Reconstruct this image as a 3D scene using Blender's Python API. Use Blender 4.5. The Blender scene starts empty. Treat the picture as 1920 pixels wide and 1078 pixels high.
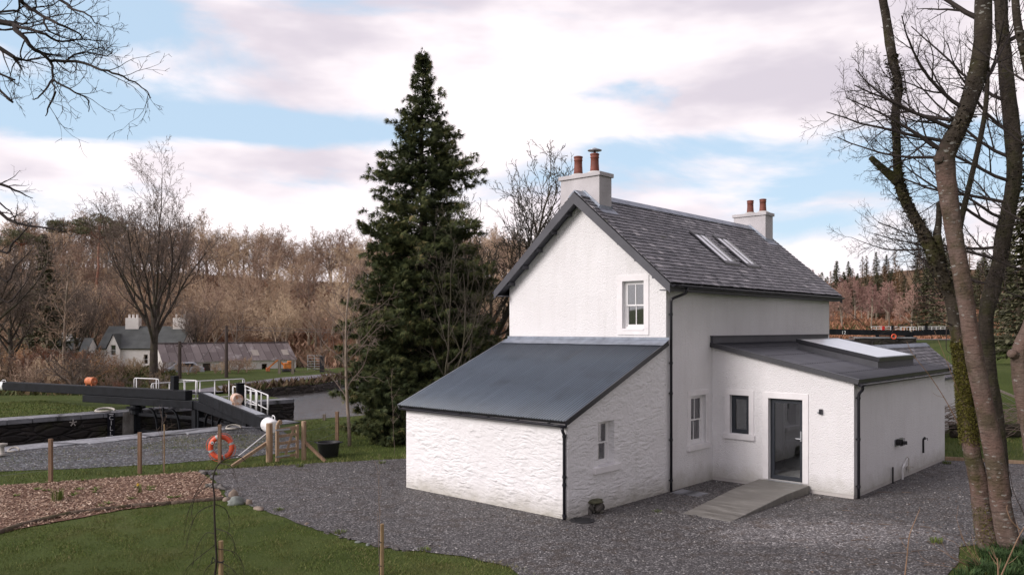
import bpy, math, random
import numpy as np
from mathutils import Vector, Matrix, noise, geometry
R = math.radians
S = bpy.context.scene
COL = S.collection

# ---------------------------------------------------------------- camera
F, HY, CH, TH = 1518.0, 616.0, 4.05, 0.739        # focal length and horizon in photo pixels, eye height, house yaw
cam = bpy.data.cameras.new('camera'); cam_o = bpy.data.objects.new('camera', cam); COL.objects.link(cam_o)
cam.sensor_width = 36; cam.lens = F / 1920 * 36; cam.shift_y = (HY - 539) / 1920
cam.clip_start = 0.1; cam.clip_end = 3000
cam_o.location = (0, 0, CH); cam_o.rotation_euler = (R(90), 0, 0)
S.camera = cam_o

# ---------------------------------------------------------------- world and sun
S.view_settings.view_transform = 'Standard'; S.view_settings.look = 'None'
S.view_settings.gamma = 1; S.view_settings.exposure = 0.42
SUN_EL, SUN_AZ = 27, -118                          # azimuth from +Y, clockwise positive
SKY_STR, SUN_STR = 0.075, 2.25
CLOUD_GAIN = 0.96
world = bpy.data.worlds.new('World'); S.world = world; world.use_nodes = True
def build_world():
    nt = world.node_tree; N = nt.nodes; L = nt.links; N.clear()
    out = N.new('ShaderNodeOutputWorld'); bg = N.new('ShaderNodeBackground')
    sky = N.new('ShaderNodeTexSky'); sky.sky_type = 'NISHITA'; sky.sun_disc = False
    sky.sun_elevation = R(SUN_EL); sky.sun_rotation = R(SUN_AZ); sky.air_density = 1; sky.dust_density = 1.2
    tc = N.new('ShaderNodeTexCoord'); sep = N.new('ShaderNodeSeparateXYZ'); L.new(tc.outputs['Generated'], sep.inputs[0])
    def m(op, a, b=None, c=None, clamp=False):
        n = N.new('ShaderNodeMath'); n.operation = op; n.use_clamp = clamp
        for i, v in enumerate((a, b, c)):
            if v is None: continue
            if isinstance(v, (int, float)): n.inputs[i].default_value = v
            else: L.new(v, n.inputs[i])
        return n.outputs[0]
    X, Y, Z = sep.outputs
    az = m('ARCTAN2', X, Y); el = m('ARCSINE', Z)
    comb = N.new('ShaderNodeCombineXYZ')
    L.new(m('MULTIPLY', az, 2.6), comb.inputs[0]); L.new(m('MULTIPLY', el, 8.0), comb.inputs[1])
    comb.inputs[2].default_value = 1.7
    nz = N.new('ShaderNodeTexNoise'); nz.inputs['Scale'].default_value = 1.25; nz.inputs['Detail'].default_value = 9
    nz.inputs['Roughness'].default_value = 0.52; nz.inputs['Distortion'].default_value = 0.35
    L.new(comb.outputs[0], nz.inputs['Vector'])
    d = nz.outputs['Fac']
    def gap(a, e, sa, se, amp):          # a patch of open sky centred on azimuth a, elevation e (radians)
        nonlocal d
        da = m('DIVIDE', m('SUBTRACT', az, a), sa); de = m('DIVIDE', m('SUBTRACT', el, e), se)
        q = m('ADD', m('MULTIPLY', da, da), m('MULTIPLY', de, de))
        g = m('POWER', 2.718, m('MULTIPLY', q, -1.0))
        d = m('SUBTRACT', d, m('MULTIPLY', g, amp))
    gap(-0.52, 0.34, 0.17, 0.05, 0.6)
    gap(-0.48, 0.232, 0.15, 0.036, 0.46)
    gap(-0.22, 0.235, 0.13, 0.022, 0.30)
    gap(0.22, 0.19, 0.22, 0.035, 0.22)
    gap(0.34, 0.125, 0.10, 0.03, 0.22)
    gap(0.18, 0.22, 0.10, 0.02, 0.16)
    gap(-0.22, 0.36, 0.12, 0.025, 0.10)
    gap(0.55, 0.18, 0.15, 0.04, 0.2)
    cov = N.new('ShaderNodeMapRange'); cov.interpolation_type = 'SMOOTHSTEP'
    L.new(d, cov.inputs['Value']); cov.inputs['From Min'].default_value = 0.27; cov.inputs['From Max'].default_value = 0.44
    # cloud shade: a second noise gives pink-grey undersides and bright tops
    nz2 = N.new('ShaderNodeTexNoise'); nz2.inputs['Scale'].default_value = 1.1; nz2.inputs['Detail'].default_value = 5
    nz2.inputs['Roughness'].default_value = 0.5
    mp = N.new('ShaderNodeMapping'); mp.inputs['Location'].default_value = (4.1, 2.2, 0.3)
    L.new(comb.outputs[0], mp.inputs[0]); L.new(mp.outputs[0], nz2.inputs['Vector'])
    shade = N.new('ShaderNodeMapRange'); shade.interpolation_type = 'SMOOTHSTEP'
    shv = m('SUBTRACT', nz2.outputs['Fac'], m('MULTIPLY', m('SUBTRACT', el, 0.14), 0.62))
    L.new(shv, shade.inputs['Value'])
    shade.inputs['From Min'].default_value = 0.31; shade.inputs['From Max'].default_value = 0.53
    ramp = N.new('ShaderNodeMix'); ramp.data_type = 'RGBA'
    L.new(shade.outputs[0], ramp.inputs['Factor'])
    ramp.inputs['A'].default_value = (0.60, 0.55, 0.615, 1); ramp.inputs['B'].default_value = (0.92, 0.845, 0.865, 1)
    # open sky: the physical sky, washed by thin high cloud
    skm = N.new('ShaderNodeVectorMath'); skm.operation = 'SCALE'; L.new(sky.outputs[0], skm.inputs[0]); skm.inputs['Scale'].default_value = SKY_STR
    thin = N.new('ShaderNodeMix'); thin.data_type = 'RGBA'; thin.inputs['Factor'].default_value = 0.62
    L.new(skm.outputs[0], thin.inputs['A']); thin.inputs['B'].default_value = (0.60, 0.78, 0.97, 1)
    mix = N.new('ShaderNodeMix'); mix.data_type = 'RGBA'
    L.new(cov.outputs[0], mix.inputs['Factor']); L.new(thin.outputs['Result'], mix.inputs['A']); L.new(ramp.outputs['Result'], mix.inputs['B'])
    # sky dimmed right of and behind the camera, added to shade the cottage side
    dz = m('DIVIDE', m('SUBTRACT', az, 2.1), 1.0); dk = m('POWER', 2.718, m('MULTIPLY', m('MULTIPLY', dz, dz), -1.0))
    dk = m('SUBTRACT', 1.0, m('MULTIPLY', dk, 0.5))
    dkv = N.new('ShaderNodeVectorMath'); dkv.operation = 'SCALE'; L.new(mix.outputs['Result'], dkv.inputs[0]); L.new(dk, dkv.inputs['Scale'])
    L.new(dkv.outputs[0], bg.inputs['Color']); bg.inputs['Strength'].default_value = CLOUD_GAIN
    L.new(bg.outputs[0], out.inputs[0])
build_world()
sun = bpy.data.lights.new('sun', 'SUN'); sun_o = bpy.data.objects.new('sun', sun); COL.objects.link(sun_o)
sun.energy = SUN_STR; sun.angle = R(28); sun.color = (1.0, 0.93, 0.90)
sd = Vector((math.sin(R(SUN_AZ)) * math.cos(R(SUN_EL)), math.cos(R(SUN_AZ)) * math.cos(R(SUN_EL)), math.sin(R(SUN_EL))))
sun_o.rotation_euler = sd.to_track_quat('Z', 'Y').to_euler()

# ---------------------------------------------------------------- helpers
rng = random.Random(7)
E2 = Vector((math.sin(TH), math.cos(TH), 0)); EX = Vector((math.cos(TH), -math.sin(TH), 0))
C0 = Vector((3.80, 19.97, 0))
def G(px, py, z=0.0):                    # a place on the ground, read off the photo
    Y = F * (CH - z) / (py - HY); return Vector(((px - 960) / F * Y, Y, z))
def A(px, Y, z=0.0): return Vector(((px - 960) / F * Y, Y, z))
def AZ(px, py, Y): return Vector(((px - 960) / F * Y, Y, CH - (py - HY) / F * Y))
def HL(x, y, z=0.0): return C0 + EX * x + E2 * y + Vector((0, 0, z))
def sm(a, b, x):
    t = min(1, max(0, (x - a) / (b - a))); return t * t * (3 - 2 * t)

class MB:
    def __init__(s): s.v = []; s.f = []; s.m = []; s.c = []; s.cv = 0.5
    def face(s, idx, mi=0): s.f.append(idx); s.m.append(mi); s.c.append(s.cv)
    def poly(s, pts, mi=0):
        n = len(s.v); s.v += [tuple(p) for p in pts]; s.face(tuple(range(n, n + len(pts))), mi)
    def box(s, c, d, rz=0.0, mi=0, mat=None):
        hx, hy, hz = d[0] / 2, d[1] / 2, d[2] / 2; n = len(s.v); cs, sn = math.cos(rz), math.sin(rz)
        for z in (-hz, hz):
            for x, y in ((-hx, -hy), (hx, -hy), (hx, hy), (-hx, hy)):
                s.v.append((c[0] + x * cs - y * sn, c[1] + x * sn + y * cs, c[2] + z))
        for q in ((0, 3, 2, 1), (4, 5, 6, 7), (0, 1, 5, 4), (1, 2, 6, 5), (2, 3, 7, 6), (3, 0, 4, 7)): s.face(tuple(n + i for i in q), mi)
    def b2(s, x0, x1, y0, y1, z0, z1, mi=0):
        s.box(((x0 + x1) / 2, (y0 + y1) / 2, (z0 + z1) / 2), (abs(x1 - x0), abs(y1 - y0), abs(z1 - z0)), 0, mi)
    def beam(s, a, b, w, h, up=(0, 0, 1), mi=0):       # w across, h along up
        a = Vector(a); b = Vector(b); d = (b - a).normalized(); u = Vector(up); sx = d.cross(u)
        if sx.length < 1e-4: sx = d.cross(Vector((0, 1, 0)))
        sx.normalize(); u = sx.cross(d); n = len(s.v)
        for p in (a, b):
            for i, j in ((-1, -1), (1, -1), (1, 1), (-1, 1)): s.v.append(tuple(p + sx * (i * w / 2) + u * (j * h / 2)))
        for q in ((0, 1, 2, 3), (7, 6, 5, 4), (0, 4, 5, 1), (1, 5, 6, 2), (2, 6, 7, 3), (3, 7, 4, 0)): s.face(tuple(n + i for i in q), mi)
    def prism(s, pts, z0, z1, mi=0):
        n = len(s.v); k = len(pts)
        s.v += [(p[0], p[1], z0) for p in pts] + [(p[0], p[1], z1) for p in pts]
        s.face(tuple(range(n + k - 1, n - 1, -1)), mi); s.face(tuple(range(n + k, n + 2 * k)), mi)
        for i in range(k): j = (i + 1) % k; s.face((n + i, n + j, n + k + j, n + k + i), mi)
    def tube(s, pts, rad, n=8, mi=0, caps=True, ovals=None):
        P = [Vector(p) for p in pts]; k = len(P)
        if isinstance(rad, (int, float)): rad = [rad] * k
        base = len(s.v); px = None
        for i in range(k):
            t = (P[min(i + 1, k - 1)] - P[max(i - 1, 0)])
            if t.length < 1e-9: t = Vector((0, 0, 1))
            t.normalize()
            if px is None:
                px = t.cross(Vector((0.3, 0.9, 0.1)));
                if px.length < 1e-3: px = t.cross(Vector((1, 0, 0)))
            px = px - t * px.dot(t); px.normalize(); py = t.cross(px)
            for j in range(n):
                a = 2 * math.pi * j / n
                r = rad[i] * (ovals(i, a, P[i]) if ovals else 1)
                q = P[i] + px * (math.cos(a) * r) + py * (math.sin(a) * r); s.v.append((q.x, q.y, q.z))
        for i in range(k - 1):
            for j in range(n):
                j2 = (j + 1) % n; s.face((base + i * n + j, base + i * n + j2, base + (i + 1) * n + j2, base + (i + 1) * n + j), mi)
        if caps:
            s.face(tuple(base + j for j in range(n - 1, -1, -1)), mi); s.face(tuple(base + (k - 1) * n + j for j in range(n)), mi)
    def lathe(s, c, prof, n=16, mi=0):
        base = len(s.v); k = len(prof)
        for r, z in prof:
            for j in range(n):
                a = 2 * math.pi * j / n; s.v.append((c[0] + r * math.cos(a), c[1] + r * math.sin(a), c[2] + z))
        for i in range(k - 1):
            for j in range(n):
                j2 = (j + 1) % n; s.face((base + i * n + j, base + i * n + j2, base + (i + 1) * n + j2, base + (i + 1) * n + j), mi)
        s.face(tuple(base + j for j in range(n - 1, -1, -1)), mi); s.face(tuple(base + (k - 1) * n + j for j in range(n)), mi)
    def build(s, name, mats, parent=None, smooth=False, bevel=0, **tags):
        me = bpy.data.meshes.new(name)
        nl = sum(len(f) for f in s.f)
        me.vertices.add(len(s.v)); me.vertices.foreach_set('co', np.array(s.v, dtype=np.float32).ravel())
        me.loops.add(nl); me.loops.foreach_set('vertex_index', np.fromiter((i for f in s.f for i in f), dtype=np.int32, count=nl))
        me.polygons.add(len(s.f)); ls = np.array([len(f) for f in s.f], dtype=np.int32)
        st = np.concatenate(([0], np.cumsum(ls)[:-1])).astype(np.int32)
        me.polygons.foreach_set('loop_start', st)
        me.polygons.foreach_set('material_index', np.array(s.m, dtype=np.int32))
        me.polygons.foreach_set('use_smooth', np.full(len(s.f), bool(smooth)))
        me.update(calc_edges=True); me.validate()
        if len(me.polygons) == len(s.c):
            at = me.attributes.new('var', 'FLOAT', 'FACE'); at.data.foreach_set('value', np.array(s.c, dtype=np.float32))
        for mt in (mats if isinstance(mats, (list, tuple)) else [mats]): me.materials.append(mt)
        o = bpy.data.objects.new(name, me); COL.objects.link(o)
        if parent: o.parent = parent
        if bevel:
            b = o.modifiers.new('bevel', 'BEVEL'); b.width = bevel; b.segments = 2; b.limit_method = 'ANGLE'
        tag(o, **tags); return o
def tag(o, label=None, cat=None, group=None, kind=None):
    if label: o['label'] = label
    if cat: o['category'] = cat
    if group: o['group'] = group
    if kind: o['kind'] = kind
    return o
def empty(name, loc=(0, 0, 0), rz=0, **t):
    o = bpy.data.objects.new(name, None); COL.objects.link(o); o.location = loc; o.rotation_euler = (0, 0, rz); o.empty_display_size = .2
    return tag(o, **t)
def copy_tree(o, parent=None):
    c = o.copy(); COL.objects.link(c); c.parent = parent
    for ch in list(o.children): copy_tree(ch, c)
    return c

# ---------------------------------------------------------------- materials
def mat(name, fn):
    m = bpy.data.materials.new(name); m.use_nodes = True
    nt = m.node_tree; b = nt.nodes['Principled BSDF']; fn(nt, nt.nodes, nt.links, b); return m
def n_noise(N, L, vec, scale, detail=4, rough=.55, dist=0):
    n = N.new('ShaderNodeTexNoise'); n.inputs['Scale'].default_value = scale; n.inputs['Detail'].default_value = detail
    n.inputs['Roughness'].default_value = rough; n.inputs['Distortion'].default_value = dist
    if vec is not None: L.new(vec, n.inputs['Vector'])
    return n.outputs['Fac']
def n_ramp(N, L, fac, stops):
    r = N.new('ShaderNodeValToRGB'); e = r.color_ramp.elements
    while len(e) < len(stops): e.new(0.5)
    for el, (p, c) in zip(e, stops): el.position = p; el.color = (*c, 1) if len(c) == 3 else c
    L.new(fac, r.inputs[0]); return r.outputs[0]
def n_mix(N, L, fac, a, b, mode='MIX'):
    x = N.new('ShaderNodeMix'); x.data_type = 'RGBA'; x.blend_type = mode
    for k, v in (('Factor', fac), ('A', a), ('B', b)):
        i = x.inputs[k]
        if isinstance(v, (int, float)): i.default_value = v
        elif isinstance(v, tuple): i.default_value = (*v, 1) if len(v) == 3 else v
        else: L.new(v, i)
    return x.outputs['Result']
def n_rng(N, L, v, a, b, c=0., d=1., smooth=False):
    x = N.new('ShaderNodeMapRange'); x.inputs['From Min'].default_value = a; x.inputs['From Max'].default_value = b
    x.inputs['To Min'].default_value = c; x.inputs['To Max'].default_value = d
    if smooth: x.interpolation_type = 'SMOOTHSTEP'
    L.new(v, x.inputs['Value']); return x.outputs[0]
def n_math(N, L, op, a, b=None):
    n = N.new('ShaderNodeMath'); n.operation = op
    for i, v in enumerate((a, b)):
        if v is None: continue
        if isinstance(v, (int, float)): n.inputs[i].default_value = v
        else: L.new(v, n.inputs[i])
    return n.outputs[0]
def n_vec(N, L, kind='Object', scale=(1, 1, 1), rot=(0, 0, 0)):
    t = N.new('ShaderNodeTexCoord'); m = N.new('ShaderNodeMapping'); m.inputs['Scale'].default_value = scale; m.inputs['Rotation'].default_value = rot
    L.new(t.outputs[kind], m.inputs[0]); return m.outputs[0]
def n_bump(N, L, h, strength, dist, b, prev=None):
    x = N.new('ShaderNodeBump'); x.inputs['Strength'].default_value = strength; x.inputs['Distance'].default_value = dist
    L.new(h, x.inputs['Height'])
    if prev is not None: L.new(prev, x.inputs['Normal'])
    if b is not None: L.new(x.outputs[0], b.inputs['Normal'])
    return x.outputs[0]
def n_vor(N, L, vec, scale, feature='F1', out='Distance', rnd=1.0):
    v = N.new('ShaderNodeTexVoronoi'); v.feature = feature; v.inputs['Scale'].default_value = scale; v.inputs['Randomness'].default_value = rnd
    if vec is not None: L.new(vec, v.inputs['Vector'])
    return v.outputs[out]
def n_attr(N, name='var'):
    a = N.new('ShaderNodeAttribute'); a.attribute_name = name; return a.outputs['Fac']

def simple(name, col, rough=.5, metal=0, var=0.12, scale=3, bump=0.0, bscale=40, bdist=.004, spec=.5):
    def fn(nt, N, L, b):
        v = n_vec(N, L); f = n_noise(N, L, v, scale, 5)
        lo = tuple(c * (1 - var) for c in col); hi = tuple(min(1, c * (1 + var)) for c in col)
        L.new(n_ramp(N, L, f, [(.3, lo), (.7, hi)]), b.inputs['Base Color'])
        b.inputs['Roughness'].default_value = rough; b.inputs['Metallic'].default_value = metal; b.inputs['Specular IOR Level'].default_value = spec
        if bump: n_bump(N, L, n_noise(N, L, v, bscale, 4), bump, bdist, b)
    return mat(name, fn)

def roughcast(nt, N, L, b):
    v = n_vec(N, L)
    big = n_noise(N, L, v, .7, 4); streak = n_noise(N, L, n_vec(N, L, scale=(2.2, 2.2, .35)), 1.6, 4)
    base = n_ramp(N, L, big, [(.3, (.80, .785, .79)), (.7, (.87, .86, .865))])
    base = n_mix(N, L, n_rng(N, L, streak, .5, .8, 0, .22), base, (.63, .60, .585))
    fine = n_noise(N, L, v, 46, 3, .6); mid = n_vor(N, L, v, 34)
    geo = N.new('ShaderNodeNewGeometry'); sp = N.new('ShaderNodeSeparateXYZ'); tc = N.new('ShaderNodeTexCoord'); L.new(tc.outputs['Object'], sp.inputs[0])
    low = n_rng(N, L, n_math(N, L, 'ADD', sp.outputs[2], n_math(N, L, 'MULTIPLY', n_noise(N, L, v, 2.2, 6, .7), -.7)), -.35, .18, .75, 0)
    base = n_mix(N, L, low, base, (.42, .40, .34))
    alg = n_rng(N, L, n_math(N, L, 'ADD', n_noise(N, L, n_vec(N, L, scale=(1.6, 1.6, .22)), 1.9, 5, .65), n_rng(N, L, sp.outputs[2], 3.6, 5.2, 0, .06)), .62, .78, 0, .17)
    base = n_mix(N, L, alg, base, (.45, .46, .40))
    L.new(base, b.inputs['Base Color']); b.inputs['Roughness'].default_value = .9; b.inputs['Specular IOR Level'].default_value = .2
    h = n_math(N, L, 'SUBTRACT', fine, n_math(N, L, 'MULTIPLY', mid, .8))
    n_bump(N, L, h, .8, .020, b)
M = {}
M['roughcast'] = mat('white_roughcast', roughcast)
def rubble(nt, N, L, b):
    v = n_vec(N, L)
    wob = N.new('ShaderNodeTexNoise'); wob.inputs['Scale'].default_value = 2.2; L.new(v, wob.inputs['Vector'])
    add = N.new('ShaderNodeVectorMath'); add.operation = 'MULTIPLY_ADD'; L.new(wob.outputs['Color'], add.inputs[0]); add.inputs[1].default_value = (.35, .35, .22); L.new(v, add.inputs[2])
    mp = N.new('ShaderNodeMapping'); mp.inputs['Scale'].default_value = (1.9, 1.9, 8.0); L.new(add.outputs[0], mp.inputs[0])
    cell = n_vor(N, L, mp.outputs[0], 1.0, 'SMOOTH_F1'); cell2 = n_vor(N, L, mp.outputs[0], 2.1)
    mp2 = N.new('ShaderNodeMapping'); mp2.inputs['Scale'].default_value = (1.6, 1.6, 6.0); L.new(add.outputs[0], mp2.inputs[0])
    rid = n_noise(N, L, mp2.outputs[0], 2.4, 6, .58, .3)
    fine = n_noise(N, L, v, 40, 3)
    patch = n_rng(N, L, n_noise(N, L, v, 1.1, 4, .7), .35, .62, .30, 1, True)
    edge = n_vor(N, L, mp.outputs[0], 1.0, 'DISTANCE_TO_EDGE'); mp3 = N.new('ShaderNodeMapping'); mp3.inputs['Scale'].default_value = (3.6, 3.6, 14.0); L.new(add.outputs[0], mp3.inputs[0])
    edge2 = n_vor(N, L, mp3.outputs[0], 1.0, 'DISTANCE_TO_EDGE')
    soft = n_rng(N, L, n_noise(N, L, v, 3.1, 3), .38, .62, .1, 1)
    h = n_math(N, L, 'MULTIPLY', n_rng(N, L, edge, 0, .34, 0, .9, True), soft)
    h = n_math(N, L, 'ADD', h, n_math(N, L, 'MULTIPLY', n_rng(N, L, edge2, 0, .36, 0, .5, True), n_rng(N, L, rid, .4, .6, 1, .1)))
    h = n_math(N, L, 'ADD', h, n_math(N, L, 'MULTIPLY', rid, 2.2))
    h = n_math(N, L, 'MULTIPLY', h, patch); h = n_math(N, L, 'ADD', h, n_math(N, L, 'MULTIPLY', fine, .10))
    col = n_ramp(N, L, n_noise(N, L, v, 1.1, 4), [(.3, (.81, .795, .80)), (.7, (.875, .865, .87))])
    sp = N.new('ShaderNodeSeparateXYZ'); L.new(v, sp.inputs[0])
    low = n_rng(N, L, n_math(N, L, 'ADD', sp.outputs[2], n_math(N, L, 'MULTIPLY', n_noise(N, L, v, 2.4, 6, .7), -.7)), -.35, .16, .8, 0)
    col = n_mix(N, L, low, col, (.42, .40, .34))
    col = n_mix(N, L, n_rng(N, L, n_noise(N, L, n_vec(N, L, scale=(1.5, 1.5, .3)), 1.7, 5, .65), .58, .74, 0, .30), col, (.50, .50, .45))
    L.new(col, b.inputs['Base Color']); b.inputs['Roughness'].default_value = .8; b.inputs['Specular IOR Level'].default_value = .25
    n_bump(N, L, h, .8, .026, b)
M['rubble'] = mat('white_painted_rubble', rubble)
M['smooth_white'] = simple('smooth_white_paint', (.80, .78, .785), .55, var=.05, scale=4, bump=.2, bscale=25)
M['plinth'] = simple('plinth_paint', (.50, .475, .45), .8, var=.1, scale=2, bump=.3)
M['joinery'] = simple('white_joinery', (.83, .82, .82), .35, var=.03)
M['dark_joinery'] = simple('anthracite_joinery', (.028, .033, .042), .35, var=.1)
M['barge'] = simple('grey_barge_paint', (.062, .063, .075), .55, var=.18, bump=.15, bscale=15)
M['black_metal'] = simple('black_gutter', (.016, .016, .022), .32, var=.2)
M['lead'] = simple('lead', (.24, .27, .32), .42, metal=.4, var=.3, scale=4, bump=.2, bscale=8)
M['terracotta'] = simple('terracotta', (.20, .062, .042), .7, var=.25, scale=5)
M['mortar'] = simple('mortar', (.55, .53, .50), .9, var=.2, bump=.4)
M['chimney'] = simple('chimney_render', (.50, .48, .49), .85, var=.14, scale=1.6, bump=.6, bscale=22, bdist=.012)
M['steel'] = simple('galvanised_steel', (.45, .47, .49), .4, metal=.8, var=.15)
M['white_metal'] = simple('white_painted_metal', (.80, .80, .80), .4, var=.06)
M['black_plastic'] = simple('black_rubber', (.018, .018, .020), .6, var=.2)
M['rope'] = simple('pale_rope', (.5, .47, .42), .9, var=.15)
M['moss'] = simple('moss', (.075, .078, .014), 1, var=.45, scale=14, bump=.8, bscale=60, bdist=.02)
M['wire'] = simple('fence_wire', (.22, .22, .23), .45, metal=.6)
def slate(nt, N, L, b):
    v = n_vec(N, L); a = n_attr(N)
    c = n_ramp(N, L, a, [(0, (.045, .044, .052)), (.4, (.10, .095, .107)), (.75, (.19, .18, .195)), (1, (.34, .32, .33))])
    li = n_rng(N, L, n_noise(N, L, v, 9, 5), .56, .70, 0, .55)
    c = n_mix(N, L, li, c, (.17, .165, .155))
    ms = n_rng(N, L, n_noise(N, L, v, 1.8, 6, .6), .64, .72, 0, .8)
    c = n_mix(N, L, ms, c, (.045, .045, .022))
    L.new(c, b.inputs['Base Color']); b.inputs['Roughness'].default_value = .5; b.inputs['Specular IOR Level'].default_value = .55
    n_bump(N, L, n_noise(N, L, v, 28, 5), .5, .006, b)
M['slate'] = mat('roof_slate', slate)
def tin(nt, N, L, b):
    v = n_vec(N, L); st = n_noise(N, L, n_vec(N, L, scale=(3.0, .35, .35)), 2, 4)
    c = n_ramp(N, L, st, [(.3, (.092, .120, .155)), (.7, (.118, .148, .188))])
    sp = n_rng(N, L, n_noise(N, L, v, 26, 2), .75, .78, 0, .8)
    c = n_mix(N, L, sp, c, (.35, .36, .37))
    c = n_mix(N, L, n_rng(N, L, n_noise(N, L, v, 1.3, 5), .5, .75, 0, .35), c, (.04, .045, .045))
    spx = N.new('ShaderNodeSeparateXYZ'); t0 = N.new('ShaderNodeTexCoord'); L.new(t0.outputs['Object'], spx.inputs[0])
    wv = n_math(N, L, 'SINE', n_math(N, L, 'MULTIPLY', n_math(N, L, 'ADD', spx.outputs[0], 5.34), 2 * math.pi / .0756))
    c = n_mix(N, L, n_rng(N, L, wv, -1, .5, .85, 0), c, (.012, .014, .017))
    L.new(c, b.inputs['Base Color']); b.inputs['Roughness'].default_value = .42; b.inputs['Specular IOR Level'].default_value = .5
    L.new(n_rng(N, L, st, .3, .7, .46, .62), b.inputs['Roughness'])
M['tin'] = mat('blue_grey_corrugated_steel', tin)
def tin2(nt, N, L, b):
    v = n_vec(N, L); st = n_noise(N, L, n_vec(N, L, scale=(.35, 3.0, .35)), 2, 4)
    c = n_ramp(N, L, st, [(.3, (.068, .070, .082)), (.7, (.100, .102, .116))])
    c = n_mix(N, L, n_rng(N, L, n_noise(N, L, v, 1.6, 5), .5, .75, 0, .4), c, (.035, .036, .034))
    spx = N.new('ShaderNodeSeparateXYZ'); L.new(v, spx.inputs[0])
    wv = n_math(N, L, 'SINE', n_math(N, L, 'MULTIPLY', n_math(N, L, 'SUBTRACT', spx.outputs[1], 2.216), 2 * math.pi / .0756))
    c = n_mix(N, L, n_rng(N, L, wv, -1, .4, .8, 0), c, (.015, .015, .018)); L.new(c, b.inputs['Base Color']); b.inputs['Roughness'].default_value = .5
M['tin_dark'] = mat('dark_corrugated_steel', tin2)
def thin_glass(name, tint=(.75, .8, .8), refl=0.0):
    def fn(nt, N, L, b):
        out = N['Material Output']; tr = N.new('ShaderNodeBsdfTransparent'); tr.inputs[0].default_value = (*tint, 1)
        gl = N.new('ShaderNodeBsdfGlossy'); gl.inputs['Roughness'].default_value = .02; gl.inputs[0].default_value = (.95, .95, .97, 1)
        fr = N.new('ShaderNodeFresnel'); fr.inputs[0].default_value = 1.52
        mx = N.new('ShaderNodeMixShader'); f = n_math(N, L, 'MULTIPLY', fr.outputs[0], 1.9); f = n_math(N, L, 'ADD', f, refl)
        f = n_math(N, L, 'MINIMUM', f, 1.0)
        L.new(f, mx.inputs[0]); L.new(tr.outputs[0], mx.inputs[1]); L.new(gl.outputs[0], mx.inputs[2]); L.new(mx.outputs[0], out.inputs[0])
        N.remove(b)
    return mat(name, fn)
M['glass'] = thin_glass('window_glass', refl=.10)
M['roof_glass'] = thin_glass('rooflight_glass', (.55, .6, .62), refl=.45)
M['room'] = simple('room_plaster', (.26, .25, .24), .9, var=.05)
M['curtain'] = simple('net_curtain', (.50, .51, .52), .9, var=.1, scale=12)
M['blind'] = simple('grey_blind', (.10, .10, .11), .9, var=.06)
M['floor_wood'] = simple('hall_floor', (.22, .19, .17), .5)
def concrete(nt, N, L, b):
    v = n_vec(N, L); st = n_noise(N, L, n_vec(N, L, scale=(.6, 3, 1)), 2, 6, .6)
    c = n_ramp(N, L, st, [(.3, (.115, .105, .090)), (.55, (.20, .19, .17)), (.75, (.30, .285, .26))])
    L.new(c, b.inputs['Base Color']); L.new(n_rng(N, L, st, .35, .6, .35, .8), b.inputs['Roughness'])
    n_bump(N, L, n_noise(N, L, v, 40, 5), .4, .005, b)
M['concrete'] = mat('damp_concrete', concrete)
def gravel(dark, light, scale=27):
    def fn(nt, N, L, b):
        v = n_vec(N, L); vo = N.new('ShaderNodeTexVoronoi'); vo.inputs['Scale'].default_value = scale; L.new(v, vo.inputs['Vector'])
        sp = N.new('ShaderNodeSeparateColor'); L.new(vo.outputs['Color'], sp.inputs[0])
        c = n_ramp(N, L, sp.outputs[0], [(0, tuple(k * .55 for k in dark)), (.45, dark), (.8, light), (.97, tuple(min(1, k * 1.9) for k in light))])
        c = n_mix(N, L, n_rng(N, L, vo.outputs['Distance'], .25, .75, 0, .8), c, tuple(k * .25 for k in dark))
        big = n_noise(N, L, v, .55, 5, .6); med = n_noise(N, L, v, 3.0, 5, .6)
        c = n_mix(N, L, n_rng(N, L, big, .3, .7, .35, 0), c, tuple(k * .5 for k in dark))
        c = n_mix(N, L, n_rng(N, L, n_math(N, L, 'ADD', med, n_math(N, L, 'MULTIPLY', big, .5)), .74, .9, 0, .65), c, (.060, .046, .036))
        L.new(c, b.inputs['Base Color']); b.inputs['Roughness'].default_value = .7; b.inputs['Specular IOR Level'].default_value = .35
        h = n_math(N, L, 'MULTIPLY', vo.outputs['Distance'], -1)
        n_bump(N, L, n_math(N, L, 'ADD', h, n_math(N, L, 'MULTIPLY', med, 1.5)), .9, .022, b)
    return fn
M['gravel'] = mat('dark_gravel', gravel((.125, .117, .116), (.26, .25, .245)))
M['gravel_pale'] = mat('pale_gravel', gravel((.115, .11, .11), (.25, .24, .24)))
M['lock_gravel'] = mat('blue_grey_gravel', gravel((.115, .12, .125), (.27, .28, .295), 17))
def grass_ground(c0, c1, c2):
    def fn(nt, N, L, b):
        v = n_vec(N, L)
        f = n_noise(N, L, v, .5, 8, .65); g = n_noise(N, L, v, 30, 4, .7)
        c = n_ramp(N, L, f, [(.32, c0), (.52, c1), (.7, c2)])
        c = n_mix(N, L, n_rng(N, L, g, .3, .7, .55, 0), c, tuple(k * .5 for k in c0))
        L.new(c, b.inputs['Base Color']); b.inputs['Roughness'].default_value = .95; b.inputs['Specular IOR Level'].default_value = .15
        n_bump(N, L, g, 1, .04, b)
    return fn
M['grass'] = mat('grass_ground', grass_ground((.060, .085, .020), (.090, .120, .030), (.125, .140, .045)))
M['lawn'] = mat('lawn_ground', grass_ground((.070, .098, .024), (.098, .130, .034), (.130, .140, .050)))
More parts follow.
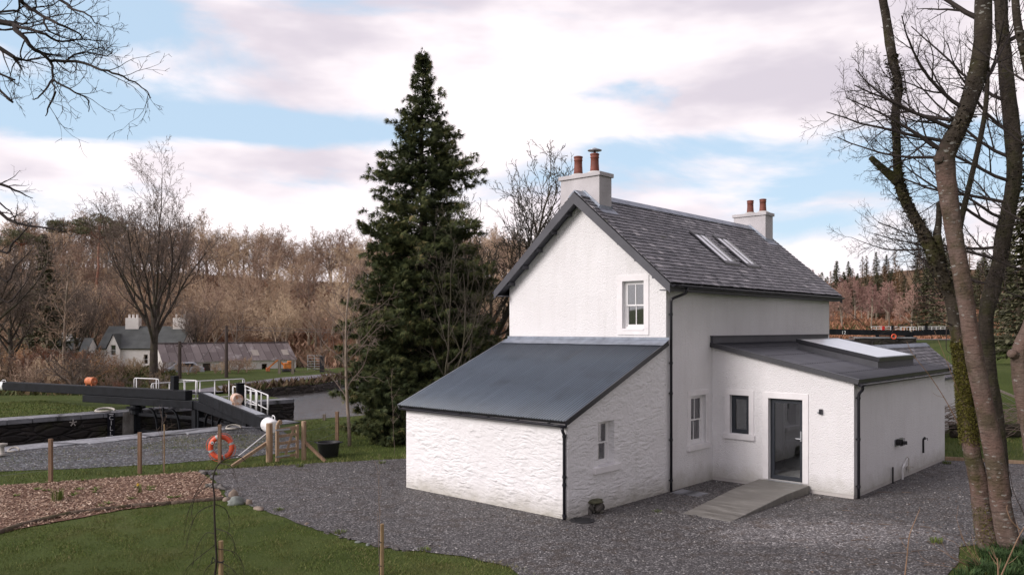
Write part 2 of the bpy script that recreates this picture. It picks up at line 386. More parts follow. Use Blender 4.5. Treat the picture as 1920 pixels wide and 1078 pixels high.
def blade(nt, N, L, b):
    a = n_attr(N); v = n_vec(N, L)
    c = n_ramp(N, L, a, [(0, (.070, .112, .022)), (.55, (.125, .172, .038)), (.8, (.175, .200, .060)), (1, (.33, .28, .14))])
    pat = n_rng(N, L, n_noise(N, L, v, .9, 4, .6), .42, .66, 0, .65)
    c = n_mix(N, L, pat, c, (.150, .150, .050)); c = n_mix(N, L, n_rng(N, L, n_noise(N, L, v, 2.6, 5, .7), .58, .72, 0, .75), c, (.075, .060, .030))
    L.new(c, b.inputs['Base Color']); b.inputs['Roughness'].default_value = .75; b.inputs['Specular IOR Level'].default_value = .2
    b.inputs['Subsurface Weight'].default_value = 0
M['blade'] = mat('grass_blade', blade)
def chips(nt, N, L, b):
    a = n_attr(N)
    c = n_ramp(N, L, a, [(0, (.13, .075, .048)), (.4, (.33, .215, .145)), (.75, (.52, .37, .27)), (1, (.68, .56, .44))])
    L.new(c, b.inputs['Base Color']); b.inputs['Roughness'].default_value = .85
M['chips'] = mat('bark_chips', chips)
M['soil'] = simple('bark_soil', (.17, .09, .058), .95, var=.5, scale=24, bump=1, bscale=50, bdist=.03)
def stone_fn(lo, hi, blocks=(1.1, 1.1, 3.5), mossy=.4, white=.3):
    def fn(nt, N, L, b):
        v = n_vec(N, L)
        wob = N.new('ShaderNodeTexNoise'); wob.inputs['Scale'].default_value = 1.5; L.new(v, wob.inputs['Vector'])
        add = N.new('ShaderNodeVectorMath'); add.operation = 'MULTIPLY_ADD'; L.new(wob.outputs['Color'], add.inputs[0]); add.inputs[1].default_value = (.3, .3, .15); L.new(v, add.inputs[2])
        mp = N.new('ShaderNodeMapping'); mp.inputs['Scale'].default_value = blocks; L.new(add.outputs[0], mp.inputs[0])
        e = n_vor(N, L, mp.outputs[0], 1.0, 'DISTANCE_TO_EDGE'); vo = N.new('ShaderNodeTexVoronoi'); L.new(mp.outputs[0], vo.inputs['Vector']); vo.inputs['Scale'].default_value = 1
        sp = N.new('ShaderNodeSeparateColor'); L.new(vo.outputs['Color'], sp.inputs[0])
        f = n_noise(N, L, v, 3, 7, .65)
        c = n_mix(N, L, sp.outputs[0], lo, hi); c = n_mix(N, L, n_rng(N, L, f, .3, .7, .6, 0), c, tuple(k * .4 for k in lo))
        c = n_mix(N, L, n_rng(N, L, e, 0, .07, .9, 0), c, tuple(k * .15 for k in lo))
        c = n_mix(N, L, n_rng(N, L, n_noise(N, L, v, 1.2, 5), .55, .68, 0, mossy), c, (.05, .055, .012))
        c = n_mix(N, L, n_rng(N, L, n_noise(N, L, v, 5, 3), .68, .72, 0, white), c, (.45, .44, .42))
        L.new(c, b.inputs['Base Color']); b.inputs['Roughness'].default_value = .75
        h = n_math(N, L, 'ADD', n_rng(N, L, e, 0, .15), f); n_bump(N, L, h, 1, .06, b)
    return fn
M['wet_stone'] = mat('dark_wet_stone', stone_fn((.020, .016, .014), (.050, .041, .036), white=.15))
M['pier_stone'] = mat('dark_pier_stone', stone_fn((.045, .036, .030), (.10, .08, .07), mossy=.2, white=.4))
M['coping'] = mat('worn_coping_stone', stone_fn((.22, .225, .24), (.40, .41, .44), (.35, .35, .35), .25, .3))
M['rock'] = mat('rock', stone_fn((.12, .11, .10), (.24, .22, .20), (2, 2, 2), .5, .4))
M['white_stone'] = M['rubble']
def farm_wall(nt, N, L, b):
    v = n_vec(N, L); f = n_noise(N, L, v, 1.2, 7, .7)
    L.new(n_ramp(N, L, f, [(.3, (.50, .46, .41)), (.42, (.78, .74, .69)), (.7, (.86, .83, .79))]), b.inputs['Base Color']); b.inputs['Roughness'].default_value = .9
M['farm_wall'] = mat('weathered_whitewash', farm_wall)
def shed_roof(nt, N, L, b):
    v = n_vec(N, L, scale=(1, 1, 1)); a = n_attr(N); f = n_noise(N, L, v, .9, 7, .7)
    c = n_mix(N, L, a, (.11, .085, .082), (.20, .165, .16)); c = n_mix(N, L, n_rng(N, L, f, .56, .62, 0, .7), c, (.33, .30, .29))
    L.new(c, b.inputs['Base Color']); b.inputs['Roughness'].default_value = .7
M['shed_roof'] = mat('old_sheet_roof', shed_roof)
M['old_slate'] = simple('old_mossy_slate', (.075, .082, .078), .6, var=.3, scale=1)
def beam_paint(nt, N, L, b):
    v = n_vec(N, L); f = n_noise(N, L, v, 2.5, 6, .6)
    L.new(n_ramp(N, L, f, [(.35, (.008, .009, .011)), (.7, (.017, .019, .023))]), b.inputs['Base Color']); b.inputs['Specular IOR Level'].default_value = .14
    L.new(n_rng(N, L, f, .3, .7, .45, .7), b.inputs['Roughness']); n_bump(N, L, n_noise(N, L, v, 12, 4), .25, .004, b)
M['beam'] = mat('black_beam_paint', beam_paint)
def rusty(nt, N, L, b):
    v = n_vec(N, L); f = n_noise(N, L, v, 4, 6, .65)
    L.new(n_ramp(N, L, f, [(.35, (.42, .10, .03)), (.55, (.62, .20, .08)), (.68, (.66, .52, .42))]), b.inputs['Base Color']); b.inputs['Roughness'].default_value = .7
M['rust'] = mat('rusty_orange_drum', rusty)
def rusty2(nt, N, L, b):
    v = n_vec(N, L); f = n_noise(N, L, v, 5, 6, .65)
    L.new(n_ramp(N, L, f, [(.38, (.50, .22, .10)), (.52, (.66, .48, .38)), (.66, (.72, .66, .60))]), b.inputs['Base Color']); b.inputs['Roughness'].default_value = .7
M['rust_pale'] = mat('pale_rusty_drum', rusty2)
def water(nt, N, L, b):
    v = n_vec(N, L, scale=(.8, .8, 1)); b.inputs['Base Color'].default_value = (.022, .019, .015, 1); b.inputs['Roughness'].default_value = .22
    b.inputs['Specular IOR Level'].default_value = .8; b.inputs['IOR'].default_value = 1.75
    n_bump(N, L, n_noise(N, L, n_vec(N, L, scale=(.45, 1.8, 1), rot=(0, 0, .25)), 1.5, 4, .55, .8), .55, .10, b)
M['water'] = mat('canal_water', water)
def wood(name, lo, hi):
    def fn(nt, N, L, b):
        v = n_vec(N, L, scale=(14, 14, 1.2)); f = n_noise(N, L, v, 1.4, 6, .6)
        L.new(n_ramp(N, L, f, [(.3, lo), (.7, hi)]), b.inputs['Base Color']); b.inputs['Roughness'].default_value = .8; n_bump(N, L, f, .4, .006, b)
    return mat(name, fn)
M['post_wood'] = wood('fence_post_wood', (.15, .088, .052), (.26, .165, .105))
M['gate_wood'] = wood('pale_gate_wood', (.26, .17, .105), (.42, .30, .20))
M['old_wood'] = wood('weathered_wood', (.10, .08, .06), (.26, .22, .18))
M['cane'] = wood('cane', (.28, .18, .09), (.42, .30, .17))
M['pole_wood'] = wood('pole_wood', (.055, .038, .032), (.10, .075, .065))
def buoy(nt, N, L, b):
    v = n_vec(N, L); f = n_noise(N, L, v, 6, 5)
    L.new(n_ramp(N, L, f, [(.35, (.62, .075, .030)), (.65, (.80, .14, .065))]), b.inputs['Base Color']); b.inputs['Roughness'].default_value = .45
M['buoy'] = mat('lifebuoy_orange', buoy)
M['tape'] = simple('reflective_tape', (.40, .42, .42), .35, var=.1)
M['ink'] = simple('black_ink', (.03, .01, .01), .6)
M['yellow'] = simple('daffodil_yellow', (.75, .50, .02), .6)
M['orange'] = simple('orange_machine_paint', (.60, .20, .04), .5, var=.3)
M['red'] = simple('red_paint', (.50, .02, .02), .5)
M['bluecar'] = simple('silver_car_paint', (.40, .42, .46), .25)
def bark(name, lo, hi, lich=.3, mossy=.3, mosscol=(.06, .065, .012), pink=None, obj_rand=0., lscale=9, bs=14, sc=1.0, top=None):
    def fn(nt, N, L, b):
        v = n_vec(N, L, scale=(sc, sc, sc)); f = n_noise(N, L, n_vec(N, L, scale=(3 * sc, 3 * sc, .9 * sc)), 2.2, 7, .65)
        c = n_ramp(N, L, f, [(.3, lo), (.7, hi)])
        if pink: c = n_mix(N, L, n_rng(N, L, n_noise(N, L, v, 1.6, 4), .4, .6, 0, .8), c, pink)
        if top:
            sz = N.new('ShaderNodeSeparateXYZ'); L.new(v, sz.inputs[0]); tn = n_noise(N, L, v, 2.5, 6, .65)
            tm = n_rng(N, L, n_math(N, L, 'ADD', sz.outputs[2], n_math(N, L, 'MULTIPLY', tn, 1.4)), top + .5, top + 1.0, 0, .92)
            c = n_mix(N, L, tm, c, n_ramp(N, L, tn, [(.35, (.022, .019, .014)), (.65, (.055, .047, .034))]))  # upper stem darkened: backlit shade painted in, together with dark lichened bark
        if mossy: c = n_mix(N, L, n_rng(N, L, n_noise(N, L, v, 1.3, 6, .62), .50, .60, 0, mossy), c, mosscol)
        if lich:
            lv = n_vec(N, L, scale=(sc, sc, 2.0 * sc)); ln_ = n_math(N, L, 'ADD', n_noise(N, L, lv, lscale, 5, .7), n_math(N, L, 'MULTIPLY', n_noise(N, L, v, 1.1, 3), .22))
            c = n_mix(N, L, n_rng(N, L, ln_, .74, .79, 0, lich * .75), c, (.30, .30, .28))
            if lscale == 7:
                vo = N.new('ShaderNodeTexVoronoi'); vo.inputs['Scale'].default_value = 7.5; wv_ = N.new('ShaderNodeVectorMath'); wv_.operation = 'MULTIPLY_ADD'; nn_ = N.new('ShaderNodeTexNoise'); nn_.inputs['Scale'].default_value = 14; L.new(v, nn_.inputs['Vector'])
                L.new(nn_.outputs['Color'], wv_.inputs[0]); wv_.inputs[1].default_value = (.07, .07, .05); L.new(v, wv_.inputs[2]); mp = N.new('ShaderNodeMapping'); mp.inputs['Scale'].default_value = (1, 1, 2.3); L.new(wv_.outputs[0], mp.inputs[0]); L.new(mp.outputs[0], vo.inputs['Vector'])
                sp_ = N.new('ShaderNodeSeparateColor'); L.new(vo.outputs['Color'], sp_.inputs[0]); thr = n_rng(N, L, sp_.outputs[1], .45, 1, .0, .36)
                c = n_mix(N, L, n_math(N, L, 'MULTIPLY', n_math(N, L, 'LESS_THAN', vo.outputs['Distance'], thr), .55), c, (.33, .33, .30))
            c = n_mix(N, L, n_rng(N, L, n_noise(N, L, n_vec(N, L, scale=(3 * sc, 3 * sc, 12 * sc)), 1.6, 4, .6), .55, .66, 0, .5), c, tuple(k * .5 for k in lo))
        if obj_rand:
            oi = N.new('ShaderNodeObjectInfo'); hs = N.new('ShaderNodeHueSaturation')
            L.new(n_rng(N, L, oi.outputs['Random'], 0, 1, .485, .515), hs.inputs['Hue']); L.new(n_rng(N, L, oi.outputs['Random'], 0, 1, 1 - obj_rand, 1 + obj_rand), hs.inputs['Value'])
            L.new(c, hs.inputs['Color']); c = hs.outputs[0]
        L.new(c, b.inputs['Base Color']); b.inputs['Roughness'].default_value = .9; b.inputs['Specular IOR Level'].default_value = .2
        if bs: n_bump(N, L, n_math(N, L, 'ADD', n_noise(N, L, v, bs, 7, .72), n_noise(N, L, n_vec(N, L, scale=(3, 3, 9)), 2.5, 5, .6)), 1.0, .035, b)
    return mat(name, fn)
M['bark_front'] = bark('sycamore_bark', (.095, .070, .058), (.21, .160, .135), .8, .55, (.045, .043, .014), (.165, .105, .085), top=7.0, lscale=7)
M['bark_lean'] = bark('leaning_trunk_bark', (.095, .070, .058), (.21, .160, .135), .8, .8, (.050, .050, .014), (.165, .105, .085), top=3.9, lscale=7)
M['bark_dark'] = bark('dark_lichen_bark', (.020, .017, .013), (.065, .052, .040), .35, .55, (.035, .036, .012))
M['twig'] = simple('dark_twigs', (.030, .022, .019), .9, var=.3)
M['bark_oak'] = bark('grey_oak_bark', (.045, .036, .030), (.12, .10, .085), .35, .3)
M['twig_oak'] = simple('brown_twigs', (.18, .138, .112), .9, var=.3)
M['twig_grey'] = bark('lichened_twigs', (.045, .038, .030), (.12, .105, .085), .5, .3, lscale=4, bs=0)
M['bark_hill'] = bark('hill_bark', (.20, .155, .12), (.38, .31, .25), .3, .25, obj_rand=.3, bs=0)
M['twig_hill'] = bark('hill_twigs', (.32, .225, .16), (.50, .375, .275), 0, 0, obj_rand=.35, bs=0)
M['twig_orange'] = bark('orange_scrub', (.27, .145, .085), (.42, .25, .155), 0, 0, obj_rand=.35, bs=0)
M['twig_pink'] = bark('pink_birch_twigs', (.27, .155, .13), (.39, .25, .21), 0, 0, obj_rand=.2, bs=0)
def foliage(name, stops, obj_rand=0.):
    def fn(nt, N, L, b):
        a = n_attr(N); c = n_ramp(N, L, a, stops)
        if obj_rand:
            oi = N.new('ShaderNodeObjectInfo'); hs = N.new('ShaderNodeHueSaturation')
            L.new(n_rng(N, L, oi.outputs['Random'], 0, 1, 1 - obj_rand, 1 + obj_rand), hs.inputs['Value']); L.new(c, hs.inputs['Color']); c = hs.outputs[0]
        L.new(c, b.inputs['Base Color']); b.inputs['Roughness'].default_value = .7; b.inputs['Specular IOR Level'].default_value = .2
    return mat(name, fn)
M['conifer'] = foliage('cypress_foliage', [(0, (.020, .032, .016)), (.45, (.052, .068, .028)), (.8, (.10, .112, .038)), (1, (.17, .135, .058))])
M['spruce'] = foliage('spruce_foliage', [(0, (.065, .078, .040)), (1, (.23, .22, .13))], .3)
M['spruce_sun'] = foliage('sunlit_larch_foliage', [(0, (.26, .17, .10)), (1, (.42, .30, .19))], .3)  # orange sunlight on the hill is put into this conifer colour
M['ivy'] = foliage('ivy_leaves', [(0, (.020, .016, .011)), (.6, (.045, .035, .022)), (1, (.075, .065, .035))])
M['mossleaf'] = foliage('moss_tufts', [(0, (.060, .058, .012)), (1, (.15, .135, .030))])
M['heather'] = mat('hillside_ground', grass_ground((.15, .095, .06), (.23, .15, .095), (.26, .19, .11)))

# ---------------------------------------------------------------- terrain
LD = Vector((.68, .733, 0)); FD = Vector((.67, .742, 0))
def NL(t): return Vector((-17.36, 27.45, 0)) + LD * t       # chamber edge of the near lock wall
def FL(t): return Vector((-18.4, 39.6, 0)) + FD * t         # chamber edge of the far lock wall
CANAL = [NL(-30), NL(8.5), NL(11), (-7.8, 37.2), (-4, 39.8), (2, 44.5), (8, 52), (10, 62), (12, 80), (6, 95), (-4, 92), (-12, 83), (-13.4, 78),
         (-14.8, 72.3), (-15.5, 65.5), (-18, 62), (-18.8, 55), (-13.7, 47.5), (-12.4, 46.2), FL(0), FL(-40)]
CANAL = [(p[0], p[1]) for p in CANAL]
def inpoly(x, y, P):
    c = False; j = len(P) - 1
    for i in range(len(P)):
        if (P[i][1] > y) != (P[j][1] > y) and x < (P[j][0] - P[i][0]) * (y - P[i][1]) / (P[j][1] - P[i][1]) + P[i][0]: c = not c
        j = i
    return c
def H(x, y):
    z = 0.0
    z -= .42 * sm(46, 60, y) * (1 - sm(2, 14, x)) * (1 - sm(95, 105, y))
    z += (1.9 * sm(32.5, 43, y) + 1.05 * sm(43, 72, y)) * sm(8, 14, x)
    hl = 12.6 * sm(96, 160, y + .10 * x) * (1 - sm(10, 60, x)) * (1 - .5 * sm(185, 260, y))
    hl *= 1 + .06 * math.sin(x * .05) + .12 * (1 - sm(-70, -30, x))
    hr = (1.5 * sm(90, 120, y) + 4 * sm(120, 170, y)) * sm(10, 60, x) + 13 * sm(160, 245, y) * sm(74, 122, x)
    z += hl + hr
    z -= 1.5 * sm(48, 58, y) * (1 - sm(72.5, 76, y)) * sm(18, 24, x) * (1 - sm(34, 38, x))
    z += 20 * sm(-45, -170, y) * (1 + .25 * math.sin(x * .03)) if y < -45 else 0  # unseen hill behind the camera, added to darken reflections in the glass
    if y > 90: z += 1.2 * noise.noise(Vector((x * .05, y * .05, 0))) * sm(90, 120, y)
    z += max(2.1 * sm(0, 8.5, 10.5 - y), 2.3 * sm(0, 6.5, .5 * (x - 8.8) + .7 * (13.8 - y)))
    return z
def make_terrain():
    pts = []
    def grid(x0, x1, y0, y1, st, skip=None):
        nx = int((x1 - x0) / st) + 1; ny = int((y1 - y0) / st) + 1
        for i in range(nx):
            for j in range(ny):
                x = x0 + i * st; y = y0 + j * st
                if skip and skip(x, y): continue
                pts.append((x + (i + j) % 2 * .01, y))
    inn = lambda x, y: -26 < x < 26 and -4 < y < 46
    mid = lambda x, y: -130 < x < 150 and -20 < y < 290
    grid(-26, 26, -4, 46, 1.0); grid(-130, 150, -20, 290, 5.0, lambda x, y: -27 < x < 27 and -5 < y < 47); grid(-1500, 1500, -900, 2100, 100, lambda x, y: -132 < x < 152 and -22 < y < 292)
    pts2 = [Vector(p) for p in pts if min((p[0] - q[0]) ** 2 + (p[1] - q[1]) ** 2 for q in CANAL) > .05]
    n = len(pts2); cp = []
    for a, b in zip(CANAL, CANAL[1:] + CANAL[:1]):
        k = max(1, int(math.dist(a, b) / 1.5))
        for i in range(k): cp.append(Vector((a[0] + (b[0] - a[0]) * i / k, a[1] + (b[1] - a[1]) * i / k)))
    m = len(cp); edges = [(n + i, n + (i + 1) % m) for i in range(m)]
    vo, eo, fo, *_ = geometry.delaunay_2d_cdt(pts2 + cp, edges, [], 0, 1e-4)
    mb = MB(); mb.v = [(v.x, v.y, H(v.x, v.y)) for v in vo]
    for f in fo:
        cx = sum(vo[i].x for i in f) / 3; cy = sum(vo[i].y for i in f) / 3
        if inpoly(cx, cy, CANAL): continue
        mb.face(tuple(f), 1 if (cy > 92 and not (cx > 20 and cy < 120)) else 0)
    return mb.build('ground', [M['grass'], M['heather']], smooth=True, kind='structure')
make_terrain()
def sheet(name, P, m, z, thick=0):
    """a flat region of ground with a slightly ragged edge"""
    Q = []
    for a, b in zip(P, P[1:] + P[:1]):
        k = max(1, int(math.dist(a, b) / .25))
        for i in range(k):
            x = a[0] + (b[0] - a[0]) * i / k; y = a[1] + (b[1] - a[1]) * i / k
            Q.append((x + .10 * noise.noise(Vector((x * 2.3, y * 2.3, 0))) + .04 * noise.noise(Vector((x * 9, y * 9, 5))), y + .10 * noise.noise(Vector((x * 2.3, y * 2.3, 9)))))
    mb = MB(); mb.v = [(x, y, z) for x, y in Q]
    for t in geometry.tessellate_polygon([[Vector((x, y, 0)) for x, y in Q]]):
        a, b, c = (Q[i] for i in t)
        mb.face(t if (b[0] - a[0]) * (c[1] - a[1]) - (b[1] - a[1]) * (c[0] - a[0]) > 0 else t[::-1])
    return mb.build(name, m, kind='structure'), Q
LAWN = [(-6.88, 19.2), (-8.67, 17.95), (-10.12, 15.95), (-12, 13.6), (-14, 10.8), (.4, 12.4), (-.1, 13.6), (-.94, 14.33), (-2.56, 14.92), (-4.35, 16.53), (-6.28, 18.69)]
BED = [(-13.6, 20.6), (-11, 21.75), (-8.88, 22.85), (-8.1, 21.7), (-7.4, 20.4), (-6.88, 19.3), (-8.67, 18.05), (-10.12, 16.05), (-12, 13.7), (-14.2, 11)]
YARD = [(-6.25, 18.85), (-4.3, 16.65), (-2.5, 15.0), (-.9, 14.4), (0, 13.7), (.5, 12.4), (6.4, 12.5), (7.5, 13.7), (8.3, 15.0), (10.5, 15.6), (15, 17.0), (24, 19), (24, 21.1), (15.3, 24.15), (13.3, 24.85),
        (7, 31.5), (2, 28.5), (-1, 26.6), (-3.32, 25.2), (-5.79, 24.4), (-8.83, 23.15), (-8.0, 21.7), (-7.25, 20.4), (-6.8, 19.35)]
LOCKG = [(-20, 22.3), (-15.6, 22.7), (-12.5, 23.4), (-10.2, 24.3), (-8.2, 25.6), (-7.2, 26.6), (-7.0, 28), (-8.6, 31), (-9.6, 33.2), (-11.0, 33.0), (-12.2, 31.6), (-16.4, 27.2), (-20, 23.4), (-24, 19.2), (-24, 18)]
def gravel_patch():
    nt = M['gravel'].node_tree; N = nt.nodes; L = nt.links; b = N['Principled BSDF']
    old = b.inputs['Base Color'].links[0].from_socket
    t = N.new('ShaderNodeTexCoord'); mp = N.new('ShaderNodeMapping'); mp.inputs['Location'].default_value = (-6.2 / 2.3, -16.1 / 1.15, 0); mp.inputs['Scale'].default_value = (1 / 2.3, 1 / 1.15, 0)
    L.new(t.outputs['Object'], mp.inputs[0]); ln = N.new('ShaderNodeVectorMath'); ln.operation = 'LENGTH'; L.new(mp.outputs[0], ln.inputs[0])
    nz = n_noise(N, L, t.outputs['Object'], 1.6, 5)
    f = n_rng(N, L, n_math(N, L, 'ADD', ln.outputs['Value'], n_math(N, L, 'MULTIPLY', n_math(N, L, 'SUBTRACT', nz, .5), 1.3)), .6, 1.25, .62, 0, True)
    L.new(n_mix(N, L, f, old, (2.5, 2.5, 2.5), 'MULTIPLY'), b.inputs['Base Color'])
gravel_patch()
sheet('gravel_yard', YARD, M['gravel'], .014); sheet('lawn', LAWN, M['lawn'], .010); sheet('bark_bed', BED, M['soil'], .020)
sheet('lock_side_gravel', LOCKG, M['lock_gravel'], .012)
# towpath and its gravel, following the terrain
def strip(name, C, w, m, dz):
    mb = MB(); P = []
    C = [Vector(c) for c in C]; D = []
    for a, b in zip(C, C[1:]):
        k = max(1, int((b - a).length / 2))
        for i in range(k): D.append(a + (b - a) * i / k)
    D.append(C[-1])
    for i, p in enumerate(D):
        t = (D[min(i + 1, len(D) - 1)] - D[max(i - 1, 0)]).normalized(); s = Vector((t.y, -t.x))
        for k in (-1, -.5, 0, .5, 1):
            q = p + s * (k * w / 2 * (1 + .1 * noise.noise(Vector((i * .7, k, 0))))); mb.v.append((q.x, q.y, H(q.x, q.y) + dz))
    for i in range(len(D) - 1):
        for k in range(4): mb.face((i * 5 + k, i * 5 + k + 1, i * 5 + k + 6, i * 5 + k + 5)[::-1])
    return mb.build(name, m, kind='structure')
tp = [G(x, y, -.42) for x, y in ((360, 745), (420, 733), (480, 722), (560, 711), (620, 706), (690, 700))]
strip('towpath', [(p.x, p.y) for p in tp] + [(-8, 95)], 3.4, simple('towpath_grit', (.20, .19, .205), .9, var=.3), .14)
strip('yard_path', [(26, 74), (30, 78), (45, 80)], 4, bpy.data.materials['towpath_grit'], .05)
# water
def flat(name, P, m, z):
    mb = MB(); mb.v = [(x, y, z) for x, y in P]
    for t in geometry.tessellate_polygon([[Vector((x, y, 0)) for x, y in P]]): mb.face(tuple(t))
    o = mb.build(name, m, kind='structure')
    return o
gateA, gateB, mitre = FL(0), NL(8.55), Vector((-14.6, 37.7, 0))
UP = [(gateB.x, gateB.y)] + CANAL[2:19] + [(gateA.x, gateA.y), (mitre.x, mitre.y)]
LOW = [CANAL[0], (gateB.x, gateB.y), (mitre.x, mitre.y), (gateA.x, gateA.y), CANAL[-1]]
flat('canal_water', UP, M['water'], -1.0); flat('lock_chamber_water', LOW, M['water'], -3.4)
flat('canal_bed', CANAL, M['wet_stone'], -5.0)

# lock walls and canal banks
def wall_run(name, P, m, cap, label, cat='wall', width=1.0, ztop=.05, zb=-5.0, side=1, capm=None, rough=.06, group=None):
    """a retaining wall along P (chamber face), with its run of coping stones"""
    P = [Vector((p[0], p[1], 0)) for p in P]; D = []
    for a, b in zip(P, P[1:]):
        k = max(1, int((b - a).length / .5))
        for i in range(k): D.append(a + (b - a) * i / k)
    D.append(P[-1]); w = MB(); nz = 10; f2 = []
    nrm = []
    for i, p in enumerate(D):
        t = (D[min(i + 1, len(D) - 1)] - D[max(i - 1, 0)]).normalized(); nrm.append(Vector((t.y, -t.x, 0)) * side)
    for i, p in enumerate(D):
        for k in range(nz + 1):
            z = ztop - .04 + H(p.x, p.y) + (zb - ztop) * (k / nz) ** 1.5
            q = p - nrm[i] * (rough * noise.noise(Vector((p.x * 1.3, p.y * 1.3, z * 3)))) + nrm[i] * .02; w.v.append((q.x, q.y, z))
    for i in range(len(D) - 1):
        for k in range(nz):
            a = i * (nz + 1) + k; w.face((a, a + 1, a + nz + 2, a + nz + 1))
    e = empty(name, (0, 0, 0), label=label, cat=cat, group=group)
    w.build('stone_face', m, e, smooth=True)
    if cap:
        c = MB(); i = 0
        while i < len(D) - 1:
            j = min(len(D) - 1, i + rng.choice((2, 2, 3))); a, b = D[i], D[j]; c.cv = rng.random()
            t = (b - a).normalized(); s = nrm[i]; wd = width * rng.uniform(.85, 1.1); zz = ztop + H(a.x, a.y) + rng.uniform(-.012, .012)
            q = [a + t * .012 - s * .05, b - t * .012 - s * .05, b - t * .012 + s * wd, a + t * .012 + s * wd]
            c.prism([(v.x, v.y) for v in q], zz - .22, zz); i = j
        c.build('coping', capm or M['coping'], e, bevel=.02)
    return e
wall_run('lock_wall', [NL(-30), NL(11)], M['wet_stone'], True, 'nearer lock chamber wall with wide pale coping beside the gravel path', side=1, width=1.25)
wall_run('lock_wall', [FL(8.9), FL(0), FL(-40)], M['wet_stone'], True, 'far lock chamber wall of dark wet stone below the grass', side=1, width=1.1)
wall_run('quay_wall', [(-18.8, 55), (-13.7, 47.5), FL(8.9)], M['pier_stone'], False, 'blunt mossy end of the dark stone pier in the canal', side=1, rough=.12)
wall_run('canal_bank', [(6, 95), (-4, 92), (-12, 83), (-13.4, 78), (-14.8, 72.3), (-15.5, 65.5), (-18, 62), (-18.8, 55)], M['pier_stone'], False, 'rough stony far bank of the canal under brown weeds', cat='bank', side=1, rough=.35)
wall_run('canal_bank', [NL(11), (-7.8, 37.2), (-4, 39.8), (2, 44.5), (8, 52), (10, 62), (12, 80), (6, 95)], M['pier_stone'], False, 'near grassy bank of the canal beside the tall evergreen', cat='bank', side=1, rough=.2)

# ---------------------------------------------------------------- blades, chips and loose stones
def tris(name, P, var, m, kind='stuff', parent=None, smooth=False, **t):
    """P: (n,3,3) triangle corners as one mesh"""
    n = len(P); me = bpy.data.meshes.new(name); me.vertices.add(n * 3); me.vertices.foreach_set('co', P.reshape(-1).astype(np.float32))
    me.loops.add(n * 3); me.loops.foreach_set('vertex_index', np.arange(n * 3, dtype=np.int32)); me.polygons.add(n)
    me.polygons.foreach_set('loop_start', (np.arange(n) * 3).astype(np.int32)); me.update(calc_edges=True)
    a = me.attributes.new('var', 'FLOAT', 'FACE'); a.data.foreach_set('value', var.astype(np.float32))
    me.materials.append(m); o = bpy.data.objects.new(name, me); COL.objects.link(o)
    if parent: o.parent = parent
    return tag(o, kind=kind, **t)
nr = np.random.default_rng(3)
def pip(X, Y, P):
    c = np.zeros(len(X), bool); j = len(P) - 1
    for i in range(len(P)):
        xi, yi = P[i][:2]; xj, yj = P[j][:2]
        c ^= ((yi > Y) != (yj > Y)) & (X < (xj - xi) * (Y - yi) / (yj - yi + 1e-12) + xi); j = i
    return c
def scatter(P, n, excl=(), dens=None):
    xs = [p[0] for p in P]; ys = [p[1] for p in P]
    X = nr.uniform(min(xs), max(xs), n); Y = nr.uniform(min(ys), max(ys), n); k = pip(X, Y, P)
    for e in excl: k &= ~pip(X, Y, e)
    return X[k], Y[k]
def blades(name, regs, m=None, kind='stuff', parent=None, **t):
    out = []; var = []
    for P, n, h, w, lean, excl, dead in regs:
        X, Y = scatter(P, n, excl); k = len(X)
        # clumpiness
        cl = np.array([noise.noise(Vector((x * 1.7, y * 1.7, 3))) for x, y in zip(X, Y)])
        keep = nr.random(k) < np.clip(.75 + cl * .9, .15, 1); X, Y, cl = X[keep], Y[keep], cl[keep]; k = len(X)
        Z = np.array([H(x, y) for x, y in zip(X, Y)]); hh = h * nr.uniform(.5, 1.25, k) * (1 + .5 * cl); a = nr.uniform(0, 6.283, k); b = nr.uniform(0, 6.283, k); ln = lean * hh * nr.uniform(.2, 1.2, k)
        ww = w * nr.uniform(.7, 1.3, k)
        T = np.zeros((k, 3, 3)); T[:, 0] = np.stack([X - np.cos(a) * ww / 2, Y - np.sin(a) * ww / 2, Z], 1); T[:, 1] = np.stack([X + np.cos(a) * ww / 2, Y + np.sin(a) * ww / 2, Z], 1)
        T[:, 2] = np.stack([X + np.cos(b) * ln, Y + np.sin(b) * ln, Z + hh], 1); out.append(T)
        v = nr.uniform(0, .75, k); v[nr.random(k) < dead] = nr.uniform(.8, 1); var.append(np.clip(v + cl * .2, 0, 1))
    return tris(name, np.concatenate(out), np.concatenate(var), m or M['blade'], kind=kind, parent=parent, **t)
SHOW = lambda q: True
VERGE = [(-18, 19.5), (-13.4, 20.7), (-11, 21.8), (-8.9, 22.95), (-8.7, 23.25), (-5.8, 24.5), (-3.3, 25.3), (-1, 26.8), (-2.5, 33), (-4, 39.2), (-7.8, 36.8), (-9.3, 35), (-9, 33.4), (-8.3, 31), (-6.9, 28), (-7.1, 26.6), (-8.2, 25.5), (-10.2, 24.2), (-12.5, 23.3), (-15.6, 22.6), (-20, 22.1)]
YEDGE = [(-9.0, 22.9), (-8.8, 23.4), (-5.8, 24.75), (-3.2, 25.6), (-1, 27), (-1, 26.6), (-3.3, 25.1), (-5.8, 24.2)]
PATHED = [(-19, 22.0), (-12.5, 23.2), (-8.2, 25.4), (-7.0, 27), (-7.3, 27.6), (-8.6, 26.1), (-12.5, 24.2), (-19, 23.2)]
MUD = [(-3.2, 15.1), (-.9, 14.45), (.2, 13.7), (.9, 12.6), (-.6, 12.5), (-2.6, 13.6)]
LPATCH = [(-19, 22.6), (-14, 24.4), (-9.5, 26.5), (-10.5, 29), (-14.5, 27.4), (-19, 24)]
GPATCH = [(-13, 27.2), (-8, 27.2), (-8.5, 31), (-12.5, 30.6)]
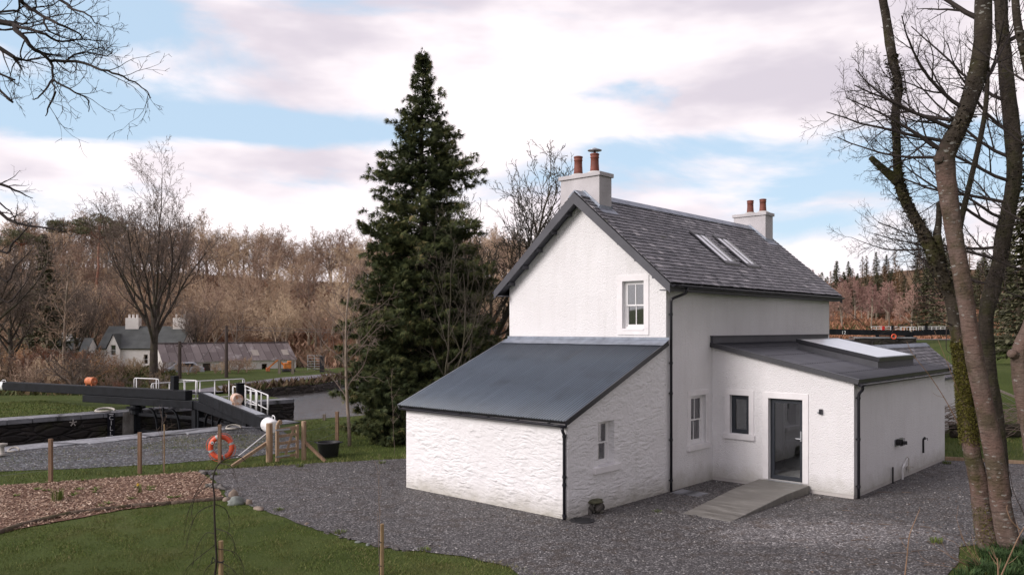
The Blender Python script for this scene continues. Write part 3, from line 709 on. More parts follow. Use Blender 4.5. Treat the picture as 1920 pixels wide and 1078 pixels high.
CORNER = [(7.6, 13.0), (8.2, 14.6), (9.2, 15.3), (12, 15.8), (14, 14.5), (14, 11.5), (7, 11.5), (6.8, 12.6)]
CEDGE = [(5.2, 12.4), (7.4, 13.4), (8.4, 15.2), (9.4, 15.5), (9, 13), (7, 12)]
FARG = [FL(0) + Vector((-1.2, .5, 0)), FL(0) + Vector((-8, 6, 0)), FL(-12) + Vector((-9, 8, 0)), FL(-12) + Vector((-1, 1, 0))]
BACKR = [(13.3, 25), (15.3, 24.3), (24, 21.4), (28, 26), (24, 36), (15, 33), (13, 27)]
blades('grass', [(LAWN, 230000, .042, .011, .9, (), .10), (VERGE, 110000, .07, .014, .8, (), .12), (YEDGE, 14000, .12, .014, .9, (), .35), (PATHED, 6000, .06, .014, 1, (), .3),
                 (GPATCH, 7000, .05, .018, 1, (), .35), (MUD, 9000, .05, .011, 1, (), .5), (LPATCH, 9000, .045, .018, 1, (), .3), (CORNER, 14000, .10, .012, 1, (), .35), (CEDGE, 4000, .07, .010, 1.2, (), .5), (FARG, 40000, .07, .03, .8, (), .1), (BACKR, 40000, .08, .016, .9, (), .25)])
# bark chips
def chip_mesh():
    X, Y = scatter(BED, 42000); k = len(X); a = nr.uniform(0, 6.283, k); L = nr.uniform(.012, .040, k); W = nr.uniform(.006, .018, k); t = nr.uniform(-.5, .5, (k, 2))
    Z = nr.uniform(.024, .055, k); c, s = np.cos(a), np.sin(a)
    def pt(u, v): return np.stack([X + u * c - v * s, Y + u * s + v * c, Z + u * t[:, 0] + v * t[:, 1]], 1)
    T1 = np.stack([pt(-L, -W), pt(L, -W * .6), pt(L * .9, W)], 1); T2 = np.stack([pt(-L, -W), pt(L * .9, W), pt(-L * .8, W * .8)], 1)
    v = nr.beta(1.6, 1.8, k); tris('bark_chips', np.concatenate([T1, T2]), np.concatenate([v, v]), M['chips'])
chip_mesh()
# individual-looking loose stones over the gravel
def stones(name, P, n, r0, r1, m, z, excl=()):
    X, Y = scatter(P, n, excl); k = len(X); r = r0 + (r1 - r0) * nr.random(k) ** 3; out = []
    a = nr.uniform(0, 6.283, k)
    B = [(math.cos(q), math.sin(q)) for q in (0, 1.257, 2.513, 3.77, 5.027)]
    top = np.stack([X, Y, z + r * nr.uniform(.6, 1.1, k)], 1); ring = []
    for bx, by in B:
        f = nr.uniform(.7, 1.25, k); ring.append(np.stack([X + r * f * (bx * np.cos(a) - by * np.sin(a)), Y + r * f * .8 * (bx * np.sin(a) + by * np.cos(a)), np.full(k, z - .004) + r * nr.uniform(0, .5, k)], 1))
    for i in range(5): out.append(np.stack([top, ring[i], ring[(i + 1) % 5]], 1))
    v = nr.random(k); tris(name, np.concatenate(out), np.concatenate([v] * 5), m)
def stone_col(nt, N, L, b):
    L.new(n_ramp(N, L, n_attr(N), [(0, (.035, .033, .035)), (.6, (.11, .105, .105)), (.9, (.20, .19, .185)), (1, (.42, .40, .38))]), b.inputs['Base Color']); b.inputs['Roughness'].default_value = .6
M['stone_col'] = mat('loose_stones', stone_col)
HOUSE = [tuple(HL(*q)[:2]) for q in ((-5.3, -4), (.05, -4), (.05, 2.2), (3.8, 2.2), (3.8, 10.2), (-5.3, 10.6))]
stones('gravel', YARD, 75000, .010, .030, M['stone_col'], .014, (HOUSE,)); stones('loose_gravel', LOCKG, 12000, .015, .04, M['stone_col'], .012)

# ---------------------------------------------------------------- the cottage (built in its own axes: x towards the right corner, y to the back)
def panel(mb, o, u, n, outline, holes=(), depth=.2, mi=0):
    o = Vector(o); u = Vector(u); n = Vector(n); loops = [[Vector((a, b, 0)) for a, b in outline]]
    for (a0, a1, b0, b1) in holes: loops.append([Vector((a0, b0, 0)), Vector((a0, b1, 0)), Vector((a1, b1, 0)), Vector((a1, b0, 0))])
    flat_ = [p for l in loops for p in l]; base = len(mb.v)
    W = lambda a, b, d=0: tuple(o + u * a + Vector((0, 0, b)) - n * d)
    mb.v += [W(p.x, p.y) for p in flat_]
    s = u.cross(Vector((0, 0, 1))).dot(n)
    for t in geometry.tessellate_polygon(loops):
        a, b, c = (flat_[i] for i in t); ar = (b - a).cross(c - a).z
        if abs(ar) < 1e-9: continue
        mb.face(tuple(base + i for i in (t if ar * s > 0 else t[::-1])), mi)
    for (a0, a1, b0, b1) in holes:
        q = [(a0, b0), (a1, b0), (a1, b1), (a0, b1)]
        for i in range(4):
            p, r = q[i], q[(i + 1) % 4]; mb.poly([W(*p), W(*r), W(r[0], r[1], depth), W(p[0], p[1], depth)], mi)
def dup(mb):
    return mb
house = empty('cottage', C0, -TH, label='white two-storey cottage with slate roof, chimneys and lean-to additions', cat='house')
RZ = lambda x: 7.68 - .863 * abs(x + 2.62)          # main roof surface
WL, LL, DL = 5.24, 10.48, 3.89
gw = (-1.29, -.64, 4.05, 5.26); sw = (1.17, 1.95, 1.05, 2.31); lw = (-2.83, -2.20, 1.00, 1.985)
EXF, EXB, EXW = 2.316, 10.04, 3.71
w = MB()
panel(w, (0, 0, 0), (1, 0, 0), (0, -1, 0), [(-WL, -.4), (0, -.4), (0, RZ(0) - .2), (-2.62, 7.44), (-WL, RZ(-WL) - .2)], [gw])
panel(w, (0, 0, 0), (0, 1, 0), (1, 0, 0), [(0, -.4), (LL, -.4), (LL, 5.18), (0, 5.18)], [sw])
panel(w, (-WL, 0, 0), (0, 1, 0), (-1, 0, 0), [(0, -.4), (LL, -.4), (LL, 5.18), (0, 5.18)])
panel(w, (0, LL, 0), (1, 0, 0), (0, 1, 0), [(-WL, -.4), (0, -.4), (0, RZ(0) - .2), (-2.62, 7.44), (-WL, RZ(-WL) - .2)])
w.build('wall', M['roughcast'], house)
# floors and ceiling inside, so that the rooms are rooms
fl = MB(); fl.b2(-WL + .05, -.05, .05, LL - .05, 2.7, 2.8); fl.b2(-WL + .05, -.05, .05, LL - .05, .1, .15); fl.b2(.02, EXW - .02, EXF + .02, EXB - .02, .1, .16)
fl.build('inner_floor', M['floor_wood'], house)
ip = MB(); ip.b2(-WL + .22, -.22, 2.6, 2.7, 2.8, 5.6); ip.b2(-WL + .22, -.3, 4.0, 4.1, .15, 2.7); ip.b2(1.0, EXW - .3, 4.6, 4.68, .16, 2.5); ip.b2(.9, .98, EXF + .3, 4.6, .16, 2.4)
ip.build('inner_wall', M['room'], house)
w = MB()
zl = lambda y: 3.70 + (y - 0) * (3.70 - 2.10) / 3.89
panel(w, (0, 0, 0), (0, 1, 0), (1, 0, 0), [(-DL, -.4), (-.001, -.4), (-.001, zl(0)), (-DL, zl(-DL))], [lw], .24)
panel(w, (0, -DL, 0), (1, 0, 0), (0, -1, 0), [(-WL, -.4), (0, -.4), (0, zl(-DL)), (-WL, zl(-DL))])
panel(w, (-WL, 0, 0), (0, 1, 0), (-1, 0, 0), [(-DL, -.4), (-.001, -.4), (-.001, zl(0)), (-DL, zl(-DL))])
w.build('lean_to_wall', M['rubble'], house)
zx = lambda x: 3.59 - .213 * x
ewin = (.52, 1.054, 1.305, 2.31); edoor = (1.585, 2.47, .225, 2.285)
w = MB()
panel(w, (0, EXF, 0), (1, 0, 0), (0, -1, 0), [(.001, .10), (EXW, .10), (EXW, zx(EXW)), (.001, zx(0))], [ewin, edoor], .2)
panel(w, (EXW, 0, 0), (0, 1, 0), (1, 0, 0), [(EXF, .10), (EXB, .10), (EXB, zx(EXW)), (EXF, zx(EXW))])
panel(w, (0, EXB, 0), (1, 0, 0), (0, 1, 0), [(.001, -.4), (EXW, -.4), (EXW, zx(EXW)), (.001, zx(0))])
w.build('extension_wall', M['roughcast'], house)
w = MB(); pr = .012
w.b2(.002, edoor[0] - .19, EXF + pr, EXF + .1, -.4, .098); w.b2(edoor[1] + .15, EXW - pr, EXF + pr, EXF + .1, -.4, .098); w.b2(EXW - .1, EXW - pr, EXF + .102, EXB, -.4, .098)
w.b2(edoor[0] - .19, edoor[1] + .15, EXF + pr, EXF + .1, -.4, .09)
w.build('plinth', M['plinth'], house)

# main roof: every slate laid in courses
def slates(side, y0, y1, xr=-2.62, x_e=.30, slope=.863, zr=7.68, seed=1, expo=.155, holes=()):
    r = random.Random(seed); mb = MB(); run = abs(x_e - xr); Ls = run * math.hypot(1, slope); n = int(Ls / expo)
    ux = side / math.hypot(1, slope); uz = -slope / math.hypot(1, slope); nx = -uz * side; nzv = abs(ux)
    for i in range(n + 1):
        s1 = Ls - i * expo + .0; s0 = max(0, s1 - expo * 1.55); y = y0 - r.random() * .15; wv = 0
        while y < y1:
            wd = r.uniform(.16, .28); ya, yb = max(y, y0), min(y + wd - .006, y1); y += wd
            if yb - ya < .03: continue
            mb.cv = min(1, max(0, r.gauss(.45, .22))); l = r.uniform(-.012, .012); th = .012 + r.random() * .008; sk = r.uniform(-.006, .006)
            def P(s, yy, h): return (xr + ux * s + nx * h, yy, zr + uz * s + nzv * h)
            xs = abs(ux) * (s1 - expo / 2); 
            if any(abs(xs) > a0 and abs(xs) < a1 and ya < b1 and yb > b0 for a0, a1, b0, b1 in holes): continue
            e = s1 + l
            top = [P(s0, ya, .004), P(e - sk, ya, .030), P(e + sk, yb, .030), P(s0, yb, .004)]; bot = [P(e - sk, ya, .030 - th), P(e + sk, yb, .030 - th)]
            if side < 0: top = top[::-1]; mb.poly(top); mb.poly([top[1], top[2], bot[0], bot[1]])
            else: mb.poly(top); mb.poly([top[1], bot[0], bot[1], top[2]])
            mb.poly([top[0], bot[0] if side > 0 else bot[1], top[1] if side > 0 else top[1]])
    return mb
Y0, Y1 = -.30, 10.80
RL = [(4.10, 4.92), (5.48, 6.30)]                    # the two rooflights along y
holes = [(.93, 2.07, a + .02, b - .02) for a, b in RL]
mb = slates(1, Y0, Y1, seed=3, holes=holes); mb2 = slates(-1, Y0, Y1, seed=4)
n0 = len(mb.v); mb.v += mb2.v; mb.f += [tuple(i + n0 for i in f) for f in mb2.f]; mb.m += mb2.m; mb.c += mb2.c
roof = mb.build('roof', M['slate'], house)
un = MB()                                            # sarking under the slates
for sgn, xe in ((1, .28), (-1, -5.52)):
    a = (-2.62, Y0 + .02, 7.665); b = (xe, Y0 + .02, RZ(xe) - .015)
    un.poly([(a[0], Y0 + .02, a[2]), (b[0], Y0 + .02, b[2]), (b[0], Y1 - .02, b[2]), (a[0], Y1 - .02, a[2])][::sgn])
    un.poly([(a[0], Y0 + .02, a[2] - .06), (b[0], Y0 + .02, b[2] - .06), (b[0], Y1 - .02, b[2] - .06), (a[0], Y1 - .02, a[2] - .06)][::-sgn])
un.build('sarking', M['barge'], roof)
rg = MB(); y = Y0
while y < Y1:
    yb = min(Y1, y + .45); rg.cv = rng.random()
    rg.beam((-2.72, y, 7.635), (-2.72, yb - .012, 7.635), .26, .035, (-.65, 0, .76)); rg.beam((-2.52, y, 7.632), (-2.52, yb - .012, 7.632), .26, .035, (.65, 0, .76))
    y = yb
rg.build('ridge', M['lead'], roof)
# barge boards front and back
for yy in (Y0 - .02, Y1 + .02):
    bb = MB()
    for sgn in (1, -1):
        xe = -2.62 + sgn * 2.93
        q = [(-2.62, 7.665), (xe, RZ(xe) - .01), (xe, RZ(xe) - .24), (-2.62, 7.665 - .30)]
        if sgn < 0: q = q[::-1]
        for ya, flip in ((yy - .018, 1), (yy + .018, -1)): bb.poly([(a, ya, b) for a, b in q][::flip])
        for i in range(4): a, b = q[i], q[(i + 1) % 4]; bb.poly([(a[0], yy - .018, a[1]), (a[0], yy + .018, a[1]), (b[0], yy + .018, b[1]), (b[0], yy - .018, b[1])])
    bb.build('barge_board', M['barge'], house)
so = MB()
for ya, yb in ((Y0, -.01), (LL + .01, Y1)):
    for sgn in (1, -1):
        xe = -2.62 + sgn * 2.9; so.poly([(-2.62, ya, 7.665 - .20), (xe, ya, RZ(xe) - .20), (xe, yb, RZ(xe) - .20), (-2.62, yb, 7.665 - .20)][::sgn])
for xe, s in ((.28, 1), (-5.52, -1)):
    a, b = sorted((xe, 0 if s > 0 else -WL)); so.b2(a, b, Y0, Y1, 4.975, 5.0); so.b2(xe - .01, xe + .01, Y0, Y1, 5.0, 5.13)
so.build('soffit', M['barge'], house)
for k in range(5):                                   # purlin ends poking from the gable
    for sgn in (1, -1):
        x = -2.62 + sgn * (.35 + k * .52); 
        pe = MB(); pe.b2(x - .04, x + .04, Y0 + .02, -.005, RZ(x) - .30, RZ(x) - .205); pe.build('purlin_end', M['barge'], house)
# gutters and downpipes
def gutter(name, p0, p1, r=.055, parent=house, out=(1, 0, 0)):
    p0, p1, out = Vector(p0), Vector(p1), Vector(out); mb = MB(); d = (p1 - p0).normalized(); n = 8; up = Vector((0, 0, 1)); k = max(1, int((p1 - p0).length / .3))
    for i in range(k + 1):
        c = p0 + (p1 - p0) * (i / k)
        for j in range(n + 1):
            a = math.pi + math.pi * j / n; mb.v.append(tuple(c + out * (math.cos(a) * r) + up * (math.sin(a) * r)))
    for i in range(k):
        for j in range(n): b = i * (n + 1) + j; mb.face((b, b + 1, b + n + 2, b + n + 1))
    g = mb.build(name, M['black_metal'], parent, smooth=True); m = g.modifiers.new('s', 'SOLIDIFY'); m.thickness = .006
    q = 0.4
    while q < (p1 - p0).length:
        br = MB(); c = p0 + d * q; br.beam(c - out * (r + .03) + up * .01, c + out * (r + .01) + up * .01, .02, .012); q += .9
        br.build('bracket', M['black_metal'], g)
    return g
def pipe(pts, r=.034, clips=(), cn=(1, 0, 0)):
    # round the bends
    P = [Vector(p) for p in pts]; Q = [P[0]]
    for i in range(1, len(P) - 1):
        a, b, c = P[i - 1], P[i], P[i + 1]; r0 = min(.07, (b - a).length / 2, (c - b).length / 2); s = b + (a - b).normalized() * r0; e = b + (c - b).normalized() * r0
        for t in (0, .25, .5, .75, 1): Q.append(s * (1 - t) ** 2 + b * 2 * t * (1 - t) + e * t * t)
    Q.append(P[-1]); mb = MB(); mb.tube(Q, r, 12); o = mb.build('downpipe', M['black_metal'], house, smooth=True)
    for z in clips:
        c = MB(); p = P[-1]; c.tube([(p.x, p.y, z - .04), (p.x, p.y, z - .012), (p.x, p.y, z - .012), (p.x, p.y, z + .012), (p.x, p.y, z + .012), (p.x, p.y, z + .04)], [r * 1.18, r * 1.18, r * 1.4, r * 1.4, r * 1.18, r * 1.18], 12)
        n = Vector(cn); c.box((p.x - n.x * .05, p.y - n.y * .05, z), (.04 + abs(n.x) * .06, .04 + abs(n.y) * .06, .02)); c.build('clip', M['black_metal'], o)
    return o
gutter('gutter', (.37, Y0 + .02, 5.115), (.37, Y1 - .02, 5.105))
gutter('gutter', (-5.61, Y0 + .02, 5.115), (-5.61, Y1 - .02, 5.105))
pipe([(.37, .36, 5.05), (.37, .36, 4.93), (.06, .14, 4.78), (.06, .14, -.02)], clips=(4.4, 3.2, 2.45, 1.3, .3))
gutter('gutter', (-WL - .1, -DL - .12, 2.045), (.03, -DL - .12, 2.02), out=(0, -1, 0))
pipe([(-.06, -DL - .11, 1.97), (-.055, -DL - .11, 1.88), (-.055, -DL - .055, 1.82), (-.055, -DL - .055, -.02)], clips=(1.78, .92, .75, .1), cn=(0, -1, 0))
gutter('gutter', (EXW + .17, EXF - .1, 2.735), (EXW + .17, EXB + .12, 2.72))
pipe([(EXW + .17, EXF + .1, 2.68), (EXW + .16, EXF + .12, 2.60), (EXW + .06, EXF + .14, 2.50), (EXW + .06, EXF + .14, -.02)], clips=(2.4, 1.42, .3))

# corrugated roofs
def corrugated(name, x0, x1, y0, y1, zf, pitch, amp, m, along='y', parent=house, sheetw=None):
    """waves across one axis, running down the other"""
    mb = MB(); a0, a1 = (x0, x1) if along == 'y' else (y0, y1); b0, b1 = (y0, y1) if along == 'y' else (x0, x1); n = int((a1 - a0) / pitch * 8); k = 3
    for i in range(n + 1):
        a = a0 + (a1 - a0) * i / n; h = amp * math.sin(2 * math.pi * (a - a0) / pitch)
        if sheetw: h += .006 * ((a - a0) % sheetw < .09)
        for j in range(k + 1):
            b = b0 + (b1 - b0) * j / k; x, y = (a, b) if along == 'y' else (b, a); mb.v.append((x, y, zf(x, y) + h))
    for i in range(n):
        for j in range(k):
            q = i * (k + 1) + j; f = (q, q + 1, q + k + 2, q + k + 1); mb.face(f if along != 'y' else f[::-1])
    o = mb.build(name, m, parent, smooth=True); s = o.modifiers.new('s', 'SOLIDIFY'); s.thickness = .004; s.offset = -1; return o
zlr = lambda x, y: 3.745 + y * .402
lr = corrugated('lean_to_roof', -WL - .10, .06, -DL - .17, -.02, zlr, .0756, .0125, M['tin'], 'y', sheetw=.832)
t = MB(); t.beam((.075, -DL - .17, zlr(0, -DL - .17) - .05), (.075, -.02, zlr(0, -.02) - .05), .03, .11); t.build('verge_board', M['black_metal'], lr)
t = MB(); t.beam((-WL - .115, -DL - .17, zlr(0, -DL - .17) - .03), (-WL - .115, -.02, zlr(0, -.02) - .03), .03, .09); t.build('verge_board', M['steel'], lr)
t = MB(); t.b2(-WL, 0, -DL - .02, -DL + .0, 2.06, 2.12); t.b2(-WL - .08, .05, -DL - .06, -DL - .03, 2.04, 2.13); t.build('fascia', M['black_metal'], lr)
t = MB()                                             # lead flashing over the top of the lean-to roof
for i in range(4):
    x0 = -WL - .06 + i * 1.345; x1 = x0 + 1.36; t.cv = rng.random()
    o_ = .002 * (i % 2); t.poly([(x0, -.30, zlr(0, -.30) + .018 + o_), (x1, -.30, zlr(0, -.30) + .018 + o_), (x1, -.015, zlr(0, 0) + .03 + o_), (x0, -.015, zlr(0, 0) + .03 + o_)])
    t.poly([(x0, -.013, zlr(0, 0) + .03 + o_), (x1, -.013, zlr(0, 0) + .03 + o_), (x1, -.011, 3.835), (x0, -.011, 3.835)])
t.build('flashing', M['lead'], lr)
zer = lambda x, y: 3.665 - .213 * x
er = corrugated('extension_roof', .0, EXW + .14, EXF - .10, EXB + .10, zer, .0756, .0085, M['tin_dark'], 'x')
t = MB(); t.beam((.0, EXF - .115, zer(0, 0) - .045), (EXW + .15, EXF - .115, zer(EXW + .15, 0) - .045), .03, .12); t.beam((0, EXF - .07, zer(0, 0) + .014), (EXW + .15, EXF - .07, zer(EXW + .15, 0) + .014), .13, .004)
t.build('verge_trim', M['tin_dark'], er)
t = MB(); t.beam((.0, EXB + .115, zer(0, 0) - .045), (EXW + .15, EXB + .115, zer(EXW + .15, 0) - .045), .03, .12); t.build('verge_trim', M['tin_dark'], er)
t = MB(); t.b2(.003, .075, EXF - .1, EXB + .15, 3.66, 3.84); t.b2(.003, .10, EXF - .12, EXB + .17, 3.84, 3.862); t.build('abutment_cover', M['barge'], er)
t = MB(); t.b2(EXW + .02, EXW + .10, EXF - .08, EXB + .08, 2.735, 2.84); t.build('fascia', M['black_metal'], er)
t = MB()
for xx in (.6, 1.5, 2.4, 3.3):
    y = EXF + .05
    while y < EXB:
        if not (.95 < xx < 3.3 and 5.4 < y < 8.7): t.box((xx, y, zer(xx, 0) + .014), (.022, .022, .014))
        y += .151
t.build('roof_screws', M['black_metal'], er, kind='stuff')
# long raised rooflight on the extension
t = MB(); x0, x1, y0_, y1_ = 1.02, 3.22, 5.50, 8.62; zt = lambda x: 3.96 - .213 * x
def slab(mb, x0, x1, y0, y1, zlo, zhi):
    b = len(mb.v)
    for zf in (zlo, zhi): mb.v += [(x0, y0, zf(x0)), (x1, y0, zf(x1)), (x1, y1, zf(x1)), (x0, y1, zf(x0))]
    for q in ((0, 3, 2, 1), (4, 5, 6, 7), (0, 1, 5, 4), (1, 2, 6, 5), (2, 3, 7, 6), (3, 0, 4, 7)): mb.face(tuple(b + i for i in q))
slab(t, x0, x1, y0_, y1_, lambda x: zer(x, 0) - .02, lambda x: zt(x) - .04)
rl = t.build('large_rooflight', M['barge'], er)
t = MB(); e = .05
slab(t, x0 - e, x1 + e, y0_ - e, y0_ + .03, lambda x: zt(x) - .10, lambda x: zt(x) + .004); slab(t, x0 - e, x1 + e, y1_ - .03, y1_ + e, lambda x: zt(x) - .10, lambda x: zt(x) + .004)
slab(t, x0 - e, x0 + .03, y0_ + .032, y1_ - .032, lambda x: zt(x) - .10, lambda x: zt(x) + .004); slab(t, x1 - .03, x1 + e, y0_ + .032, y1_ - .032, lambda x: zt(x) - .10, lambda x: zt(x) + .004)
t.build('frame', M['black_metal'], rl)
t = MB(); k = 4
for i in range(k):
    a = y0_ + .034 + (y1_ - y0_ - .068) * i / k; b = y0_ + .034 + (y1_ - y0_ - .068) * (i + 1) / k - .02; slab(t, x0 + .034, x1 - .034, a, b, lambda x: zt(x) - .03, lambda x: zt(x) - .002 + .001 * (i % 2))
t.build('pane', simple('rooflight_pane', (.86, .87, .88), .33, spec=1.0, metal=.9, var=.03), rl)

# rooflights in the slates
for a, b in RL:
    t = MB(); xa, xb = -2.62 + .90, -2.62 + 2.10
    R_ = lambda x, h: RZ(x) + h
    def sl(mb, xa, xb, ya, yb, h0, h1):
        q = len(mb.v)
        for h in (h0, h1): mb.v += [(xa, ya, R_(xa, h)), (xb, ya, R_(xb, h)), (xb, yb, R_(xb, h)), (xa, yb, R_(xa, h))]
        for f in ((0, 3, 2, 1), (4, 5, 6, 7), (0, 1, 5, 4), (1, 2, 6, 5), (2, 3, 7, 6), (3, 0, 4, 7)): mb.face(tuple(q + i for i in f))
    sl(t, xa, xb, a, a + .07, -.02, .085); sl(t, xa, xb, b - .07, b, -.02, .085); sl(t, xa, xa + .09, a + .072, b - .072, -.02, .09); sl(t, xb - .09, xb, a + .072, b - .072, -.02, .085)
    sk = t.build('rooflight', M['black_metal'], roof)
    t = MB(); sl(t, xa + .092, xb - .092, a + .072, b - .072, -.01, .055); t.build('pane', simple('skylight_pane', (.80, .82, .84), .22, spec=1.0, metal=.85, var=.03), sk)
    t = MB(); c = (a + b) / 2; sl(t, xa + .092, xb - .092, c - .012, c + .012, .056, .078); t.build('glazing_bar', M['black_metal'], sk)

# chimneys
def chimney(x0, x1, y0, y1, zt, pots, cowl=None, front=True):
    t = MB(); t.b2(x0, x1, y0, y1, 6.4, zt - .11); ch = t.build('chimney', M['chimney'], roof, bevel=.012)
    t = MB(); t.b2(x0 - .045, x1 + .045, y0 - .045, y1 + .045, zt - .11, zt); t.build('cap', M['chimney'], ch, bevel=.012)
    yc = (y0 + y1) / 2
    for x, h in pots:
        t = MB(); t.lathe((x, yc, zt - .01), [(.26, 0), (.24, .03), (.17, .075), (.12, .09)], 14); t.build('flaunching', M['mortar'], ch, smooth=True)
        t = MB(); r = .118
        t.lathe((x, yc, zt + .04), [(r * 1.1, 0), (r * 1.02, h * .2), (r * .94, h * .5), (r * .92, h * .76), (r * 1.03, h * .77), (r * 1.03, h * .81), (r * .95, h * .82), (r * .96, h * .9), (r * 1.07, h * .92), (r * 1.05, h * .98), (r * .85, h), (r * .75, h * .98), (r * .7, h * .6)], 18)
        pt = t.build('chimney_pot', M['terracotta'], ch, smooth=True)
        if cowl is not None and x == cowl:
            t = MB(); z = zt + .04 + h
            for q in range(3):
                an = q * 2.09; t.tube([(x + .09 * math.cos(an), yc + .09 * math.sin(an), z - .03), (x + .07 * math.cos(an), yc + .07 * math.sin(an), z + .09)], .008, 5)
            t.lathe((x, yc, z + .075), [(.035, -.1), (.035, 0), (.19, 0), (.195, .012), (.09, .05), (.02, .085), (.0, .09)], 18); t.build('cowl', M['steel'], pt, smooth=True)
    t = MB()                                          # lead at the foot
    for sx in (x0, x1):
        s = 1 if sx == x1 else -1; z = RZ(sx)
        t.b2(sx, sx + s * .012, y0 - .013, y1 + .013, z - .02, z + .10)
        t.poly([(sx, y0 - .1, z + .036), (sx + s * .2, y0 - .1, RZ(sx + s * .2) + .036), (sx + s * .2, y1 + .1, RZ(sx + s * .2) + .036), (sx, y1 + .1, z + .036)][::s])
    for yy in (y0 - .012, y1 + .012):
        for s in (1, -1):
            xe = x1 if s > 0 else x0; t.beam((-2.62, yy, 7.68 + .05), (xe, yy, RZ(xe) + .05), .014, .11)
    t.build('flashing', M['lead'], ch)
chimney(-3.42, -2.10, .10, .66, 8.22, [(-3.02, .52), (-2.46, .52)], cowl=-2.46)
chimney(-3.22, -2.00, 9.85, 10.45, 8.17, [(-2.72, .47), (-2.24, .47)])

# windows and doors.  Each is built in an opening (a0,a1,b0,b1) of a wall with origin o, axis u, outward normal n
def win(o, u, n, hole, kind, depth, margin=.15, sill=True, curtain=0., name='window', marg=(1, 1, 1), bars=1):
    o, u, n = Vector(o), Vector(u), Vector(n); a0, a1, b0, b1 = hole
    def bx(mb, ua, ub, da, db, za, zb):               # d: distance in from the wall face (negative = proud)
        q = len(mb.v)
        for z in (za, zb):
            for uu, dd in ((ua, da), (ub, da), (ub, db), (ua, db)): mb.v.append(tuple(o + u * uu - n * dd + Vector((0, 0, z))))
        for f in ((0, 3, 2, 1), (4, 5, 6, 7), (0, 1, 5, 4), (1, 2, 6, 5), (2, 3, 7, 6), (3, 0, 4, 7)): mb.face(tuple(q + i for i in f))
    root = None
    f = MB(); d = depth
    fw = .05 if kind != 'door' else .055
    bx(f, a0, a0 + fw, d - .07, d, b0, b1); bx(f, a1 - fw, a1, d - .07, d, b0, b1); bx(f, a0 + fw, a1 - fw, d - .07, d, b1 - fw, b1); bx(f, a0 + fw, a1 - fw, d - .07, d, b0, b0 + (fw if kind != 'door' else .03))
    root = f.build(name, M['joinery'] if kind == 'sash' else M['dark_joinery'], house)
    i0, i1, j0, j1 = a0 + fw, a1 - fw, b0 + fw, b1 - fw
    if margin:
        s = MB(); m_ = margin
        if marg[0]: bx(s, a0 - m_, a0, -.022, .03, b0 - (0 if sill else 0), b1)
        if marg[1]: bx(s, a1, a1 + m_, -.022, .03, b0, b1)
        bx(s, a0 - m_, a1 + m_, -.022, .03, b1, b1 + m_)
        s.build('surround', M['smooth_white'], root, bevel=.006)
    if sill:
        s = MB(); bx(s, a0 - .17, a1 + .17, -.075, depth - .072, b0 - .145, b0 - .002); s.build('sill', M['smooth_white'], root, bevel=.012)
    if kind == 'sash':
        mid = (j0 + j1) / 2 - .01
        for nm, z0, z1, dd in (('upper_sash', mid - .015, j1, d - .062), ('lower_sash', j0, mid + .02, d - .034)):
            s = MB(); w_ = .036; bx(s, i0, i0 + w_, dd, dd + .026, z0, z1); bx(s, i1 - w_, i1, dd, dd + .026, z0, z1); bx(s, i0 + w_, i1 - w_, dd, dd + .026, z1 - .036, z1)
            bx(s, i0 + w_, i1 - w_, dd, dd + .026, z0, z0 + (.036 if nm[0] == 'u' else .055))
            if bars: c = (i0 + i1) / 2; bx(s, c - .010, c + .010, dd + .001, dd + .025, z0 + .036, z1 - .036)
            so_ = s.build(nm, M['joinery'], root)
            g = MB(); bx(g, i0 + w_ - .003, i1 - w_ + .003, dd + .011, dd + .015, z0 + .03, z1 - .03); g.build('pane', M['glass'], so_)
    else:
        s = MB(); w_ = .055 if kind == 'door' else .06; dd = d - .085
        zb = b0 + .03 if kind == 'door' else j0
        bx(s, i0, i0 + w_, dd, dd + .06, zb, j1); bx(s, i1 - w_, i1, dd, dd + .06, zb, j1); bx(s, i0 + w_, i1 - w_, dd, dd + .06, j1 - w_, j1); bx(s, i0 + w_, i1 - w_, dd, dd + .06, zb, zb + (w_ * 1.5 if kind == 'door' else w_))
        so_ = s.build('door_leaf' if kind == 'door' else 'casement', M['dark_joinery'], root)
        g = MB(); bx(g, i0 + w_ - .004, i1 - w_ + .004, dd + .02, dd + .03, zb + w_ - .004, j1 - w_ + .004); g.build('pane', M['glass'], so_)
        if kind == 'door':
            h = MB(); bx(h, i1 - .045, i1 - .012, dd - .012, dd - .001, b0 + 1.02, b0 + 1.27); p = o + u * (i1 - .028) - n * (dd - .03) + Vector((0, 0, b0 + 1.08))
            h.tube([p - n * .028, p, p - u * .13], .010, 8); h.build('handle', M['steel'], so_)
            t = MB(); bx(t, a0, a1, -.03, depth - .09, b0 - .03, b0 - .001); bx(t, a0, a1, -.01, .01, b0 - .05, b0 - .031); t.build('threshold', M['steel'], root)
    if curtain:
        s = MB(); dd = d + .06
        if kind == 'sash':
            for ua, ub in ((a0 - .05, a0 + (a1 - a0) * curtain), ):
                k = 14
                for q in range(k): x0, x1 = ua + (ub - ua) * q / k, ua + (ub - ua) * (q + 1) / k; y0, y1 = dd + .015 * (q % 2), dd + .015 * ((q + 1) % 2); s.poly([tuple(o + u * x0 - n * y0 + Vector((0, 0, b0))), tuple(o + u * x1 - n * y1 + Vector((0, 0, b0))), tuple(o + u * x1 - n * y1 + Vector((0, 0, b1))), tuple(o + u * x0 - n * y0 + Vector((0, 0, b1)))])
            s.build('curtain', M['curtain'], root)
        else:
            bx(s, a0 - .02, a1 + .02, dd, dd + .01, b0, b1); s.build('blind', M['blind'], root)
    return root
win((0, 0, 0), (1, 0, 0), (0, -1, 0), gw, 'sash', .17, margin=.15, sill=False)
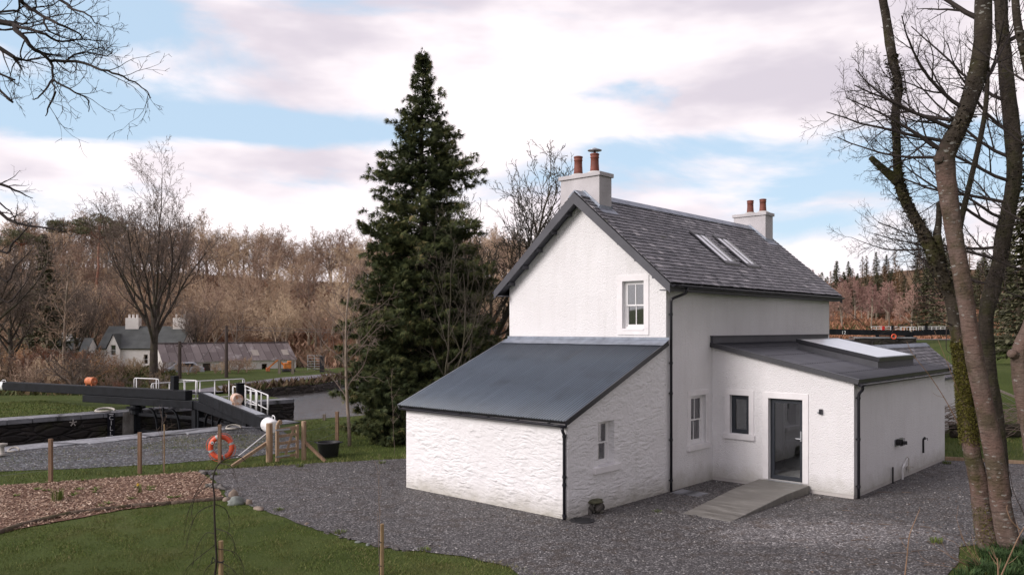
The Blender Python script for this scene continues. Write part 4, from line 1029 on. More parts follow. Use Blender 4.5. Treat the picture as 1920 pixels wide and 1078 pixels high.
t = MB(); t.b2(gw[0] - .15, gw[1] + .15, -.024, .03, gw[2] - .16, gw[2] - .002); t.b2(gw[0], gw[1], -.035, .10, gw[2] - .05, gw[2] - .001); t.build('window_sill', M['smooth_white'], house, bevel=.008)
win((0, 0, 0), (0, 1, 0), (1, 0, 0), sw, 'sash', .16, margin=.14)
win((0, 0, 0), (0, 1, 0), (1, 0, 0), lw, 'sash', .24, margin=0, bars=0, curtain=1.0)
win((0, EXF, 0), (1, 0, 0), (0, -1, 0), ewin, 'casement', .17, margin=.14, curtain=1)
win((0, EXF, 0), (1, 0, 0), (0, -1, 0), edoor, 'door', .19, margin=.15, sill=False, name='glazed_door')
# wall light, flue, tap, gas pipe
t = MB(); y = EXF - .001; t.b2(2.90, 2.97, y - .075, y, 1.975, 2.095); wl = t.build('wall_light', M['black_metal'], house, bevel=.006)
t = MB(); t.tube([(2.90, y - .04, 2.01), (2.86, y - .055, 2.01)], .024, 10); t.tube([(2.935, y - .04, 1.972), (2.935, y - .04, 1.965)], .018, 10); t.build('sensor', M['steel'], wl)
t = MB(); t.b2(EXW + .001, EXW + .008, 5.27, 5.95, .93, 1.12); fv = t.build('flue_vent', M['steel'], house)
t = MB(); t.tube([(EXW + .005, 5.45, 1.04), (EXW + .15, 5.45, 1.04)], [.085, .085], 14); t.tube([(EXW + .15, 5.45, 1.04), (EXW + .25, 5.49, 1.04)], [.05, .05], 12); t.build('flue_pipe', M['black_plastic'], fv, smooth=False)
t = MB()
for k in range(7): t.beam((EXW + .14, 5.3 + k * .06, .95), (EXW + .14, 5.3 + k * .06, 1.13), .006, .006, (1, 0, 0))
for z in (.95, 1.04, 1.13): t.beam((EXW + .14, 5.28, z), (EXW + .14, 5.68, z), .006, .006); t.beam((EXW + .002, 5.68, z), (EXW + .14, 5.68, z), .006, .006)
t.build('guard_cage', M['black_metal'], fv)
t = MB(); t.tube([(EXW + .02, 7.75, .50), (EXW + .02, 7.75, .88), (EXW + .05, 7.82, .93)], .03, 8); t.tube([(EXW + .02, 7.75, .86), (EXW + .12, 7.8, .92), (EXW + .12, 7.8, .86)], .012, 7); t.build('outside_tap', M['black_metal'], house)
t = MB(); t.tube([(EXW + .045, 5.0, -.02), (EXW + .045, 5.0, .44)], .022, 8); t.build('vent_pipe', M['black_plastic'], house)
t = MB(); t.tube([(EXW + .05, 5.78, -.02), (EXW + .05, 5.78, .33), (EXW + .05, 5.95, .40), (EXW + .01, 5.95, .40)], .024, 8); t.tube([(EXW + .05, 5.95, .40), (EXW + .05, 6.1, .48), (EXW + .05, 6.2, .52), (EXW + .01, 6.25, .52)], .016, 7); t.build('waste_pipe', M['white_metal'], house)
t = MB(); t.tube([(EXW + .04, 6.35, .12), (EXW + .04, 6.35, .5), (EXW + .04, 6.2, .56)], .014, 7); t.box((EXW + .05, 6.3, .26), (.07, .12, .07)); t.tube([(EXW + .05, 6.3, .3), (EXW + .09, 6.6, .24)], .012, 6); t.build('stopcock', M['rope'], house)

# concrete ramp up to the door
t = MB(); a, b, c, d = (1.48, -1.72), (2.62, -1.74), (2.66, EXF - .03), (1.34, EXF - .03)
lvl = .55; zz = .205
P8 = []; m1 = (a[0] + (d[0] - a[0]) * .66, a[1] + (d[1] - a[1]) * .66); m2 = (b[0] + (c[0] - b[0]) * .66, b[1] + (c[1] - b[1]) * .66)
top = [(*a, .02), (*b, .02), (*m2, zz - .02), (*c, zz), (*d, zz), (*m1, zz - .02)]; n0 = len(t.v)
t.v += top + [(p[0], p[1], -.1) for p in top]; t.face((0, 1, 2, 5)); t.face((5, 2, 3, 4)); 
for i in range(6): j = (i + 1) % 6; t.face((i, 6 + i, 6 + j, j))
o = t.build('concrete_ramp', M['concrete'], None, bevel=.015, label='damp grey concrete ramp leading up to the glazed door', cat='ramp'); o.location = C0; o.rotation_euler = (0, 0, -TH)
t = MB(); t.b2(.12, .85, .05, .55, .0, .035); o = t.build('paving_slab', M['coping'], None, bevel=.01, label='small flat paving slab at the foot of the tall black downpipe', cat='slab'); o.location = C0; o.rotation_euler = (0, 0, -TH)

# stone stool and drain cover
e = empty('stone_stool', G(1113, 962), .3, label='mossy slab on two rough stones against the lean-to wall', cat='stool')
def rock(mb, c, r, seed, n=2, flat=1.0):
    r3 = random.Random(seed); off = Vector((r3.random() * 50, r3.random() * 50, 0)); seg, rings = 10, 7; base = len(mb.v)
    for i in range(rings + 1):
        th = math.pi * i / rings
        for j in range(seg):
            ph = 2 * math.pi * j / seg; d = Vector((math.sin(th) * math.cos(ph), math.sin(th) * math.sin(ph), math.cos(th)))
            k = 1 + .38 * noise.noise(d * 1.3 + off) + .15 * noise.noise(d * 3 + off)
            for q in (Vector((.8, .5, .3)), Vector((-.6, .7, .4)), Vector((.1, -.9, .5))):
                q = q.normalized(); dd = d.dot(q)
                if dd > .75: k *= .75 / dd
            mb.v.append((c[0] + d.x * k * r[0], c[1] + d.y * k * r[1], c[2] + d.z * k * r[2]))
    for i in range(rings):
        for j in range(seg): j2 = (j + 1) % seg; mb.face((base + i * seg + j, base + (i + 1) * seg + j, base + (i + 1) * seg + j2, base + i * seg + j2))
for x, s in ((-.13, 1), (.13, 2)):
    t = MB(); rock(t, (x, 0, .10), (.12, .13, .15), s + 4); t.build('foot', M['rock'], e, smooth=True)
t = MB(); rock(t, (0, 0, .275), (.25, .2, .055), 9); t.build('slab', simple('mossy_slab', (.085, .085, .05), .9, var=.4, scale=8, bump=.6, bscale=30, bdist=.01), e, smooth=True)
t = MB(); t.lathe((0, 0, 0), [(.26, -.03), (.26, .020), (.24, .024), (.0, .026)], 28)
for k in range(6): t.b2(-.17, .17, -.15 + k * .06, -.135 + k * .06, .024, .031)
o = t.build('drain_cover', M['black_plastic'], None, label='round black drain cover set in the gravel beside the stone stool', cat='drain cover'); o.location = G(1092, 977) + Vector((0, 0, .012))

# outbuilding behind the extension
ob = empty('outbuilding', C0, -TH, label='low white stone outbuilding with slate roof behind the extension', cat='outbuilding')
t = MB(); X0, X1, ya, yb = -.85, 1.75, 13.4, 19.7; zr_ = lambda x: 3.40 - .88 * abs(x - .5)
for yy, nn in ((ya, -1), (yb, 1)): panel(t, (0, yy, 0), (1, 0, 0), (0, nn, 0), [(X0, -.4), (X1, -.4), (X1, zr_(X1) - .06), (.5, 3.34), (X0, zr_(X0) - .06)])
panel(t, (X1, 0, 0), (0, 1, 0), (1, 0, 0), [(ya, -.4), (yb, -.4), (yb, zr_(X1) - .06), (ya, zr_(X1) - .06)]); panel(t, (X0, 0, 0), (0, 1, 0), (-1, 0, 0), [(ya, -.4), (yb, -.4), (yb, zr_(X0) - .06), (ya, zr_(X0) - .06)])
t.build('wall', M['white_stone'], ob)
m1_ = slates(1, ya - .15, yb + .15, .5, 1.95, .88, 3.40, 21, .17); m2_ = slates(-1, ya - .15, yb + .15, .5, -.95, .88, 3.40, 22, .17)
n0 = len(m1_.v); m1_.v += m2_.v; m1_.f += [tuple(i + n0 for i in f) for f in m2_.f]; m1_.m += m2_.m; m1_.c += m2_.c; rr = m1_.build('roof', M['slate'], ob)
t = MB(); t.beam((.42, ya - .15, 3.37), (.42, yb + .15, 3.37), .2, .03, (-.66, 0, .75)); t.beam((.58, ya - .15, 3.37), (.58, yb + .15, 3.37), .2, .03, (.66, 0, .75)); t.build('ridge', M['lead'], rr)
t = MB()
for sgn in (1, -1): xe = .5 + sgn * 1.43; t.poly([(.5, ya - .13, 3.37), (xe, ya - .13, zr_(xe) - .03), (xe, yb + .13, zr_(xe) - .03), (.5, yb + .13, 3.37)][::sgn]); t.poly([(.5, ya - .13, 3.31), (xe, ya - .13, zr_(xe) - .09), (xe, yb + .13, zr_(xe) - .09), (.5, yb + .13, 3.31)][::-sgn])
t.b2(1.9, 1.96, ya - .1, yb + .1, 2.06, 2.15); t.build('sarking', M['barge'], rr)

# ---------------------------------------------------------------- lock gates
def rail(mb, pts, r=.024, n=7):
    """a bent tube through pts with rounded corners"""
    P = [Vector(p) for p in pts]; Q = [P[0]]
    for i in range(1, len(P) - 1):
        a, b, c = P[i - 1], P[i], P[i + 1]; q = min(.12, (b - a).length / 2, (c - b).length / 2); s = b + (a - b).normalized() * q; e = b + (c - b).normalized() * q
        for t in (0, .33, .67, 1): Q.append(s * (1 - t) ** 2 + b * 2 * t * (1 - t) + e * t * t)
    Q.append(P[-1]); mb.tube(Q, r, n)
def guard(parent, a, b, z0, z1, posts, mid=True, name='guard_rail', r=.024, z0b=None):
    a = Vector(a); b = Vector(b); up = Vector((0, 0, 1)); z0b = z0 if z0b is None else z0b
    m = MB(); rail(m, [a + up * (z0 + .45), a + up * z1, b + up * z1, b + up * (z0 + .45)], r)
    if mid: m.tube([a + up * (z0 + .47), b + up * (z0 + .47)], r * .9, 6)
    o = m.build(name, M['white_metal'], parent, smooth=True)
    for i in range(posts):
        t = (i + .12) / (posts - .76); p = a + (b - a) * t; m = MB(); m.tube([p + up * z0b, p + up * z1], r, 7); m.build('rail_post', M['white_metal'], o, smooth=True)
    return o
def gate(hinge, mit, beam_end, drum_t, drum_m, label, near):
    h = Vector((hinge.x, hinge.y, 0)); q = Vector((mit.x, mit.y, 0)); d = (q - h).normalized(); L_ = (q - h).length; o = Vector((beam_end[0], beam_end[1], 0)); bd = (h - o).normalized(); up = Vector((0, 0, 1))
    n = Vector((d.y, -d.x, 0)); 
    if n.dot(Vector((0, -1, 0))) < 0: n = -n
    e = empty('lock_gate', h, 0, label=label, cat='lock gate', group='gates of the lower canal lock')
    V = lambda p: p - h
    # the leaf: heel and mitre posts, rails, planking below
    t = MB(); t.beam(V(h) + up * -4.5, V(h) + up * .34, .32, .30, d); t.build('heel_post', M['beam'], e, bevel=.02)
    t = MB(); t.beam(V(q - d * .12) + up * -4.5, V(q - d * .12) + up * .34, .26, .26, d); t.build('mitre_post', M['beam'], e, bevel=.02)
    for z in (-.12, -1.0, -2.4):
        t = MB(); t.beam(V(h + d * .17) + up * z, V(q - d * .26) + up * z, .20, .14 if z > -1 else .26); t.build('gate_rail', M['beam'], e, bevel=.01)
    t = MB(); t.beam(V(h + d * .17 - n * .03) + up * -2.75, V(q - d * .26 - n * .03) + up * -2.75, .08, 3.2)
    t.build('planking', M['beam'], e)
    for k in (.34, .70):
        t = MB(); P = []
        for i in range(9): a = math.pi / 2 * i / 8; P.append(V(h + d * (L_ * k + .55 * math.sin(a) - .3)) + n * .13 + up * (.22 - 1.1 * (1 - math.cos(a))))
        for a, b in zip(P, P[1:]): t.beam(a, b, .05, .10, n)
        t.build('curved_brace', M['beam'], e)
    t = MB(); t.beam(V(h + d * L_ * .5) + n * .16 + up * -2.5, V(h + d * L_ * .5) + n * .16 + up * .3, .07, .07, d); t.build('paddle_rod', M['beam'], e)
    # balance beam: two timbers, the lower one ending part way
    tip = o + (q - o).normalized() * .0; head = h + d * (L_ - .55)
    ax = (head - o).normalized(); Lb = (head - o).length
    t = MB(); t.beam(V(o + ax * .75) + up * .93, V(head) + up * .93, .42, .44); b = t.build('balance_beam', M['beam'], e, bevel=.025)
    t = MB(); P = [V(o) + up * .90, V(o + ax * .06) + up * .90, V(o + ax * .74) + up * .92]; t.tube([P[0], P[0].lerp(P[2], .12), P[2]], [.19, .235, .24], 24); t.build('white_tip', M['white_metal'], b, smooth=False, bevel=.02)
    t = MB(); rail(t, [V(o + ax * .2 - n * .1) + up * 1.05, V(o + ax * .2 - n * .1) + up * 1.22, V(o + ax * .55 - n * .1) + up * 1.24, V(o + ax * .55 - n * .1) + up * 1.05], .015); t.build('grab_handle', M['white_metal'], b)
    t = MB(); t.beam(V(h - ax * (3.4 if near else 3.6)) + up * .52 + n * .05, V(h + d * (L_ - .02)) + up * .52 + n * .05, .46, .36); t.build('lower_beam', M['beam'], b, bevel=.02)
    t = MB(); t.beam(V(o + ax * 1.7) + up * 1.156, V(head - ax * .9) + up * 1.156, .30, .01); t.build('walking_strip', M['steel'] if near else M['black_plastic'], b)
    t = MB(); t.tube([V(h) + up * -.1, V(h) + up * .32], [.34, .26], 14); t.tube([V(h) + up * .16, V(h) + up * .24], [.45, .45], 14); t.build('pivot_collar', M['beam'], e)
    # drum and paddle post
    p = o + ax * drum_t; t = MB(); t.tube([V(p - ax * .27) + up * 1.39, V(p - ax * .24) + up * 1.39, V(p + ax * .24) + up * 1.39, V(p + ax * .27) + up * 1.39], [.18, .20, .20, .18], 18)
    dr = t.build('rusty_drum', drum_m, e, smooth=False, bevel=.01)
    t = MB(); t.beam(V(p - ax * .2) + up * 1.15, V(p - ax * .2) + up * 1.25, .26, .05, ax); t.beam(V(p + ax * .2) + up * 1.15, V(p + ax * .2) + up * 1.25, .26, .05, ax); t.tube([V(p + ax * .27) + up * 1.39, V(p + ax * .36) + up * 1.39], .045, 8); t.build('drum_bracket', drum_m, dr)
    p = h + d * (L_ * (.52 if near else .60)) if not near else h - ax * .35
    t = MB(); t.beam(V(p - n * .15) + up * .7, V(p - n * .15) + up * 1.78, .30, .24, ax); t.beam(V(p - n * .15) + up * 1.78, V(p - n * .15) + up * 1.80, .34, .28, ax); t.build('paddle_post', M['beam'], e, bevel=.015)
    t = MB(); t.beam(V(h - ax * .4 - n * .75) + up * .45, V(q - n * .75) + up * .45, .75, .06); t.build('walkway', M['beam'], e)
    return e, h, d, n, ax, L_, V, o
eA, hA, dA, nA, axA, LA, VA, oA = gate(gateA, mitre + Vector((-.06, .03, 0)), (-28.3, 44.55), 7.75, M['rust'], 'black lock gate whose long balance beam reaches over the far grass', False)
eB, hB, dB, nB, axB, LB, VB, oB = gate(gateB, mitre + Vector((.06, -.03, 0)), (-7.62, 25.85), 5.65, M['rust_pale'], 'black lock gate whose balance beam ends in a white tip at the wooden gate', True)
up = Vector((0, 0, 1))
for s0, s1, off, k in ((-.6, 1.15, -.38, 2), (2.0, 3.75, -.38, 3)): guard(eA, VA(hA + dA * s0) + nA * off, VA(hA + dA * s1) + nA * off, .48, 1.60, k)
guard(eB, VB(hB + dB * 1.5) - nB * .40, VB(hB + dB * .55) - nB * .40, .48, 1.55, 2); guard(eB, VB(hB - dB * .1) - nB * .40, VB(hB - dB * 1.55) - nB * .40, .48, 1.50, 3)
fw_ = empty('lock_side_railing', FL(.5), 0, label='long white railing on the far lock wall behind the gates', cat='railing')
guard(fw_, (.35, -.2, 0), FL(5.5) - FL(.5) + Vector((.35, -.2, 0)), .0, 1.36, 7, r=.028)
fb = empty('towpath_railing', (-10.7, 35.55, 0), 0, label='white tubular railing with six posts running past the end of the beam', cat='railing')
guard(fb, (0, 0, 0), (-3.75, 7.5, 0), .02, 1.12, 6, r=.028)
t = MB(); t.beam((.05, -.1, -.02), (-3.8, 7.6, -.02), .55, .10); t.beam((0, 0, -.3), (-3.75, 7.5, -.3), .2, .45); t.build('plank_deck', M['beam'], fb)

# cill marker, star and rope on the far wall
def onwall(t_, z, d=.05): p = FL(t_); nn = Vector((FD.y, -FD.x, 0)); return Vector((p.x, p.y, z)) + nn * d
def tof(px):                                          # distance along the far wall seen at photo column px
    k = (px - 960) / F; return (k * 39.6 + 18.4) / (FD.x - k * FD.y)
wn = Vector((FD.y, -FD.x, 0)).normalized(); wang = math.atan2(FD.y, FD.x)
cm = tof(207.5); e = empty('cill_marker', onwall(cm, -.02, .03), wang, label='black board with white CILL letters down the far lock wall', cat='sign')
t = MB(); t.b2(-.17, .17, -.03, .0, -1.5, .02); t.build('board', M['black_metal'], e)
t = MB(); t.b2(-.11, .11, -.035, -.031, -.03, .01); t.build('white_band', M['white_metal'], e)
def text(s, size, m, parent, loc, rot, name='lettering', ext=.004):
    c = bpy.data.curves.new(name, 'FONT'); c.body = s; c.size = size; c.extrude = ext; c.align_x = 'CENTER'; tmp = bpy.data.objects.new(name, c); me = bpy.data.meshes.new_from_object(tmp); bpy.data.objects.remove(tmp)
    me.materials.clear(); me.materials.append(m); o = bpy.data.objects.new(name, me); COL.objects.link(o)
    o.parent = parent; o.location = loc; o.rotation_euler = rot; return o
for i, ch_ in enumerate('CILL'): text(ch_, .30, M['white_metal'], e, (0, -.036, -.28 - i * .255), (R(90), 0, 0), ext=.003)
a0_, a1_ = tof(230), tof(249); t = MB(); q0, q1 = onwall(a0_, 0, .03), onwall(a1_, 0, .03); t.beam(q0 + Vector((0, 0, -2.2)), q1 + Vector((0, 0, -2.2)), .14, 4.4); t.build('cement_pier', M['concrete'], None, label='pale cement pier in the far lock wall next to the gate', cat='pier')
st = tof(136); e = onwall(st, -.30, .07); t = MB()
for k in range(5):
    a = math.pi / 2 + k * 2.513 / 2; d1 = Vector((math.cos(a) * FD.x, math.cos(a) * FD.y, math.sin(a))); t.beam((0, 0, 0), d1 * .16, .04, .04, wn)
o = t.build('iron_star', M['rope'], None, label='pale star-shaped iron tie plate on the dark far lock wall', cat='tie plate'); o.location = e
def ring(name, c, r, tr, rot, m, label, cat='mooring ring'):
    t = MB(); P = [Vector((r * math.cos(a), r * math.sin(a) * .8, .02 + .10 * max(0, math.sin(a)))) for a in [i * .45 for i in range(13)]]
    t.tube(P, tr, 7); o = t.build(name, m, None, smooth=True, label=label, cat=cat); o.location = c; o.rotation_euler = (0, 0, rot); return o
ring('rope_loop', Vector((FL(-1.2).x - .4, FL(-1.2).y + .3, .08)), .42, .05, .4, M['rope'], 'pale rope loop lying on the far lock coping near the board', 'rope')
ring('rope_loop', G(438, 803, .07), .28, .04, .3, M['rope'], 'pale rope loop lying on the coping behind the lifebuoy', 'rope')
ring('mooring_ring', G(25, 846, .07), .16, .03, .2, M['rope'], 'small pale mooring ring on the near lock coping')
t = MB(); t.lathe((0, 0, 0), [(.14, 0), (.07, .05), (.06, .28), (.15, .32), (.15, .37), (.0, .39)], 14); o = t.build('mooring_bollard', M['rope'], None, smooth=True, label='small pale iron bollard on the near lock coping', cat='bollard'); o.location = G(4, 853, .05)

# ---------------------------------------------------------------- fence, gate, lifebuoy, tub
PW = [(G(-120, 930)), G(95, 905), G(262, 888), G(412, 868), G(505, 866)]
e = empty('wire_fence', G(95, 905), 0, label='wire fence on square posts between the lock path and the bark bed', cat='fence'); o_ = e.location
for i, p in enumerate(PW[:4]):
    t = MB(); q = p - o_; t.b2(q.x - .045, q.x + .045, q.y - .045, q.y + .045, -.2, 1.16 if i != 3 else 1.16); t.build('post', M['post_wood'], e, bevel=.006)
for z in (.35, .62, .88, 1.08):
    t = MB()
    for a, b in zip(PW, PW[1:]):
        P = [a - o_ + (b - a) * k / 6 + up * (z - .02 * math.sin(math.pi * k / 6)) for k in range(7)]; t.tube(P, .0035, 4, caps=False)
    t.build('wire', M['wire'], e)
def round_post(mb, p, h, r, seed=0): mb.tube([(p[0], p[1], -.2), (p[0], p[1], h - .03), (p[0], p[1], h)], [r, r * .98, r * .9], 14)
gp = G(505, 866); g0, g1 = G(520, 868), G(566, 862)
e = empty('strainer_post', gp, 0, label='thick round strainer post with a slanting wooden strut left of the gate', cat='post')
t = MB(); round_post(t, (0, 0), 1.18, .10); t.build('post', M['gate_wood'], e)
sp = G(430, 876) - gp
t = MB(); t.beam((-.08, 0, .58), (sp.x * .92, sp.y, .03), .07, .09); t.build('strut', M['gate_wood'], e)
t = MB(); t.tube([(-.1, 0, .86), (sp.x * .75, sp.y, .30)], .018, 6); t.build('white_stay', M['white_metal'], e)
# garden gate
gd = (g1 - g0); gl = gd.length; ga = math.atan2(gd.y, gd.x)
e = empty('garden_gate', g0, ga, label='small five-bar wooden garden gate beside the thick round post', cat='gate')
t = MB(); P = [(0, 0, .05), (0, 0, .9), (0, 0, 1.12), (.04, 0, 1.2), (.12, 0, 1.25)]; 
for a, b in zip(P, P[1:]): t.beam(a, b, .07, .10, (1, 0, 0))
t.tube([(.085, -.036, 1.22), (.085, .036, 1.22)], .075, 12); t.build('hinge_stile', M['gate_wood'], e, bevel=.008)
t = MB(); t.beam((gl - .16, 0, .08), (gl - .16, 0, 1.1), .07, .08, (1, 0, 0)); t.build('latch_stile', M['gate_wood'], e, bevel=.008)
for z in (.17, .37, .58, .80, 1.0): t = MB(); t.beam((.05, 0, z), (gl - .2, 0, z + .02), .022, .085 if z < 1 else .10); t.build('bar', M['gate_wood'], e, bevel=.004)
t = MB(); t.beam((.25, -.03, .2), (gl - .3, -.03, 1.0), .02, .07); t.build('diagonal_brace', M['gate_wood'], e)
for z in (.2, 1.0): t = MB(); t.b2(-.08, .40, -.042, -.036, z - .025, z + .025); t.build('strap_hinge', M['steel'], e)
t = MB(); round_post(t, (0, 0), 1.2, .075); o = t.build('gate_post', M['gate_wood'], None, label='round latch post at the right side of the garden gate', cat='post'); o.location = g1 + Vector((.06, .0, 0))
# fence running back from the gate
p2 = G(632, 838)
t = MB(); t.b2(-.055, .055, -.055, .055, -.2, 1.22); o = t.build('fence_post', M['post_wood'], None, bevel=.006, label='single square post behind the black tub by the bare sapling', cat='post'); o.location = p2
e = empty('back_wire', g1, 0, label='slack wires from the gate post back to the square post', cat='wire')
for z in (.5, .85): t = MB(); t.tube([Vector((0, 0, z)) + (p2 - g1) * (k / 6) - up * .03 * math.sin(math.pi * k / 6) for k in range(7)], .004, 4); t.build('wire', M['wire'], e)
t = MB(); t.beam((.1, 0, .55), Vector(G(610, 866) - g1) + up * .02, .07, .08); o = t.build('slanting_strut', M['post_wood'], None, label='short slanting strut leaning on the latch post', cat='strut'); o.location = g1
t = MB(); t.b2(-.06, .06, -.06, .06, -.3, .28); o = t.build('bank_post', M['old_wood'], None, label='short dark stub of a post on the canal bank', cat='post'); o.location = G(608, 788)
# lifebuoy
e = empty('lifebuoy', G(412, 868) + Vector((0, .12, .46)), .05, label='orange lifebuoy with grey bands hung behind a fence post', cat='lifebuoy')
def torus(mb, R_, r, a0=0, a1=6.2832, n=48, m=12, mi=0):
    base = len(mb.v); k = n if a1 - a0 > 6.28 else n + 1
    for i in range(k):
        a = a0 + (a1 - a0) * i / n
        for j in range(m): b = 6.2832 * j / m; rr = R_ + r * math.cos(b); mb.v.append((rr * math.cos(a), r * .8 * math.sin(b), rr * math.sin(a)))
    for i in range(n):
        for j in range(m): i2 = (i + 1) % k; j2 = (j + 1) % m; mb.face((base + i * m + j, base + i2 * m + j, base + i2 * m + j2, base + i * m + j2), mi)
t = MB(); torus(t, .315, .078); t.build('ring', M['buoy'], e, smooth=True)
for a in (.35, 1.95, 3.5, 5.05): t = MB(); torus(t, .315, .0815, a - .10, a + .10, 5); t.build('reflective_band', M['tape'], e, smooth=True)
for k in range(4):
    t = MB(); a = 1.15 + k * 1.57; P = [Vector(((.315 + .1 + .0 + (.035 * math.sin(math.pi * i / 8))) * math.cos(a + (i / 8 - .5) * 1.3), -.02, (.405 + .035 * math.sin(math.pi * i / 8)) * math.sin(a + (i / 8 - .5) * 1.3))) for i in range(9)]; t.tube(P, .008, 5); t.build('grab_line', M['buoy'], e)
t = MB(); a = 2.65; t.tube([(.315 * math.cos(a) + .03, -.058, .315 * math.sin(a)), (.315 * math.cos(a) + .03, -.072, .315 * math.sin(a))], .045, 12); t.build('badge', M['white_metal'], e)
t = MB(); t.box((.315 * math.cos(a) + .03, -.074, .315 * math.sin(a)), (.05, .004, .03)); t.build('badge_mark', M['ink'], e)
t = MB(); t.tube([(-.12, -.02, .40), (-.05, .0, .62), (0, -.05, .70)], .006, 5); t.build('cord', M['rope'], e)
# tub
e = empty('rubber_tub', G(616, 856), 0, label='black rubber tub with rope handles at the edge of the gravel', cat='tub')
t = MB(); t.lathe((0, 0, 0), [(.27, 0), (.29, .02), (.345, .42), (.37, .44), (.375, .47), (.35, .475), (.33, .44), (.28, .06), (0, .05)], 28); t.build('bucket', M['black_plastic'], e, smooth=True)
for s in (1, -1): t = MB(); t.tube([(s * .34, -.09, .44), (s * .44, -.05, .47), (s * .44, .05, .47), (s * .34, .09, .44)], .016, 6); t.build('handle', M['black_plastic'], e)

# ---------------------------------------------------------------- stones, edging logs, small garden things
def put_rock(c, r, seed, label, m='rock', group=None, name='edging_stone', cat='stone'):
    t = MB(); rock(t, (0, 0, r[2] * .45), r, seed); o = t.build(name, M[m], None, smooth=True, label=label, cat=cat, group=group); o.location = c; o.rotation_euler = (0, 0, seed * 1.3); return o
M['rock_green'] = simple('grey_green_rock', (.20, .22, .20), .85, var=.3, scale=5, bump=.7, bscale=12, bdist=.03)
M['rock_tan'] = simple('tan_rock', (.24, .19, .15), .85, var=.3, scale=6, bump=.6, bscale=14, bdist=.03)
put_rock(G(442, 946), (.20, .15, .13), 3, 'large grey-green boulder at the corner of lawn and gravel', 'rock_green')
put_rock(G(437, 936) + Vector((-.08, .25, 0)), (.12, .09, .13), 5, 'small tan stone just behind the grey-green boulder', 'rock_tan')
put_rock(G(466, 945), (.09, .08, .08), 7, 'small round tan stone right of the grey-green boulder', 'rock_tan')
put_rock(G(405, 915), (.18, .42, .09), 8, 'long flat grey stone between bark bed and gravel')
put_rock(G(381, 888), (.28, .12, .07), 9, 'flat grey stone at the far corner of the bark bed')
put_rock(G(424, 940), (.10, .09, .07), 12, 'small reddish stone at the end of the edging logs', 'rock_tan')
put_rock(G(485, 955), (.17, .10, .05), 14, 'flat brown stone set in the lawn edge by the boulder', 'rock_tan')
LE = [G(x, y) for x, y in ((575, 983), (612, 1000), (640, 1008), (655, 1011), (672, 1017), (690, 1021), (706, 1024), (722, 1027), (742, 1030), (762, 1033))]
for i, p in enumerate(LE): put_rock(p, (rng.uniform(.06, .12), rng.uniform(.035, .055), rng.uniform(.02, .032)), 30 + i, 'small half-buried stone in the row between lawn and gravel', rng.choice(('rock', 'rock_tan', 'rock_green')), 'small stones edging the lawn')
logs = [(G(-30, 1010), G(38, 988)), (G(40, 987), G(130, 966)), (G(131, 965), G(245, 952)), (G(248, 951), G(320, 946)), (G(321, 946), G(420, 937))]
for i, (a, b) in enumerate(logs):
    t = MB(); k = 8; P = [a - a + (b - a) * (j / k) + Vector((0, 0, .03 + .012 * noise.noise(Vector((j * .9, i, 0))))) for j in range(k + 1)]
    t.tube(P, [.062 + .014 * noise.noise(Vector((j * .7, i * 3, 2))) for j in range(k + 1)], 8)
    names = ('mossy edging log at the left end of the bark bed row', 'short weathered edging log left of the long mossy one', 'long mossy edging log in the middle of the bark bed row', 'short pale edging log right of the long mossy one', 'thin edging log ending at the boulder by the gravel')
    o = t.build('edging_log', bark('log_bark', (.075, .055, .042), (.20, .15, .115), .3, .6) if i == 0 else bpy.data.materials['log_bark'], None, smooth=True, label=names[i], cat='log', group='logs edging the bark bed'); o.location = a
# timber board along the back of the yard
a, b = Vector((13.35, 24.95, 0)), Vector((22.6, 21.3, 0)); t = MB(); t.beam((0, 0, .05), b - a + up * .05, .04, .12); o = t.build('edging_board', M['gate_wood'], None, label='thin timber edging board between the gravel and the back grass', cat='board'); o.location = a
# debris on the gravel
tw = [(1700, 925), (1735, 990), (1755, 998), (1690, 1040), (1745, 1062), (1560, 905), (1640, 1060), (1660, 985), (1700, 1012), (1610, 1015), (1660, 925), (1590, 960), (1725, 1035)]
for i, (x, y) in enumerate(tw):
    t = MB(); p = G(x, y); a = rng.uniform(-.5, .5); l = rng.uniform(.12, .45); P = [Vector((math.cos(a) * l * (k / 3 - .5), math.sin(a) * l * (k / 3 - .5) + rng.uniform(-.02, .02), .03 + rng.random() * .01)) for k in range(4)]
    t.tube(P, [.010, .009, .007, .003], 5); o = t.build('fallen_twig', M['twig_oak'], None, label='thin brown twig fallen on the dark gravel near the trees', cat='twig', group='fallen twigs on the gravel'); o.location = p

